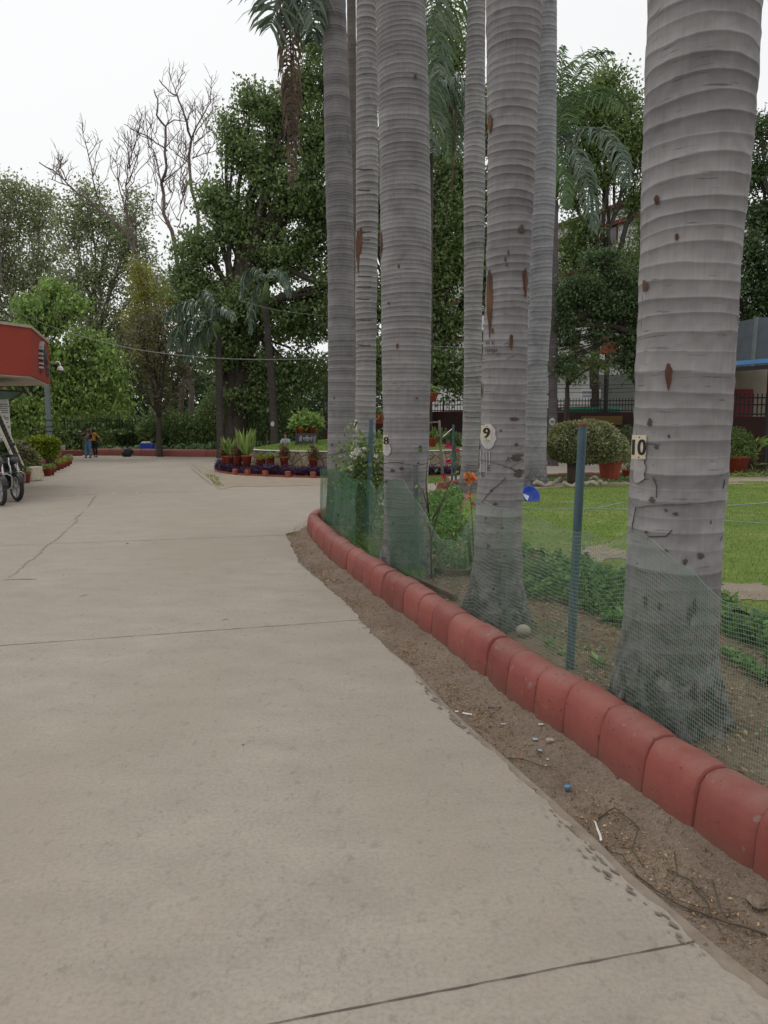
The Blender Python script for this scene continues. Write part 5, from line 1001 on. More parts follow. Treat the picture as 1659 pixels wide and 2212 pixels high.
tag(blades('kerb_grass', [tuple(gp(x, y))[:2] for x, y in ((668, 1112), (640, 1135), (622, 1152), (640, 1160), (668, 1142))], 5200, .045, .008, G['grass'], lambda X, Y: X*0-.03, lean=.9), 'low grass growing outside the tip of the kerb', 'grass', kind='stuff')
# ================================================================== LEFT BUILDING
C0 = Vector((-12.6, 12.6, 0)); k = H/1.5
C1 = Vector(((80-829)/1661*19.2, 19.2, 0)); C2 = Vector(((117-829)/1661*22.7, 22.7, 0)); C3 = Vector((-17, 24.6, 0)); z1 = at(80, 813, 19.2).z; z2 = at(80, 709, 19.2).z
dl = Vector(((0-829)/1661*18.3, 18.3, 0))-C1; C0 = C1+dl.normalized()*7
t = empty('entrance_building', (C1.x-3, C1.y+3, 0), 'red flat roofed entrance canopy with cream soffit at the left edge', 'building'); b = MB(); poly = [(p.x, p.y) for p in (C0, C1, C2, C3)]
b.prism([tuple(p) for p in poly][::1], z1, z2); b.build('canopy', M['redwall'], t)
cen = Vector((sum(p[0] for p in poly)/4, sum(p[1] for p in poly)/4)); 
def grow(s): return [((p[0]-cen.x)*s+cen.x, (p[1]-cen.y)*s+cen.y) for p in poly]
b = MB(); b.prism(grow(1.012), z2+.002, z2+.07); b.build('parapet_cap', M['stone'], t)
b = MB(); b.prism(grow(.985), z1-.03, z1-.003); b.build('soffit', M['soffit'], t)
b = MB(); b.box((-16.0, 24.4, (z1)/2), (8.2, .3, z1-.04)); b.build('wall', M['tanwall'], t)
b = MB(); b.box((-11.75, 22.9, z1/2-.05), (.5, .5, z1-.1)); b.build('pillar', M['tanwall'], t)
# emblem on the slanted face
fd = (C2-C1).normalized(); fn = Vector((fd.y, -fd.x, 0)); em = empty('wall_emblem', C1+fd*1.9+fn*.03+Vector((0, 0, z1+.1)), 'arch shaped emblem of small metal blocks on the slanted red face', 'emblem'); b = MB()
def fpt(u, v): return C1+fd*(u*3.63)+fn*.05+Vector((0, 0, z1+(z2-z1)*v))
face_px = lambda x: (x)
rz = math.atan2(fd.y, fd.x)
for kx, vv in ((.50, .86), (.46, .81), (.43, .76), (.41, .70), (.39, .58), (.38, .48), (.38, .36), (.37, .27)): b.box(fpt(kx, vv), (.26, .09, .05), rz=rz)
b.build('block_column', M['letters'], em); b = MB()
for kx, vv, w, h in ((.53, .86, .1, .12), (.58, .80, .14, .1), (.62, .72, .10, .14), (.67, .60, .06, .22), (.70, .50, .12, .05), (.73, .44, .05, .16), (.70, .38, .16, .04), (.76, .28, .08, .16), (.78, .18, .1, .12), (.50, .76, .10, .22), (.46, .62, .08, .16), (.44, .44, .1, .12), (.43, .30, .08, .16), (.42, .18, .12, .05), (.56, .68, .05, .18)): b.box(fpt(kx, vv), (w, .07, h), rz=rz)
b.build('letter_blocks', M['greypipe'], em)
# dome camera
c = at(118, 786, 22.9); t = empty('security_camera', c, 'white dome security camera on a curved arm at the canopy corner', 'camera'); b = MB(); b.tube([c, c+Vector((.06, 0, .06)), c+Vector((.13, 0, .05)), c+Vector((.16, 0, -.01)), c+Vector((.16, 0, -.06))], .026, 8); b.build('arm', M['whiteplastic'], t, True); b = MB(); b.lathe(c+Vector((.16, 0, -.19)), [(.085, 0), (.09, .04), (.07, .09), (.03, .13), (0, .13)], 16); b.build('housing', M['whiteplastic'], t, True); b = MB(); b.ball(c+Vector((.16, 0, -.19)), (.078, .078, .06), 14, 8); b.build('dome', M['glass'], t, True)
# grey post
c = gp(112, 1004); c = Vector(((113.2-829)/1661*31, 31, 0)); t = empty('grey_post', c, 'grey square lamp post with black bands rising behind the yellow hedge', 'post'); b = MB(); b.box(c+Vector((-.06, 0, 2.2)), (.17, .17, 4.4), bev=.02); b.build('shaft', M['steelpost'], t)
b = MB()
for y in (911, 925, 935, 945): p = at(112, y-3, 31); b.box((c.x-.06, c.y, p.z), (.178, .178, .035))
b.build('band', M['ink'], t)
# green awning, notice board
D = 20.5; c = at(30, 860, D); t = empty('green_awning', c, 'green translucent awning sheet under the red canopy', 'awning'); b = MB()
A = [at(-60, 838, 19), at(20, 838, 19.6), at(55, 846, 20.5), at(-60, 866, 21.2)]; A = [at(-60, 840, 18.6), at(52, 846, 19.6), at(20, 866, 21.5), at(-60, 872, 21.5)]
b.add([*A, *[p+Vector((0, 0, .02)) for p in A]], [(3, 2, 1, 0), (4, 5, 6, 7), (0, 1, 5, 4), (1, 2, 6, 5), (2, 3, 7, 6), (3, 0, 4, 7)]); b.build('sheet', M['greensheet'], t); b = MB(); b.tube([A[0], A[1]], .025, 6); b.tube([A[1], A[2]], .02, 6); b.build('rim', M['iron'], t)
D = 21.0; c = at(13, 1010, D); t = empty('notice_board', Vector((c.x, D, 0)), 'tall white notice board covered in lines of black text under the awning', 'notice board'); zt_, zb_ = at(13, 862, D).z, at(17, 980, D).z
b = MB(); b.box((c.x+.02, D, (zt_+zb_)/2), (.30, .04, zt_-zb_), ry=-.02); o = b.build('board', M['white'], t); b = MB(); b.box((c.x-.22, D+.04, zt_/2), (.12, .1, zt_)); b.build('post', M['maroon'], t); b = MB(); rs = random.Random(4); z = zt_-.14
while z > zb_+.1:
    w = rs.choice([.24, .22, .24, .16, .05]); x = c.x+.02-.12
    while x < c.x+.02-.12+w: l = rs.uniform(.02, .05); b.box((x+l/2, D-.024, z), (l, .004, .018)); x += l+.012
    z -= rs.choice([.038, .038, .055, .1])
b.build('text_lines', M['ink'], o)
# leaning panel with cream rails
D = 18; t = empty('leaning_rack', gp(30, 1030), 'dark panel leaning between two cream rails beside the motorcycles', 'rack')
r0 = [at(0, 893, 18.6), at(76, 1012+28, 19.4)]; r1 = [at(-12, 905, 18), at(38, 985, 18.4)]
def beam(mb, a, c_, w, h): 
    d = (c_-a); L = d.length; m = d.to_track_quat('X', 'Z').to_matrix(); V = [m @ Vector((sx*L/2, sy*w/2, sz*h/2))+(a+c_)/2 for sx in (-1, 1) for sy in (-1, 1) for sz in (-1, 1)]; mb.add(V, [(0, 1, 3, 2), (4, 6, 7, 5), (0, 4, 5, 1), (2, 3, 7, 6), (0, 2, 6, 4), (1, 5, 7, 3)])
rA = (at(-8, 880, 18.8), at(43, 958, 18.8), at(76, 1008, 18.8)); ra0, ra1 = at(-10, 870, 18.8), at(49, 1006, 18.8); rb0, rb1 = at(-22, 878, 18.5), at(40, 1016, 18.5)
b = MB(); beam(b, ra0, ra1, .05, .05); b.build('rail', M['cream'], t); b = MB(); beam(b, rb0, rb1, .05, .05); b.build('rail', M['cream'], t)
b = MB(); b.add([ra0+Vector((0, .05, 0)), ra1+Vector((0, .05, 0)), rb1+Vector((0, .05, 0)), rb0+Vector((0, .05, 0))], [(0, 1, 2, 3)]); o = b.build('panel', M['blackplastic'], t); b = MB()
for k in range(16): p = ra0+(ra1-ra0)*(k+.5)/16; q = rb0+(rb1-rb0)*(k+.5)/16; beam(b, p+Vector((0, .02, 0)), q+Vector((0, .02, 0)), .03, .02)
b.build('rung', M['iron'], t)
# cream block and planter kerb
c = gp(64, 1040); b = MB(); b.box((c.x, c.y+.35, .22), (.20, .6, .42), rz=-.12, bev=.015); tag(b.build('cream_block', M['cream']), 'cream painted concrete block at the end of the pot row', 'block')
pk = [(-16.5, 26.2), tuple(gp(20, 1012))[:2], tuple(gp(62, 1012))[:2], tuple(gp(100, 1008))[:2], tuple(gp(128, 998))[:2], tuple(gp(138, 990))[:2], tuple(gp(128, 986.5))[:2]]
kerb_run('planter_kerb', 'curved pale red kerb around the yellow green hedge bed', list(reversed(pk)), M['kerb_far'], .8, 1.35, 1.2)
for o_ in (): pass
# hedge plants
def hedge(name, label, D, blobs, n, lm, size=.1, trunk=True, cat='hedge', shadeboost=None):
    b0 = at(sum(q[0] for q in blobs)/len(blobs), 925, D); b0.z = 0; t = empty(name, b0, label, cat); l = MB(); s = MB(); tot = sum(q[2]*q[3] for q in blobs)
    for x, y, rx, ry in blobs:
        c = at(x, y, D); m = int(n*rx*ry/tot); r = np.array([wpx(rx, D), wpx((rx+ry)/2, D), wpx(ry, D)]); k = ball_pts(m, .4); C = np.array(c)+k*r; C[:, 2] = np.maximum(C[:, 2], .05); l.add(*leaf_quads(C, size, .5, dirs=unit(k*.8+rng.normal(size=(m, 3))*.8)))
        for q in range(4): s.tube(bez((c.x+random.uniform(-.1, .1), c.y, 0), (c.x+random.uniform(-1, 1)*r[0]*.6, c.y+random.uniform(-.3, .3), c.z+r[2]*.2), .0, 5, .05), np.linspace(.035, .012, 5), 5)
    s.build('stems', M['stem'], t); l.build('foliage', G[lm], t); return t
hedge('hedge', 'clipped hedge with bright yellow green new leaves behind the curved kerb', 28.2, [(66, 963, 16, 16), (82, 960, 16, 17), (98, 960, 16, 17), (114, 962, 14, 17), (52, 968, 12, 14), (75, 976, 20, 14), (105, 976, 20, 14)], 9500, 'hedge', .12)
hedge('shrub', 'darker reddish tipped shrub left of the yellow green hedge', 25.5, [(42, 975, 22, 20), (62, 985, 16, 20), (24, 985, 18, 22), (75, 996, 12, 14)], 4200, 'topiary', .10, cat='shrub')
hedge('shrub', 'dark rangy shrub right behind the motorcycles', 21, [(8, 978, 22, 22), (30, 1002, 16, 18)], 3200, 'shade', .10, cat='shrub')
pr = [(57, 1044, 24, 22, .45, 'mid', 'red pot with a thin climbing plant next to the motorcycles'), (84, 1030, 24, 18, .14, 'sword', 'leftmost red pot of the front pair by the cream block'), (104, 1029, 22, 19, .14, 'sword', 'second red pot of the front group by the cream block'), (112, 1027, 18, 18, .12, 'sword', 'half hidden third red pot of the front group'),
      (122, 1017, 26, 17, .12, 'hedge', 'red pot at the foot of the curved kerb, left of the row of four'), (132, 1014, 20, 16, .12, 'hedge', 'red pot second in the row along the curved kerb'), (139, 1011, 18, 15, .12, 'hedge', 'red pot third in the row along the curved kerb'), (146, 1008, 18, 15, .12, 'hedge', 'red pot fourth in the row along the curved kerb'), (150, 1004, 19, 16, .16, 'topiary', 'farthest red pot at the right end of the row, with a bushier plant')]
for x, y, w, h, tall, lm, lab in pr: potted(lab, x-1, y-1, w*.93, h*.95, 'ball', lm=lm, n=170, size=.09, tall=tall, asp=.3, group='red pots in front of the hedge bed')
# ================================================================== MOTORCYCLES
def motorcycle(label, red=True):
    t = empty('motorcycle', (0, 0, 0), label, 'motorcycle', 'parked motorcycles')
    def wheel(x):
        w = MB(); r, tr_ = .265, .045; V = []; n = 36; m_ = 10
        for i in range(n):
            a = 2*math.pi*i/n
            for j2 in range(m_):
                q = 2*math.pi*j2/m_; rr = r+tr_*math.cos(q); V.append((x+rr*math.cos(a), tr_*.95*math.sin(q), .31+rr*math.sin(a)))
        w.add(V, [(i*m_+j2, ((i+1) % n)*m_+j2, ((i+1) % n)*m_+(j2+1) % m_, i*m_+(j2+1) % m_) for i in range(n) for j2 in range(m_)]); wh = w.build('wheel', M['tyre'], t, True)
        w = MB(); V = []
        for i in range(n):
            a = 2*math.pi*i/n
            for rr, yy in ((.232, .03), (.232, -.03), (.205, -.03), (.205, .03)): V.append((x+rr*math.cos(a), yy, .31+rr*math.sin(a)))
        w.add(V, [(i*4+j2, ((i+1) % n)*4+j2, ((i+1) % n)*4+(j2+1) % 4, i*4+(j2+1) % 4) for i in range(n) for j2 in range(4)])
        for k2 in range(6):
            a = 2*math.pi*k2/6+.3; w.tube([(x+.04*math.cos(a), 0, .31+.04*math.sin(a)), (x+.21*math.cos(a), 0, .31+.21*math.sin(a))], [.018, .012], 6)
        w.tube([(x, -.06, .31), (x, .06, .31)], .045, 14); w.build('rim', M['alloy'], wh)
    wheel(.65); wheel(-.63)
    b = MB(); b.tube([(.65, -.08, .31), (.53, -.08, .78), (.48, -.08, .95)], .022, 8); b.tube([(.65, .08, .31), (.53, .08, .78), (.48, .08, .95)], .022, 8); b.build('fork', M['chrome'], t, True)
    b = MB(); P = [(.65+.33*math.cos(a), 0, .31+.33*math.sin(a)) for a in np.linspace(R(20), R(150), 10)]; V = []
    for p in P: V += [(p[0], -.06, p[2]-.01), (p[0], 0, p[2]+.012), (p[0], .06, p[2]-.01)]
    b.add(V, [(3*i+k2, 3*i+3+k2, 3*i+4+k2, 3*i+1+k2) for i in range(9) for k2 in range(2)]); b.build('mudguard', M['blackplastic'], t, True)
    b = MB(); P = [(-.63+.33*math.cos(a), 0, .31+.33*math.sin(a)) for a in np.linspace(R(30), R(160), 10)]; V = []
    for p in P: V += [(p[0], -.07, p[2]), (p[0], 0, p[2]+.012), (p[0], .07, p[2])]
    b.add(V, [(3*i+k2, 3*i+3+k2, 3*i+4+k2, 3*i+1+k2) for i in range(9) for k2 in range(2)]); b.build('mudguard', M['blackplastic'], t, True)
    b = MB(); b.ball((.18, 0, .83), (.27, .14, .13), 18, 12); b.build('fuel_tank', M['blackplastic'], t, True)
    b = MB(); V, F = [], []
    for x, z, w_ in ((-.02, .82, .09), (-.2, .78, .13), (-.45, .82, .12), (-.7, .88, .09), (-.8, .90, .05)): V += [(x, -w_, z), (x, -w_*.8, z+.06), (x, w_*.8, z+.06), (x, w_, z), (x, w_*.8, z-.06), (x, -w_*.8, z-.06)]
    b.add(V, [(6*i+k2, 6*i+6+k2, 6*i+6+(k2+1) % 6, 6*i+(k2+1) % 6) for i in range(4) for k2 in range(6)]+[tuple(range(5, -1, -1)), tuple(range(24, 30))]); b.build('seat', M['blackplastic'], t, True)
    b = MB(); b.tube([(.5, 0, .92), (.38, 0, .6), (.3, 0, .34), (0, 0, .28), (-.2, 0, .32), (-.3, 0, .6), (-.75, 0, .78)], .025, 8); b.tube([(.5, 0, .9), (.2, 0, .74), (-.3, 0, .72)], .028, 8); b.tube([(-.2, -.12, .33), (-.63, -.12, .31)], .024, 8); b.tube([(-.2, .12, .33), (-.63, .12, .31)], .024, 8); b.build('frame', M['iron'], t, True)
    b = MB(); b.box((.06, 0, .36), (.34, .24, .22), bev=.04); b.box((.2, 0, .55), (.16, .18, .24), ry=.25, bev=.02)
    for k2 in range(5): b.box((.2+.01*k2, 0, .47+.04*k2), (.22, .23, .012), ry=.25)
    b.tube([(.02, -.15, .36), (.02, .15, .36)], .085, 18); b.build('engine', M['engine'], t)
    b = MB(); b.tube([(.28, -.06, .52), (.36, -.10, .42), (.32, -.13, .26), (.1, -.15, .2), (-.2, -.16, .24)], .022, 8); b.tube([(-.2, -.16, .24), (-.4, -.18, .29), (-.85, -.19, .4)], [.03, .05, .052], 12); b.build('exhaust', M['chrome'], t, True)
    for s in (-1, 1):
        b = MB(); b.tube([(.40, s*.03, .62), (.40, s*.2, .64), (.38, s*.30, .58), (.36, s*.30, .36), (.32, s*.2, .26), (.28, s*.03, .26)], .013, 8); b.build('crash_guard', M['chrome'], t, True)
        b = MB(); b.tube([(-.55, s*.15, .62), (-.55, s*.15, .35)], .03, 8); b.build('shock_absorber', M['chrome'], t, True)
        b = MB(); b.tube([(.42, s*.22, 1.07), (.44, s*.3, 1.22)], .007, 6); b.ball((.44, s*.32, 1.26), (.015, .07, .045), 12, 8); b.build('mirror', M['blackplastic'], t)
    b = MB(); b.tube([(.34, -.36, 1.02), (.42, -.22, 1.06), (.48, 0, .99), (.42, .22, 1.06), (.34, .36, 1.02)], .014, 8); b.tube([(.34, -.36, 1.02), (.30, -.43, 1.01)], .02, 8); b.tube([(.34, .36, 1.02), (.30, .43, 1.01)], .02, 8); b.build('handlebar', M['blackplastic'], t, True)
    b = MB(); b.ball((.58, 0, .92), (.09, .1, .1), 14, 10); b.build('headlight', M['blackplastic'], t, True); b = MB(); b.ball((.62, 0, .92), (.06, .085, .085), 14, 10); b.build('lens', M['glass'], t, True)
    b = MB(); b.box((-.42, 0, .62), (.4, .16, .16), bev=.04); b.build('side_panel', M['redpaint'], t); b = MB(); b.box((-.88, 0, .76), (.06, .12, .09), bev=.015); b.build('tail_light', M['redpaint'], t)
    b = MB(); b.tube([(-.05, .1, .3), (-.02, .28, .02)], .012, 6); b.build('side_stand', M['iron'], t); return t
mc = motorcycle('nearer of two motorcycles, its front wheel cut by the left photo edge')
ang = R(-52)
def put(o, x, y, rz):
    c = gp(x, y); f = Vector((.65*math.cos(rz), .65*math.sin(rz), 0)); o.location = (c.x-f.x, c.y-f.y, 0); o.rotation_euler = (0, 0, rz)
mc2 = copy_tree(mc); mc2['label'] = 'second motorcycle, farther back, its whole front wheel showing by the red pots'
put(mc, 4, 1092, R(-48)); put(mc2, 38, 1083, R(-42))
# ================================================================== PEOPLE
def skin(name, m, chains, parent, sub=2, root=0):
    V, E, Rd = [], [], []; key = {}
    for ch in chains:
        prev = None
        for p in ch:
            if isinstance(p, str): i = key[p]
            else:
                i = len(V); V.append(p[:3]); Rd.append(p[3] if not isinstance(p[3], tuple) else p[3])
                if len(p) > 4: key[p[4]] = i
            if prev is not None: E.append((prev, i))
            prev = i
    off = offset_of(parent); me = bpy.data.meshes.new(name); me.from_pydata(V, E, []); me.materials.append(m); o = bpy.data.objects.new(name, me); col.objects.link(o); o.parent = parent
    md = o.modifiers.new('Skin', 'SKIN'); md.use_smooth_shade = True; sv = me.skin_vertices[0].data
    for i, r in enumerate(Rd): sv[i].radius = r if isinstance(r, tuple) else (r, r); sv[i].use_root = (i == root)
    s = o.modifiers.new('Sub', 'SUBSURF'); s.levels = sub; s.render_levels = sub; return o
def woman(x, yb, label, pose):
    c = gp(x, yb); t = empty('person', c, label, 'person'); ln = pose['lean']; yaw = pose['yaw']
    def q(a, z, f=0.): return (a+ln*z*z, -f, z)
    pel, wst, cst, nk, hd = q(0, .86), q(0, 1.02), q(0, 1.22, .02), q(0, 1.37), q(pose.get('hd', 0), 1.50, .03)
    A = pose['armL']; Bm = pose['armR']; FL, FR = pose['feet']
    hand = lambda p, d: [[(p[0], p[1], p[2], .02, None)[:4]]+[(p[0]+d[0]*.05+dx, p[1]+d[1]*.05, p[2]+d[2]*.05+dz, .011), (p[0]+d[0]*.11+dx*1.6, p[1]+d[1]*.11-.01, p[2]+d[2]*.11+dz*1.5, .008)] for dx, dz in ((-.02, .012), (-.008, .018), (.006, .018), (.02, .01), (.026, -.03))]
    ch = [[(*pel, (.125, .10), 'pel'), (*wst, (.11, .09), 'w'), (*cst, (.145, .10), 'c'), (nk[0], nk[1], nk[2]-.02, (.07, .06), 'n'), (nk[0], nk[1], nk[2]+.05, .043), (hd[0], hd[1], hd[2]-.06, (.065, .07)), (hd[0], hd[1], hd[2], (.072, .088)), (hd[0], hd[1], hd[2]+.07, (.06, .07))]]
    for s, F_ in ((-1, FL), (1, FR)): ch.append(['pel', (pel[0]+s*.085, 0, .80, .09), ((pel[0]+s*.09+F_[0])/2, -.02, .46, .06), (F_[0], F_[1], .09, .042), (F_[0], F_[1]-.12, .035, .033)])
    for s, ar in ((-1, A), (1, Bm)): ch.append(['c', (cst[0]+s*.17, cst[1], 1.30, .048), (*ar[0], .036), (*ar[1], .026), (*ar[2], .024)])
    skin('body', M['skin'], ch, t); hb = MB()
    for ar in (A, Bm):
        w_, h_ = Vector(ar[1]), Vector(ar[2]); d = (h_-w_).normalized(); sd = d.cross(Vector((0, -1, 0))).normalized(); o0 = Vector(c)
        for k2 in range(4): hb.tube([o0+h_+sd*(.012*(k2-1.5)), o0+h_+d*.035+sd*(.014*(k2-1.5)), o0+h_+d*(.07-.008*abs(k2-1))+sd*(.013*(k2-1.5))+Vector((0, -.015, 0))], [.0095, .008, .006], 6)
        hb.tube([o0+h_+sd*.02-d*.01, o0+h_+sd*.042+d*.02, o0+h_+sd*.045+d*.04], [.01, .008, .006], 6)
    hb.build('fingers', M['skin'], t, True)
    tr_ = []
    for s, F_ in ((-1, FL), (1, FR)): tr_.append([('pel'), (pel[0]+s*.09, 0, .79, (.105, .10)), ((pel[0]+s*.09+F_[0])/2, -.02, .46, pose['leg']), (F_[0], F_[1], .08, pose['hem'])])
    skin('trousers', pose['tm'], [[(*wst[:2], 1.0, (.115, .095)), (*pel, (.14, .115), 'pel')]]+tr_, t)
    tp = [[(pel[0], pel[1], .90, (.14, .115)), (*wst, (.118, .10)), (*cst, (.152, .108), 'c'), (nk[0], nk[1], nk[2]-.015, (.075, .06))]]
    for s, ar, sl in ((-1, A, pose['sl'][0]), (1, Bm, pose['sl'][1])):
        e = Vector(ar[0]); wv_ = Vector(ar[1]); cuff = e+(wv_-e)*sl if sl >= 0 else Vector((cst[0]+s*.17, cst[1], 1.30))*(-sl)+e*(1+sl)
        seq = ['c', (cst[0]+s*.17, cst[1], 1.30, .06)]
        if sl >= 0: seq.append((*e, .045))
        seq.append((*cuff, .042)); tp.append(seq)
    skin('top', pose['top'], tp, t)
    if pose.get('vest'): skin('vest', pose['vest'], [[(pel[0], pel[1], .80, (.155, .13)), (*wst, (.128, .108)), (wst[0], wst[1], 1.12, (.135, .108))]], t)
    hh = Vector(hd); l = [[(hd[0], hd[1]+.02, hd[2]+.075, (.075, .085)), (hd[0]+.0, hd[1]+.045, hd[2]+.02, (.092, .075), 'k'), (hd[0]+pose['hair']*.03, hd[1]+.07, hd[2]-.14, (.105, .045)), (hd[0]+pose['hair']*.06, hd[1]+.07, hd[2]-.34, (.08, .04)), (hd[0]+pose['hair']*.06, hd[1]+.06, hd[2]-.46, (.04, .025))]]; l.append(['k', (hd[0]-.075, hd[1]-.01, hd[2]-.06, (.025, .04)), (hd[0]-.09, hd[1]-.02, hd[2]-.2, (.028, .04))]); l.append(['k', (hd[0]+.075, hd[1]-.01, hd[2]-.06, (.025, .04)), (hd[0]+.09, hd[1]-.02, hd[2]-.2, (.028, .04))])
    skin('hair', M['hair'], l, t); b = MB(); o0 = Vector(c)+hh
    for s in (-1, 1): b.ball(o0+Vector((s*.028, -.082, .008)), (.012, .008, .008), 8, 6)
    b.build('eyes', M['ink'], t); b = MB(); b.ball(o0+Vector((0, -.094, -.018)), (.011, .018, .018), 8, 6); b.build('nose', M['skin'], t, True); b = MB(); b.ball(o0+Vector((0, -.08, -.048)), (.022, .008, .006), 8, 6); b.build('mouth', M['maroon'], t, True)
    if pose.get('glasses'):
        b = MB()
        for s in (-1, 1): b.tube([o0+Vector((s*.03+.02*math.cos(a), -.096, .008+.017*math.sin(a))) for a in np.linspace(0, 6.28, 13)], .0025, 4)
        b.build('glasses', M['ink'], t)
    for s, F_ in ((-1, FL), (1, FR)): b = MB(); b.ball(Vector(c)+Vector((F_[0], F_[1]-.06, .032)), (.045, .12, .035), 12, 8); b.build('shoe', M['blackcloth'], t, True)
    t.rotation_euler = (0, 0, yaw); return t
w1 = woman(191, 989, 'woman in a dark top, denim vest and wide blue jeans holding up a phone', dict(lean=.02, yaw=R(-8), hd=.0, armL=((-.27, -.05, 1.12), (-.25, -.22, 1.30), (-.25, -.26, 1.38)), armR=((.24, .0, 1.08), (.04, -.15, 1.12), (-.04, -.17, 1.14)), feet=((-.12, 0), (.14, 0)), leg=(.085, .085), hem=(.10, .10), tm=M['denim'], top=M['navy'], sl=(.55, .6), vest=M['denim_top'], hair=1, glasses=1))
w2 = woman(206, 987.5, 'woman with long black hair in a yellow top and black trousers leaning towards her friend', dict(lean=-.07, yaw=R(12), hd=-.03, armL=((-.22, -.1, 1.12), (-.17, -.2, 1.28), (-.16, -.22, 1.36)), armR=((.24, .08, 1.08), (.34, .02, .92), (.36, .0, .86)), feet=((-.02, 0), (.10, -.08)), leg=(.065, .065), hem=(.05, .05), tm=M['blackcloth'], top=M['yellow'], sl=(.1, .15), hair=1))
p = w1.location; b = MB(); b.box(p+Vector((-.25-.03, -.30-.02, 1.44)), (.15, .012, .075), rz=-.2, bev=.004); tag(b.build('phone', M['whiteplastic']), 'phone held up by the woman in denim for a selfie', 'phone')
# seated person behind the island
c = Vector(((617-829)/1661*40.2, 40.2, 0)); t = empty('person', c, 'seated person in a pale striped shirt on the far kerb behind the island', 'person')
skin('body', M['skin'], [[(0, .1, .52, (.14, .12), 'pel'), (0, .08, .72, (.12, .1)), (0, .05, .92, (.15, .11), 'c'), (0, .04, 1.05, .06), (0, .03, 1.12, .045), (0, .0, 1.19, (.065, .075)), (0, .0, 1.28, (.062, .075))], ['pel', (-.1, -.1, .52, .085), (-.13, -.42, .50, .065), (-.13, -.42, .1, .045), (-.13, -.55, .04, .035)], ['pel', (.1, -.1, .52, .085), (.13, -.42, .50, .065), (.13, -.42, .1, .045), (.13, -.55, .04, .035)], ['c', (-.18, .04, 1.0, .05), (-.24, -.12, .78, .04), (-.14, -.36, .60, .03), (-.12, -.44, .57, .03)], ['c', (.18, .04, 1.0, .05), (.24, -.12, .78, .04), (.14, -.36, .60, .03), (.12, -.44, .57, .03)]], t)
skin('shirt', M['shirt'], [[(0, .09, .55, (.155, .13)), (0, .08, .72, (.14, .12)), (0, .05, .92, (.165, .125), 'c'), (0, .04, 1.05, (.08, .07))], ['c', (-.18, .04, 1.0, .065), (-.24, -.12, .78, .055), (-.16, -.32, .63, .045)], ['c', (.18, .04, 1.0, .065), (.24, -.12, .78, .055), (.16, -.32, .63, .045)]], t)
skin('trousers', M['blackcloth'], [[(0, .1, .5, (.15, .12), 'pel'), (-.1, -.1, .52, .1), (-.13, -.44, .50, .08), (-.13, -.44, .1, .06)], ['pel', (.1, -.1, .52, .1), (.13, -.44, .50, .08), (.13, -.44, .1, .06)]], t)
b = MB(); b.ball(c+Vector((0, .025, 1.32)), (.085, .09, .075), 14, 10); b.build('hair', M['hair'], t, True)
# bags at the far kerb
c = gp(275, 986.5); b = MB(); b.ball(c+Vector((0, 0, .24)), (.33, .3, .30), 20, 14); b.tube([c+Vector((.02, 0, .48)), c+Vector((.06, 0, .6)), c+Vector((.0, 0, .68))], [.09, .05, .1], 8); V = b.v[0]; V *= 1; 
for V in b.v: V[:, 0] += .04*np.sin(V[:, 2]*14+V[:, 1]*6); V[:, 2] = np.maximum(V[:, 2], .0)
tag(b.build('bin_bag', M['blackplastic'], smooth=True), 'black plastic bin bag against the far red kerb', 'bag')
c = gp(313, 985); t = empty('cool_box', Vector((c.x, c.y+.5, .3)), 'blue cool box with a white lid on the far bed', 'box'); b = MB(); b.box((c.x, c.y+.5, .52), (.78, .4, .42), bev=.03); b.build('tub', M['bluebasin'], t); b = MB(); b.box((c.x-.05, c.y+.5, .77), (.5, .38, .09), bev=.03); b.build('lid', M['whiteplastic'], t)
for k2, x in enumerate((136, 139.5)):
    c = Vector(((x-829)/1661*42.3, 42.3, .42)); b = MB(); pot(b, c, .09, .24, 14); tag(b.build('white_pot', M['whiteplastic'], smooth=True), ['left one of two small white pots on the far kerb', 'right one of two small white pots on the far kerb'][k2], 'pot', 'small white pots')
# ================================================================== TREES
tree('tree', 'pale olive hazy tree at the far left edge of the photo', 'tree', 74, (60,), [(20, 460, 62, 62), (80, 470, 50, 58), (10, 560, 60, 70), (100, 560, 48, 60), (60, 640, 80, 60), (-60, 520, 70, 90), (30, 410, 35, 28), (92, 425, 24, 26), (20, 730, 80, 60), (-60, 650, 70, 80)], 26000, .30, G['hazy'], M['bark_pale'], .35, 1.3, fork=7, per=24)
tree('tree', 'thin hazy tree behind the leaning dead branches', 'tree', 68, (200,), [(192, 432, 44, 38), (160, 500, 42, 50), (238, 500, 44, 50), (205, 600, 62, 60), (296, 448, 22, 44), (285, 540, 40, 60), (150, 640, 60, 60), (320, 620, 50, 60), (300, 720, 60, 60), (215, 700, 60, 60)], 25000, .27, G['hazy'], M['bark_pale'], .3, 1.2, fork=8, per=24)
tree('tree', 'bright green broadleaf tree rising behind the red canopy', 'tree', 40, (60,), [(118, 628, 36, 20), (70, 662, 40, 22), (150, 660, 34, 22), (100, 700, 56, 20), (60, 740, 60, 22), (185, 735, 46, 20), (130, 768, 60, 22), (225, 768, 34, 20), (180, 800, 60, 20), (250, 806, 28, 18), (120, 830, 60, 22), (60, 800, 50, 30), (215, 842, 54, 20), (150, 872, 60, 24), (90, 880, 50, 30), (250, 872, 36, 22), (20, 790, 50, 50), (20, 900, 50, 50)], 24000, .22, G['bright'], M['bark'], .15, .55, fork=2.5, per=22, droop=.9, dens_edge=.5)
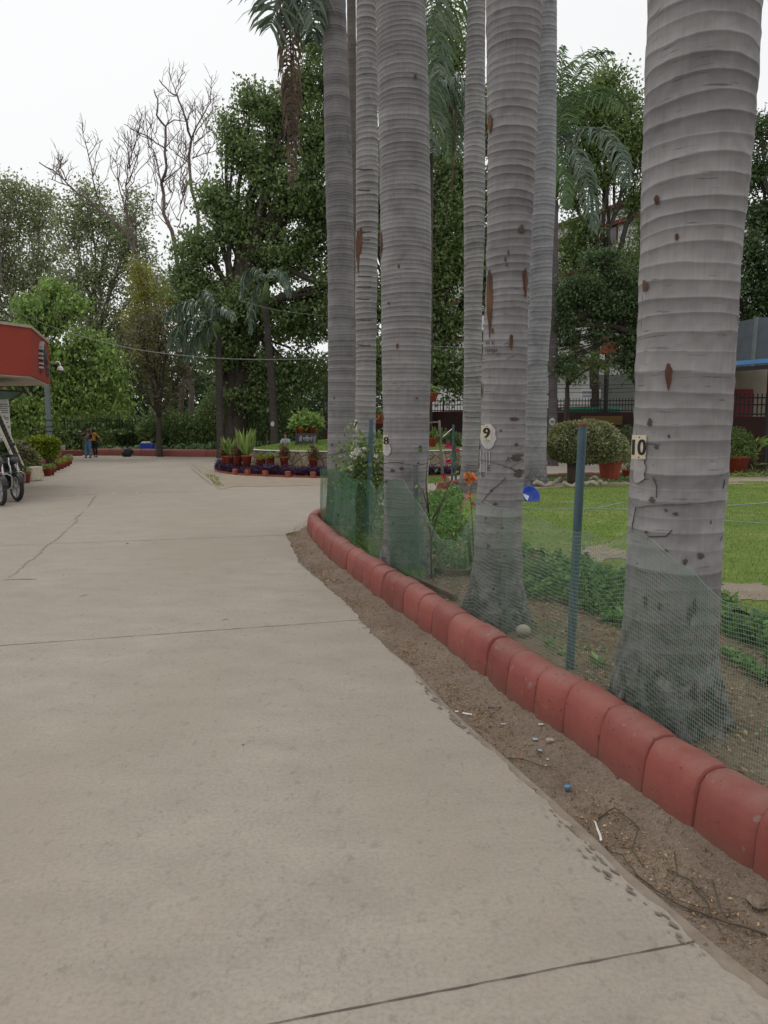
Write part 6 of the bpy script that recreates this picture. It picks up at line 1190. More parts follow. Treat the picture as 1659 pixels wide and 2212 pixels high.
tree('tree', 'slender yellow green tree left of the drooping palm frond', 'tree', 52, (330,), [(300, 572, 17, 22), (308, 630, 24, 44), (330, 700, 34, 48), (370, 640, 34, 26), (395, 668, 20, 22), (320, 780, 36, 44), (290, 690, 20, 40)], 10500, .17, G['yellow'], M['bark_pale'], .14, .6, fork=6, per=24)
tree('tree', 'small many stemmed brownish tree with sparse leaves in front of the woods', 'tree', 43.5, (344,), [(300, 720, 40, 44), (365, 730, 46, 44), (330, 780, 56, 44), (290, 800, 36, 34), (395, 800, 34, 40), (340, 690, 30, 40), (350, 850, 50, 34)], 6500, .15, G['brownish'], M['bark'], .16, .7, fork=2.2, per=16)
tree('tree', 'huge dark green spreading tree dominating the centre background', 'tree', 47, (505,), [(545, 215, 34, 34), (497, 285, 30, 38), (600, 250, 50, 52), (655, 190, 40, 56), (690, 300, 60, 80), (560, 345, 72, 56), (466, 430, 42, 44), (640, 410, 86, 64), (520, 480, 80, 56), (425, 535, 48, 42), (610, 550, 90, 64), (710, 480, 70, 80), (430, 625, 60, 44), (530, 660, 80, 54), (650, 690, 90, 60), (405, 590, 38, 32), (500, 760, 76, 50), (620, 800, 90, 46), (740, 640, 70, 80), (720, 170, 40, 50), (560, 860, 90, 34), (470, 700, 60, 50), (680, 100, 26, 40)], 84000, .24, G['dark'], M['bark'], .62, .75, fork=8.5, per=30, dens_edge=.55)
tree('tree', 'dark green tree filling the gaps behind the clustered palm trunks', 'tree', 44, (905,), [(960, 60, 50, 44), (975, 140, 48, 50), (960, 240, 50, 60), (960, 480, 56, 70), (960, 600, 56, 60), (960, 700, 60, 60), (940, 790, 70, 46), (800, 480, 60, 80), (800, 640, 60, 70), (800, 780, 60, 60), (860, 350, 50, 80), (1070, 600, 60, 80), (1080, 760, 60, 60), (985, 830, 40, 30), (1080, 450, 50, 80), (850, 120, 60, 70), (1080, 250, 60, 80), (950, 360, 50, 60), (1000, 400, 40, 60), (990, 540, 40, 60), (780, 350, 50, 80), (960, 560, 50, 50)], 66000, .22, G['dark'], M['bark'], .45, .8, fork=4, per=30)
tree('tree', 'tall mid green tree between the pale palm and the nearest trunk', 'tree', 45, (1290,), [(1310, 175, 44, 34), (1352, 225, 34, 38), (1265, 235, 44, 50), (1330, 300, 56, 48), (1262, 330, 44, 44), (1378, 330, 28, 60), (1215, 260, 30, 60), (1370, 430, 26, 40), (1238, 420, 22, 30), (1232, 560, 36, 40), (1290, 610, 44, 34), (1350, 570, 34, 46), (1225, 640, 32, 40), (1420, 300, 60, 80), (1430, 500, 60, 80), (1300, 250, 50, 50), (1290, 380, 50, 30), (1250, 500, 40, 30)], 36000, .20, G['mid'], M['bark'], .26, .8, fork=9, per=24)
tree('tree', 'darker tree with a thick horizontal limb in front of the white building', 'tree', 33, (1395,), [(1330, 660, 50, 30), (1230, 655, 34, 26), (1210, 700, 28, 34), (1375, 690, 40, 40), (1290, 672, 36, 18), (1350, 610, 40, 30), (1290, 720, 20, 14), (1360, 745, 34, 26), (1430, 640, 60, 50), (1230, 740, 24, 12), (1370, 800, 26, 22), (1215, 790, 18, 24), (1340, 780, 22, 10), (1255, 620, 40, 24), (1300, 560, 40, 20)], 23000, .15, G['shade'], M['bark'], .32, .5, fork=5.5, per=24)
b = MB()
tree('tree', 'sparse leafy branches hanging before the white building', 'tree', 36, (1215,), [(1260, 770, 40, 16), (1225, 790, 26, 20), (1300, 790, 30, 12), (1250, 810, 26, 14)], 1700, .13, G['mid'], M['bark'], .12, .6, fork=3.5, per=14)
tree('tree', 'dark dense tree beyond the blue roof at the right edge', 'tree', 34, (1700,), [(1642, 285, 26, 34), (1630, 370, 34, 42), (1655, 460, 50, 50), (1625, 540, 34, 50), (1660, 620, 60, 56), (1625, 690, 26, 46), (1560, 600, 50, 60), (1760, 480, 80, 90), (1760, 640, 80, 80), (1740, 350, 60, 60), (1600, 760, 30, 22), (1560, 720, 40, 40)], 38000, .17, G['shade'], M['bark'], .4, .5, fork=4, per=28)
# dead tree
D = 58
def dl(*pts): return [(x*.4557, y*.4557) for x, y in pts]
dead = [([(760, 2150), (740, 1800), (720, 1500), (690, 1330), (640, 1200), (600, 1110), (450, 980), (340, 890), (280, 830), (185, 770)], .30), ([(340, 890), (290, 870), (230, 845)], .05), ([(280, 830), (240, 812)], .03), ([(300, 850), (320, 855), (290, 800), (250, 780)], .04),
        ([(640, 1200), (600, 1000), (595, 880), (610, 760), (603, 620)], .11), ([(597, 880), (640, 780), (668, 690)], .05), ([(592, 1010), (560, 860), (555, 780), (535, 750)], .06), ([(560, 860), (580, 735)], .03), ([(612, 800), (640, 680), (670, 565)], .05), ([(640, 900), (700, 870), (722, 865)], .03), ([(600, 930), (640, 830), (720, 725)], .04),
        ([(560, 1080), (470, 950), (440, 850), (425, 760), (405, 680), (425, 672)], .08), ([(440, 830), (452, 770), (455, 728)], .03), ([(442, 835), (470, 765)], .03), ([(430, 1000), (380, 930), (330, 900)], .03),
        ([(900, 2150), (880, 1700), (850, 1300), (815, 1095), (775, 1010), (765, 870), (790, 790), (785, 600), (742, 545), (748, 470), (730, 425)], .34), ([(785, 600), (825, 568), (880, 575), (902, 620)], .06), ([(765, 870), (738, 740), (700, 660), (688, 500)], .07), ([(792, 715), (720, 660), (640, 620), (588, 588)], .07), ([(720, 665), (660, 640), (620, 605)], .03), ([(770, 865), (860, 790), (900, 750)], .06), ([(785, 700), (850, 620)], .03), ([(790, 590), (812, 560), (815, 520)], .03), ([(840, 2150), (860, 1500), (940, 1020), (905, 880), (908, 660), (872, 540), (840, 450), (800, 433), (755, 378)], .26), ([(840, 450), (830, 430), (852, 378)], .04), ([(840, 455), (785, 455)], .03), ([(908, 660), (955, 560), (1000, 485), (976, 415)], .08), ([(985, 490), (1012, 465)], .025), ([(925, 640), (975, 560), (1018, 533)], .04),
        ([(910, 750), (960, 730), (1040, 712)], .05), ([(920, 680), (970, 640), (1020, 598)], .05), ([(930, 740), (960, 690), (1000, 685)], .03), ([(905, 840), (870, 930), (835, 1040)], .08), ([(870, 930), (850, 870), (880, 790)], .04), ([(905, 780), (850, 740), (800, 700)], .05), ([(890, 760), (855, 720), (865, 620)], .04), ([(868, 545), (845, 525)], .02), ([(905, 880), (950, 860), (990, 790)], .04), ([(775, 1010), (740, 950), (735, 720)], .04), ([(780, 1000), (815, 930), (830, 880)], .04), ([(770, 900), (800, 850), (830, 830)], .03), ([(815, 1090), (750, 1020), (660, 1020)], .04), ([(690, 1330), (690, 1170), (620, 1120)], .07), ([(735, 1040), (710, 950)], .025), ([(840, 1080), (870, 1000), (880, 930)], .04)]
for sel, lab, bx in ((dead[:15], 'bare dead tree whose main limb leans far out to the left against the sky', (340,)), (dead[15:], 'bare dead tree with upright forked branches beside the big green tree', (400,))):
    base = at(bx[0], HOR, D); base.z = 0; t = empty('dead_tree', base, lab, 'tree', 'bare dead trees'); tb, bb = MB(), MB(); rs = random.Random(5)
    sel = list(sel)
    for pl, r in list(sel):
        if .03 < r < .2:
            for _ in range(3):
                k = rs.randrange(len(pl)-1); u = rs.random(); q = (pl[k][0]*(1-u)+pl[k+1][0]*u, pl[k][1]*(1-u)+pl[k+1][1]*u); s = rs.uniform(50, 120); dx = rs.uniform(-.6, .6); m = (q[0]+dx*s*.6, q[1]-s*.5); e = (m[0]+rs.uniform(-.2, .5)*s*.5*(1 if dx > 0 else -1), m[1]-s*.55); sel.append(([q, m, e], .022)); sel.append(([m, (m[0]+rs.uniform(-.5, .5)*s, m[1]-s*.4)], .014))
    for i, (pl, r) in enumerate(sel):
        P = [at(*dl(p)[0], D+(0 if k == 0 and i == 0 else rs.uniform(-.8, .8))) for k, p in enumerate(pl)]; 
        if r > .2: P[0] = Vector((P[0].x, P[0].y, -.2))
        Q = []
        for a, c in zip(P[:-1], P[1:]): Q += [a+(c-a)*k/3+Vector([rs.uniform(-1, 1)*.05*(c-a).length*(k > 0) for _ in range(3)]) for k in range(3)]
        Q.append(P[-1]); n = len(Q); (tb if r > .2 else bb).tube(Q, [r*.62*(1-.9*(k/(n-1))**.7)+.018 for k in range(n)], 7)
        if 1:
            for k in range(n//2, n-1):
                if rs.random() < .8:
                    e = Q[k]+Vector((rs.uniform(-.8, .8), rs.uniform(-.5, .5), rs.uniform(.4, 1.3)))*rs.uniform(.5, 1.1); bb.tube(bez(Q[k], e, .02, 5, .08), np.linspace(.02, .009, 5), 4, False); e2 = Q[k]*.4+e*.6+Vector((rs.uniform(-.5, .5), 0, rs.uniform(.1, .6))); bb.tube([Q[k]*.5+e*.5, e2], [.014, .008], 4, False)
    tb.build('trunk', M['deadwood'], t, True); bb.build('branches', M['deadwood'], t, True)
# two-stemmed dark trunks and a big side limb of the spreading tree
def limb(name, label, D, pl, r0, r1, m='bark', cat='tree', wood='trunk'):
    P = [at(x, y, D+d) for x, y, d in pl]; P = [p for p in P]; P[0].z = min(P[0].z, 0) if pl[0][1] > 940 else P[0].z; t = empty(name, (P[0].x, P[0].y, 0), label, cat); b = MB(); b.tube(bezpath(P), np.linspace(r0, r1, 3*(len(P)-1)+1), 9); b.build(wood, M[m], t, True); return t
def bezpath(P):
    Q = []
    for a, c in zip(P[:-1], P[1:]): Q += [a+(c-a)*k/3 for k in range(3)]
    return Q+[P[-1]]
bt = [o for o in bpy.data.objects if o.get('label', '').startswith('huge dark green')][0]; b = MB()
for pl, r0, r1 in (([(518, 960, 0), (500, 880, 0), (482, 820, .3), (470, 740, .5), (455, 650, .5)], .55, .2), ([(505, 900, 0), (518, 830, 0), (540, 760, .2), (590, 650, .3)], .5, .2), ([(735, 625, -1), (690, 612, -1), (640, 590, -1), (590, 558, -1), (545, 530, -1)], .26, .08), ([(706, 420, -1), (680, 395, -1), (650, 380, -1)], .16, .06)): b.tube(bezpath([at(x, y, 47+d) for x, y, d in pl]), np.linspace(r0, r1, 3*(len(pl)-1)+1), 9); b.build('limb', M['bark'], bt, True); b = MB()
dt = [o for o in bpy.data.objects if o.get('label', '').startswith('darker tree with')][0]; b = MB()
b.tube(bezpath([at(x, y, 33+d) for x, y, d in ((1200, 698, 0), (1240, 690, 0), (1290, 668, 0), (1340, 672, 0), (1395, 690, 0))]), np.linspace(.12, .34, 13), 9); b.build('limbs', M['bark'], dt, True)
# ---- palms' visible crowns and hanging fronds
def add_fronds(T, specs, D0):
    for pl, L, m, n, hang in specs:
        P = [np.array(tuple(at(x, y, D0+d))) for x, y, d in pl]; S = smooth_path3(P); f = MB(); frond(f, S, L, .045, n, hang, .02, .04, None, .95, (.9, .35, 0)); f.build('hanging_frond', G[m], T['o'])
def smooth_path3(P):
    for _ in range(3):
        Q = [P[0]]
        for a, b_ in zip(P[:-1], P[1:]): Q += [a*.75+b_*.25, a*.25+b_*.75]
        P = Q+[P[-1]]
    return P
add_fronds(PA, [([(700, -420, 0), (668, -300, -.2), (632, -150, -.3), (604, -20, -.3), (584, 60, -.3)], 1.15, 'frond', 95, .3), ([(705, -420, 0), (630, -300, .2), (622, -60, .2), (628, 120, .2), (632, 260, .2), (630, 400, .2)], .45, 'frond_dead', 90, .82), ([(705, -420, .1), (640, -300, .3), (612, -60, .3), (618, 120, .3), (630, 300, .25)], .4, 'frond_dead', 60, .8), ([(700, -400, 0), (665, -250, .4), (655, -60, .4), (668, 40, .4), (680, 90, .4)], .9, 'frond', 80, .4), ([(715, -400, 0), (690, -250, -.2), (668, -60, -.2), (680, 60, -.2)], .8, 'frond', 60, .5)], PA['D'])
add_fronds(PC, [([(975, -420, 0), (905, -200, -.4), (925, -20, -.5), (940, 60, -.5), (950, 170, -.5)], 1.1, 'frond', 80, .45), ([(1010, -300, 0), (985, -40, .6), (960, 60, 1.0), (940, 150, 1.4)], 1.1, 'frond_green', 70, .45), ([(1010, -300, .4), (960, -120, 1.4), (935, 60, 1.6), (930, 200, 1.8), (935, 330, 1.8)], 1.0, 'frond', 90, .5)], PC['D'])
mid_palm_pts = [(960, 190, .0)]
# a green-crowned palm behind the cluster
c = at(925, 200, 30); t = empty('royal_palm', (c.x, 30, 0), 'green crowned palm whose drooping fronds show right of the number 8 trunk', 'palm tree'); b = MB(); b.tube([(c.x, 30, -.1), (c.x, 30, 6), (c.x, 30, c.z-1.0)], [.24, .22, .2], 14); b.build('trunk', M['bark'], t, True); b = MB(); b.tube([(c.x, 30, c.z-1.1), (c.x, 30, c.z)], [.2, .12], 12); b.build('crownshaft', M['stem_green'], t, True)
for q in range(13):
    f = MB(); frond(f, frond_path(c, q*.95+.3, [1.1, .8, .4, .1, -.3][q % 5], 3.4, 2.7), 1.0, .06, 54, .5, .02, .1, None, .9, (.7, .5, 0) if q % 2 else None); f.build('frond', G['frond'] if q % 3 else G['frond_green'], t)
f = MB(); frond(f, smooth_path3([np.array(tuple(at(x, y, 29))) for x, y in ((932, 200), (985, 230), (978, 340), (975, 450))]), .5, .05, 44, .9); f.build('dead_frond', G['frond_dead'], t)
# crown of the number 50 palm
tp = at(1198, 372, 33); T = PF; b = MB(); b.tube([at(1197, 425, 33), at(1197, 400, 33), tp, at(1199, 300, 33)], [.19, .24, .2, .08], 14); b.build('crownshaft', M['stem_green'], PF['o'], True)
for pl, L, m in (([(1199, 310), (1215, 220), (1250, 140), (1290, 112), (1320, 112)], .85, 'frond_green'), ([(1199, 310), (1220, 250), (1260, 200), (1310, 190), (1350, 230)], .8, 'frond_green'), ([(1199, 315), (1230, 300), (1262, 350), (1278, 430), (1284, 500)], .65, 'frond'), ([(1199, 315), (1225, 290), (1290, 270), (1340, 320), (1352, 400)], .7, 'frond'), ([(1199, 315), (1175, 240), (1150, 200), (1120, 220)], .8, 'frond'), ([(1199, 315), (1170, 310), (1130, 350), (1110, 430)], .7, 'frond'), ([(1199, 312), (1210, 240), (1212, 160), (1216, 100)], .7, 'frond_green'), ([(1199, 315), (1212, 330), (1222, 390), (1226, 450)], .5, 'frond_green')):
    f = MB(); frond(f, smooth_path3([np.array(tuple(at(x, y, 33+random.uniform(-.4, .4)))) for x, y in pl]), L*1.35, .06, 80, .45, .02, .08, None, .9, (.8, .4, .1)); f.build('frond', G[m], PF['o'])
# dark palms in the woods
for T, tpx, D0, fr in ((PG, (466, 705), 41.5, [([(464, 695), (440, 655), (400, 650), (356, 688)], 1.1), ([(464, 698), (430, 685), (392, 700), (366, 752)], 1.25), ([(464, 698), (450, 712), (420, 730), (404, 775)], 1.0), ([(466, 695), (476, 668), (492, 665), (508, 690)], .6), ([(465, 695), (460, 650), (445, 622), (425, 640)], .6)]), (PH, (576, 690), 42, [([(576, 610), (555, 575), (530, 590), (520, 650)], .7), ([(576, 612), (560, 610), (545, 650), (540, 720)], .6), ([(576, 610), (595, 580), (615, 590), (625, 640)], .6)])):
    b = MB(); hub = at(fr[0][0][0][0], fr[0][0][0][1], D0); b.tube([T['top'], T['top']*.5+hub*.5, hub], [.18, .2, .1], 10); b.build('crownshaft', M['stem_green'], T['o'], True)
    for pl, L in fr: f = MB(); frond(f, smooth_path3([np.array(tuple(at(x, y, D0-1.2+random.uniform(-.6, .3)))) for x, y in pl]), L, .09, 60, .6, .02, .1, None, .9, (.55, .6, 0)); f.build('frond', G['frond'], T['o'])
# ================================================================== UNDERGROWTH AND FAR WOOD
def mass(name, label, x0, x1, yfun, D0, D1, n, leaf, m, top=.5):
    u = rng.uniform(0, 1, n); x = x0+(x1-x0)*u; Y = rng.uniform(D0, D1, n); X = (x-CX)/FOC*Y; zt = H+(HOR-yfun(x))/FOC*Y; zt *= (.72+.34*vnoise(X, Y, .45, 91)+.2*vnoise(X, Y, 1.3, 92)); Z = rng.uniform(0, 1, n)**top*np.maximum(zt, .3)
    cl = vnoise(X+Z*.7, Y+Z*.3, 1.1, 93)+.6*vnoise(X*1.3, Z, 2.1, 94) > -.35; C = np.stack([X, Y, Z], -1)[cl]; b = MB(); b.add(*leaf_quads(C, leaf, .5, droop=.3)); return tag(b.build(name, m), label, 'undergrowth', kind='stuff')
mass('undergrowth', 'dense dark undergrowth of the woods behind the far kerb', -60, 720, lambda x: 855+25*np.sin(x*.021)+12*np.sin(x*.05), 46.8, 52, 52000, .22, G['dark'], .7)
mass('undergrowth', 'mid green shrubs low in the woods behind the two women', 120, 480, lambda x: 884+22*np.sin(x*.03), 46.8, 49, 9000, .16, G['mid'], .8)
mass('undergrowth', 'dark shrubs beyond the road seen between the palm trunks', 720, 1180, lambda x: 905+14*np.sin(x*.04), 40.5, 43, 15000, .18, G['dark'], .8)
mass('undergrowth', 'low shrubs in front of the black railing behind the topiary', 1180, 1420, lambda x: 912+10*np.sin(x*.06), 38.8, 40, 6000, .14, G['shade'], .8)
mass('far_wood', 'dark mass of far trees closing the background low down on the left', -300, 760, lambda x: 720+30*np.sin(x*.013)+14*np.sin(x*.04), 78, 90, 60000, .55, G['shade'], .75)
mass('far_wood', 'dark mass of far trees low down behind the palms and building', 700, 1500, lambda x: 760+30*np.sin(x*.013), 96, 108, 22000, .65, G['shade'], .75)
mass('far_wood', 'dark shrubs under the shed roof at the right edge', 1560, 2100, lambda x: 930+0*x, 26, 27.5, 7000, .12, G['shade'], .8)
def fern(x, y, D, s, label, m='frond_green'):
    D += 3.6; c = Vector(((x-829)/1661*D, D, 0)); z = at(x, y, D).z; t = empty('fern_clump', c, label, 'fern', 'ferns along the far kerb'); f = MB(); rs = random.Random(int(x))
    for q in range(11): frond(f, frond_path((c.x, c.y, .3), q*.6+rs.random()*.3, rs.uniform(.5, 1.2), s*rs.uniform(.8, 1.1), 2.4, 8), s*.26, .06, 16, .5, .012, .15)
    f.build('fronds', G[m], t)
for i, (x, D, s, lab) in enumerate(((265, 42.4, 1.2, 'fern clump left of the blue cool box'), (292, 42.6, 1.3, 'taller fern clump directly behind the bin bag'), (345, 42.6, 1.3, 'fern clump right of the blue cool box'), (398, 43, 1.6, 'broad fern clump under the brownish tree'), (440, 43, 1.6, 'palm like fern clump left of the dark palm trunk'), (475, 42.8, 1.8, 'big arching fern clump right of the dark palm trunk'), (540, 42.8, 1.8, 'wide arching fern clump under the oval plate palm'), (230, 43, 1.0, 'small fern clump just right of the women'), (960, 41.5, 1.8, 'fern clump beyond the road behind the ribboned stake'), (1370, 39.0, 1.6, 'spiky fern clump by the black railing left of the nearest palm'))): fern(x, 960, D, s, lab)
# ================================================================== FENCES, BUILDING, SHED
def railing(name, label, pts, y_top_px, y_bot_px, wall=True, step=.16, arms=True, D=None):
    t = empty(name, (pts[0][0], pts[0][1], 0), label, 'fence'); bars, rails, posts, wl = MB(), MB(), MB(), MB(); Dm = sum(p[1] for p in pts)/len(pts)
    zt = H+(HOR-y_top_px)/FOC*Dm; zb = H+(HOR-y_bot_px)/FOC*Dm
    for a, c in zip(pts[:-1], pts[1:]):
        a = Vector((*a, 0)); c = Vector((*c, 0)); d = c-a; L = d.length; n = int(L/step); rz = math.atan2(d.y, d.x)
        for k in range(n): p = a+d*k/n; bars.box((p.x, p.y, (zt+zb)/2), (.035, .03, zt-zb), rz=rz)
        for z in (zb+.06, zt-.14, (zt+zb)/2): rails.box(((a+c)/2).to_tuple()[:2]+(z,), (L, .04, .05), rz=rz)
        m = max(1, int(L/3.0))
        for k in range(m+1):
            p = a+d*k/m; posts.box((p.x, p.y, (zt+zb)/2+.05), (.09, .09, zt-zb+.1), rz=rz)
            if arms:
                for s in (-1, 1): posts.tube([(p.x, p.y, zt+.08), (p.x+s*.55*d.x/L, p.y+s*.55*d.y/L, zt+.78)], .045, 5)
        if arms:
            for zz, o in ((.3, .2), (.5, .36), (.7, .5)):
                for s in (-1, 1): rails.tube([(a.x, a.y+s*o*.4, zt+zz+.05), ((a.x+c.x)/2, (a.y+c.y)/2+s*o*.4, zt+zz-.02), (c.x, c.y+s*o*.4, zt+zz+.05)], .008, 4)
        if wall: q = (a+c)/2; wl.box((q.x, q.y, zb/2-.02), (L, .25, zb), rz=rz)
    bars.build('pickets', M['iron'], t); rails.build('rails', M['iron'], t); posts.build('posts', M['iron'], t)
    if wall: wl.build('base_wall', M['kerb_black'], t)
    return t
railing('railing', 'black picket railing with barbed wire arms on a dark maroon wall behind the topiary', [((1175-829)/1661*42, 42), ((1420-829)/1661*41, 41)], 861, 890)
railing('railing', 'black picket railing glimpsed between the number 8 palm and the thin grey palm', [((700-829)/1661*46, 46), ((1090-829)/1661*44, 44)], 862, 890, arms=False)
railing('railing', 'dark iron railing hidden in the woods behind the two women', [((-80-829)/1661*48, 48), ((700-829)/1661*48, 48)], 905, 965, wall=False, arms=False, step=.2)
t = railing('gate', 'tall black gate with pointed pickets under the blue roof at the right edge', [((1545-829)/1661*25.5, 25.5), ((1760-829)/1661*25, 25)], 851, 899, step=.13, arms=False)
# sign strip
p = at(1300, 908, 40.8); b = MB(); b.box(p, (wpx(88, 40.8)*1., .05, .45)); tag(b.build('ochre_board', mat('ochre_board', (.16, .10, .03), (.13, .08, .03), 3)), 'dull ochre board on the dark wall behind the topiary', 'board')
p = at(1276, 851, 45); t = empty('banner', p, 'white banner with blue and yellow stripes behind the railing', 'banner'); b = MB(); b.box(p, (wpx(42, 45), .04, wpx(20, 45))); o = b.build('cloth', M['whiteplastic'], t)
for dz, m in ((.13, 'bluesheet'), (.03, 'yellow'), (-.12, 'denim')): b = MB(); b.box(p+Vector((0, -.035, dz)), (wpx(36, 45), .02, .05)); b.build('stripe', M[m], o)
b = MB(); p = at(1276, 890, 45.5); b.box((p.x, p.y, p.z/1.0), (3.2, 1.6, .5), bev=.1); tag(b.build('green_tarp', M['greensheet']), 'green covered stack behind the black railing', 'tarp')
# white building
t = empty('white_building', (13.5, 58, 0), 'white four storey building with maroon bands seen through the trees', 'building'); P0 = at(1290, HOR, 55); P0.z = 0; d = Vector((-.48, .877, 0)).normalized(); nrm = Vector((d.y*-1, d.x, 0)); nrm = Vector((-d.y, d.x, 0))
if nrm.dot(CAM-P0) < 0: nrm = -nrm
A0 = P0+d*22; A1 = P0-d*5.6; L = (A1-A0).length; ctr = (A0+A1)/2; rz = math.atan2((A1-A0).y, (A1-A0).x); top = H+450/1661*55
def fbox(mb, u0, u1, z0, z1, o0, o1):   # u along facade from far end, o outward
    c = A0-d*((u0+u1)/2)+nrm*((o0+o1)/2); mb.box((c.x, c.y, (z0+z1)/2), (u1-u0, abs(o1-o0), z1-z0), rz=rz)
b = MB(); fbox(b, 0, L, 0, top, -12, 0); b.build('wall', M['white'], t); b = MB()
for z in (top-.15, top-1.25, 12.7, 9.4, 6.05, 2.9): fbox(b, -.1, L+.15, z, z+.26, .003, .32)
b.build('maroon_band', M['maroon'], t)
for fl in range(4):
    z0 = 3.4+fl*3.35 if fl else .9
    for u in np.arange(1.5, L-2, 3.4):
        w = MB(); fbox(w, u, u+1.5, z0+.6, z0+1.95, .002, .05); o = w.build('window', M['maroon'], t); g = MB(); fbox(g, u+.1, u+.72, z0+.7, z0+1.85, .045, .06); fbox(g, u+.78, u+1.4, z0+.7, z0+1.85, .045, .06); g.build('pane', M['glass'], o)
b = MB(); fbox(b, 13, 15, 0, top+.4, .01, .9); b.build('stair_tower', M['white'], t); b = MB(); fbox(b, 12.9, 13.05, 0, top+.4, .9, .95); fbox(b, 14.95, 15.1, 0, top+.4, .9, .95); b.build('tower_trim', M['maroon'], t)
b = MB(); fbox(b, 16.5, 20.5, 6.35, 7.2, .05, 1.3); b.build('balcony', M['white'], t); b = MB(); fbox(b, 16.4, 20.6, 7.2, 7.3, .05, 1.35); fbox(b, 16.4, 20.6, 6.25, 6.35, .05, 1.35); b.build('balcony_rail', M['maroon'], t)
p = at(1318, 748, 44); b = MB(); b.box(p, (wpx(36, 44), .4, wpx(34, 44)), rz=-.2, ry=.12, bev=.03); o_ = tag(b.build('red_box', M['redwall']), 'red tilted box high between the trees in front of the white building', 'box')
t = empty('red_box_pole', (p.x+.2, 44.4, 0), 'dark pole carrying the red tilted box', 'pole'); b = MB(); b.tube([(p.x, 44.5, 0), (p.x, 44.5, p.z-.3)], .14, 8); b.build('shaft', M['iron'], t)
p = at(1345, 855, 50); b = MB(); b.box((p.x, p.y, 2.5), (3.6, .3, 5.0), rz=.1); tag(b.build('grey_screen', mat('grey_screen', (.2, .21, .19), (.14, .15, .14), .8)), 'grey tarpaulin screen behind the railing right of the building entrance', 'screen')
# shed with blue roof, tank
D = 24; t = empty('shed', at(1640, 925, D+2), 'shed with a thin bright blue sheet roof and cream wall at the right edge', 'shed'); t.location.z = 0
y0 = at(1570, 797, D); y1 = at(1760, 770, D-1.5); b = MB(); dz = wpx(9, D); V = [y0+Vector((-1.6, .15, -.03)), y1+Vector((1, 0, 0)), y1+Vector((1.6, 5, .25)), y0+Vector((-1.0, 5, .25))]; V += [v+Vector((0, 0, dz)) for v in V]; b.add(V, [(3, 2, 1, 0), (4, 5, 6, 7), (0, 1, 5, 4), (1, 2, 6, 5), (2, 3, 7, 6), (3, 0, 4, 7)]); b.build('roof', M['bluesheet'], t); b = MB(); V = [v-Vector((0, -.06, dz*1.0+.05)) for v in V]; b.add(V, [(3, 2, 1, 0), (4, 5, 6, 7), (0, 1, 5, 4), (1, 2, 6, 5), (2, 3, 7, 6), (3, 0, 4, 7)]); b.build('underside_shade', M['iron'], t)  # black sheet added below the roof to paint its underside in shade
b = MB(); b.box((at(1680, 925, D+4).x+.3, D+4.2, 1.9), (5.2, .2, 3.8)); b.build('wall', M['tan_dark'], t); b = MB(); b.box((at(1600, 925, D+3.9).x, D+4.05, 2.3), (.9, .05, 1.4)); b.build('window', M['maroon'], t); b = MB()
for x in (1656, 1780): q = at(x, 925, D+.4); b.tube([(q.x, q.y, 0), (q.x, q.y, H+(HOR-790)/FOC*D)], .06, 8)
b.build('post', M['iron'], t)
D = 30; p0, p1 = at(1618, 790, D), at(1625, 686, D); t = empty('grey_tank', (p0.x+2, D, 0), 'large grey sheet metal tank rising above the blue roof', 'tank'); b = MB(); w = 3.6; b.add([(p0.x, D, 0), (p0.x+w, D-.2, 0), (p0.x+w, D+2, 0), (p0.x-.2, D+1.2, 0), (p1.x+.2, D, p1.z), (p0.x+w, D-.2, p1.z+.05), (p0.x+w, D+2, p1.z+.05), (p1.x, D+1.2, p1.z)], [(0, 3, 2, 1), (4, 5, 6, 7), (0, 1, 5, 4), (1, 2, 6, 5), (2, 3, 7, 6), (3, 0, 4, 7)]); b.build('panel', M['greytank'], t)
b = MB(); beam(b, Vector((p0.x-.05, D-.08, 0)), Vector((p1.x+.12, D-.08, p1.z)), .22, .06); b.build('corner_strip', M['steelpost'], t)
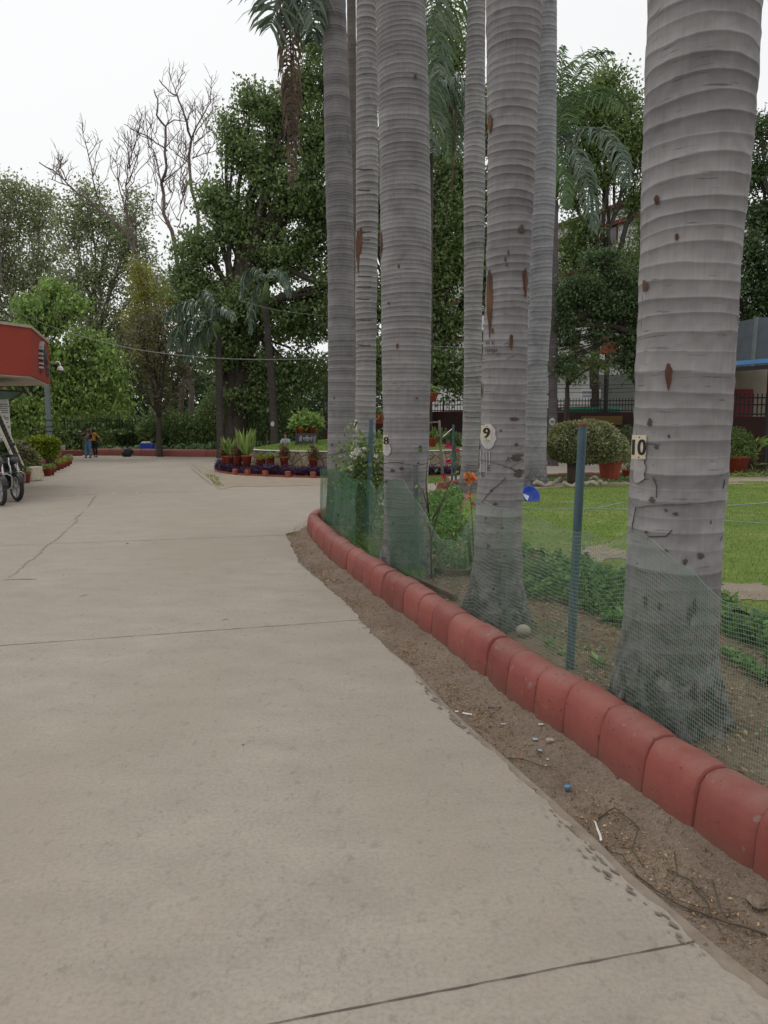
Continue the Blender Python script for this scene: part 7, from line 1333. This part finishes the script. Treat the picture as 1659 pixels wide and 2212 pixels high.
# cables
def cable(pts, D, r, label, m='wire_dark', sag=0):
    P = smooth_path3([np.array(tuple(at(x, y, D+d))) for x, y, d in pts]); b = MB(); b.tube(P, r, 5); tag(b.build('overhead_cable', M[m]), label, 'cable', 'overhead cables')
cable([(-40, 636, -4), (100, 705, 0), (230, 742, 0), (330, 762, 0), (480, 776, 0), (620, 777, 0), (720, 774, 0)], 34, .018, 'lowest pale overhead cable crossing the woods from the red canopy to the palms', 'wire')
cable([(520, 650, 0), (600, 672, 0), (700, 682, 0)], 36, .012, 'thin overhead cable above the dark oval plate palm', 'wire'); cable([(920, 748, 0), (1000, 750, 0), (1200, 756, 0), (1280, 745, 0), (1400, 747, 0)], 34, .014, 'pale overhead cable passing the number 9 palm towards the nearest trunk', 'wire'); cable([(1190, 735, 0), (1270, 748, 0), (1330, 756, 0), (1400, 765, 0)], 34.5, .014, 'second pale cable sloping down to the nearest trunk', 'wire')
# ================================================================== CAMERA, WORLD, LIGHT
cam = bpy.data.cameras.new('camera'); co = bpy.data.objects.new('camera', cam); col.objects.link(co); co.location = CAM; co.rotation_euler = (math.pi/2-PITCH, 0, 0); cam.sensor_fit = 'VERTICAL'; cam.sensor_height = 24; cam.lens = FOC/2212*24; cam.clip_end = 2000; cam.clip_start = .05; scene.camera = co
w = bpy.data.worlds.new('World'); scene.world = w; w.use_nodes = True; nt = w.node_tree; nt.nodes.clear(); L_ = nt.links.new
sk = nt.nodes.new('ShaderNodeTexSky'); sk.sky_type = 'NISHITA'; sk.sun_disc = False; EL, AZ = R(62), R(-35); sk.sun_elevation = EL; sk.sun_rotation = AZ; sk.dust_density = 4; sk.air_density = 1.5
hs = nt.nodes.new('ShaderNodeHueSaturation'); hs.inputs['Saturation'].default_value = .12; L_(sk.outputs[0], hs.inputs['Color'])
mx = nt.nodes.new('ShaderNodeMix'); mx.data_type = 'RGBA'; mx.inputs[0].default_value = .8; L_(hs.outputs[0], mx.inputs[6]); mx.inputs[7].default_value = (10.3, 10.4, 10.45, 1)
bg = nt.nodes.new('ShaderNodeBackground'); bg.inputs[1].default_value = .1; L_(mx.outputs[2], bg.inputs[0]); wo = nt.nodes.new('ShaderNodeOutputWorld'); L_(bg.outputs[0], wo.inputs[0])
sl = bpy.data.lights.new('sun', 'SUN'); sl.energy = .7; sl.angle = R(25); sl.color = (1, .97, .93); so = bpy.data.objects.new('sun', sl); col.objects.link(so)
sd = Vector((math.sin(-AZ)*math.cos(EL)*-1, math.cos(AZ)*math.cos(EL), math.sin(EL))); so.rotation_euler = sd.to_track_quat('Z', 'Y').to_euler(); so.location = (0, 0, 30)
scene.view_settings.view_transform = 'Standard'; scene.view_settings.look = 'None'; scene.view_settings.exposure = 0; scene.view_settings.gamma = 1
scene.render.engine = 'CYCLES'; scene.cycles.max_bounces = 8; scene.cycles.transparent_max_bounces = 16; scene.cycles.diffuse_bounces = 4
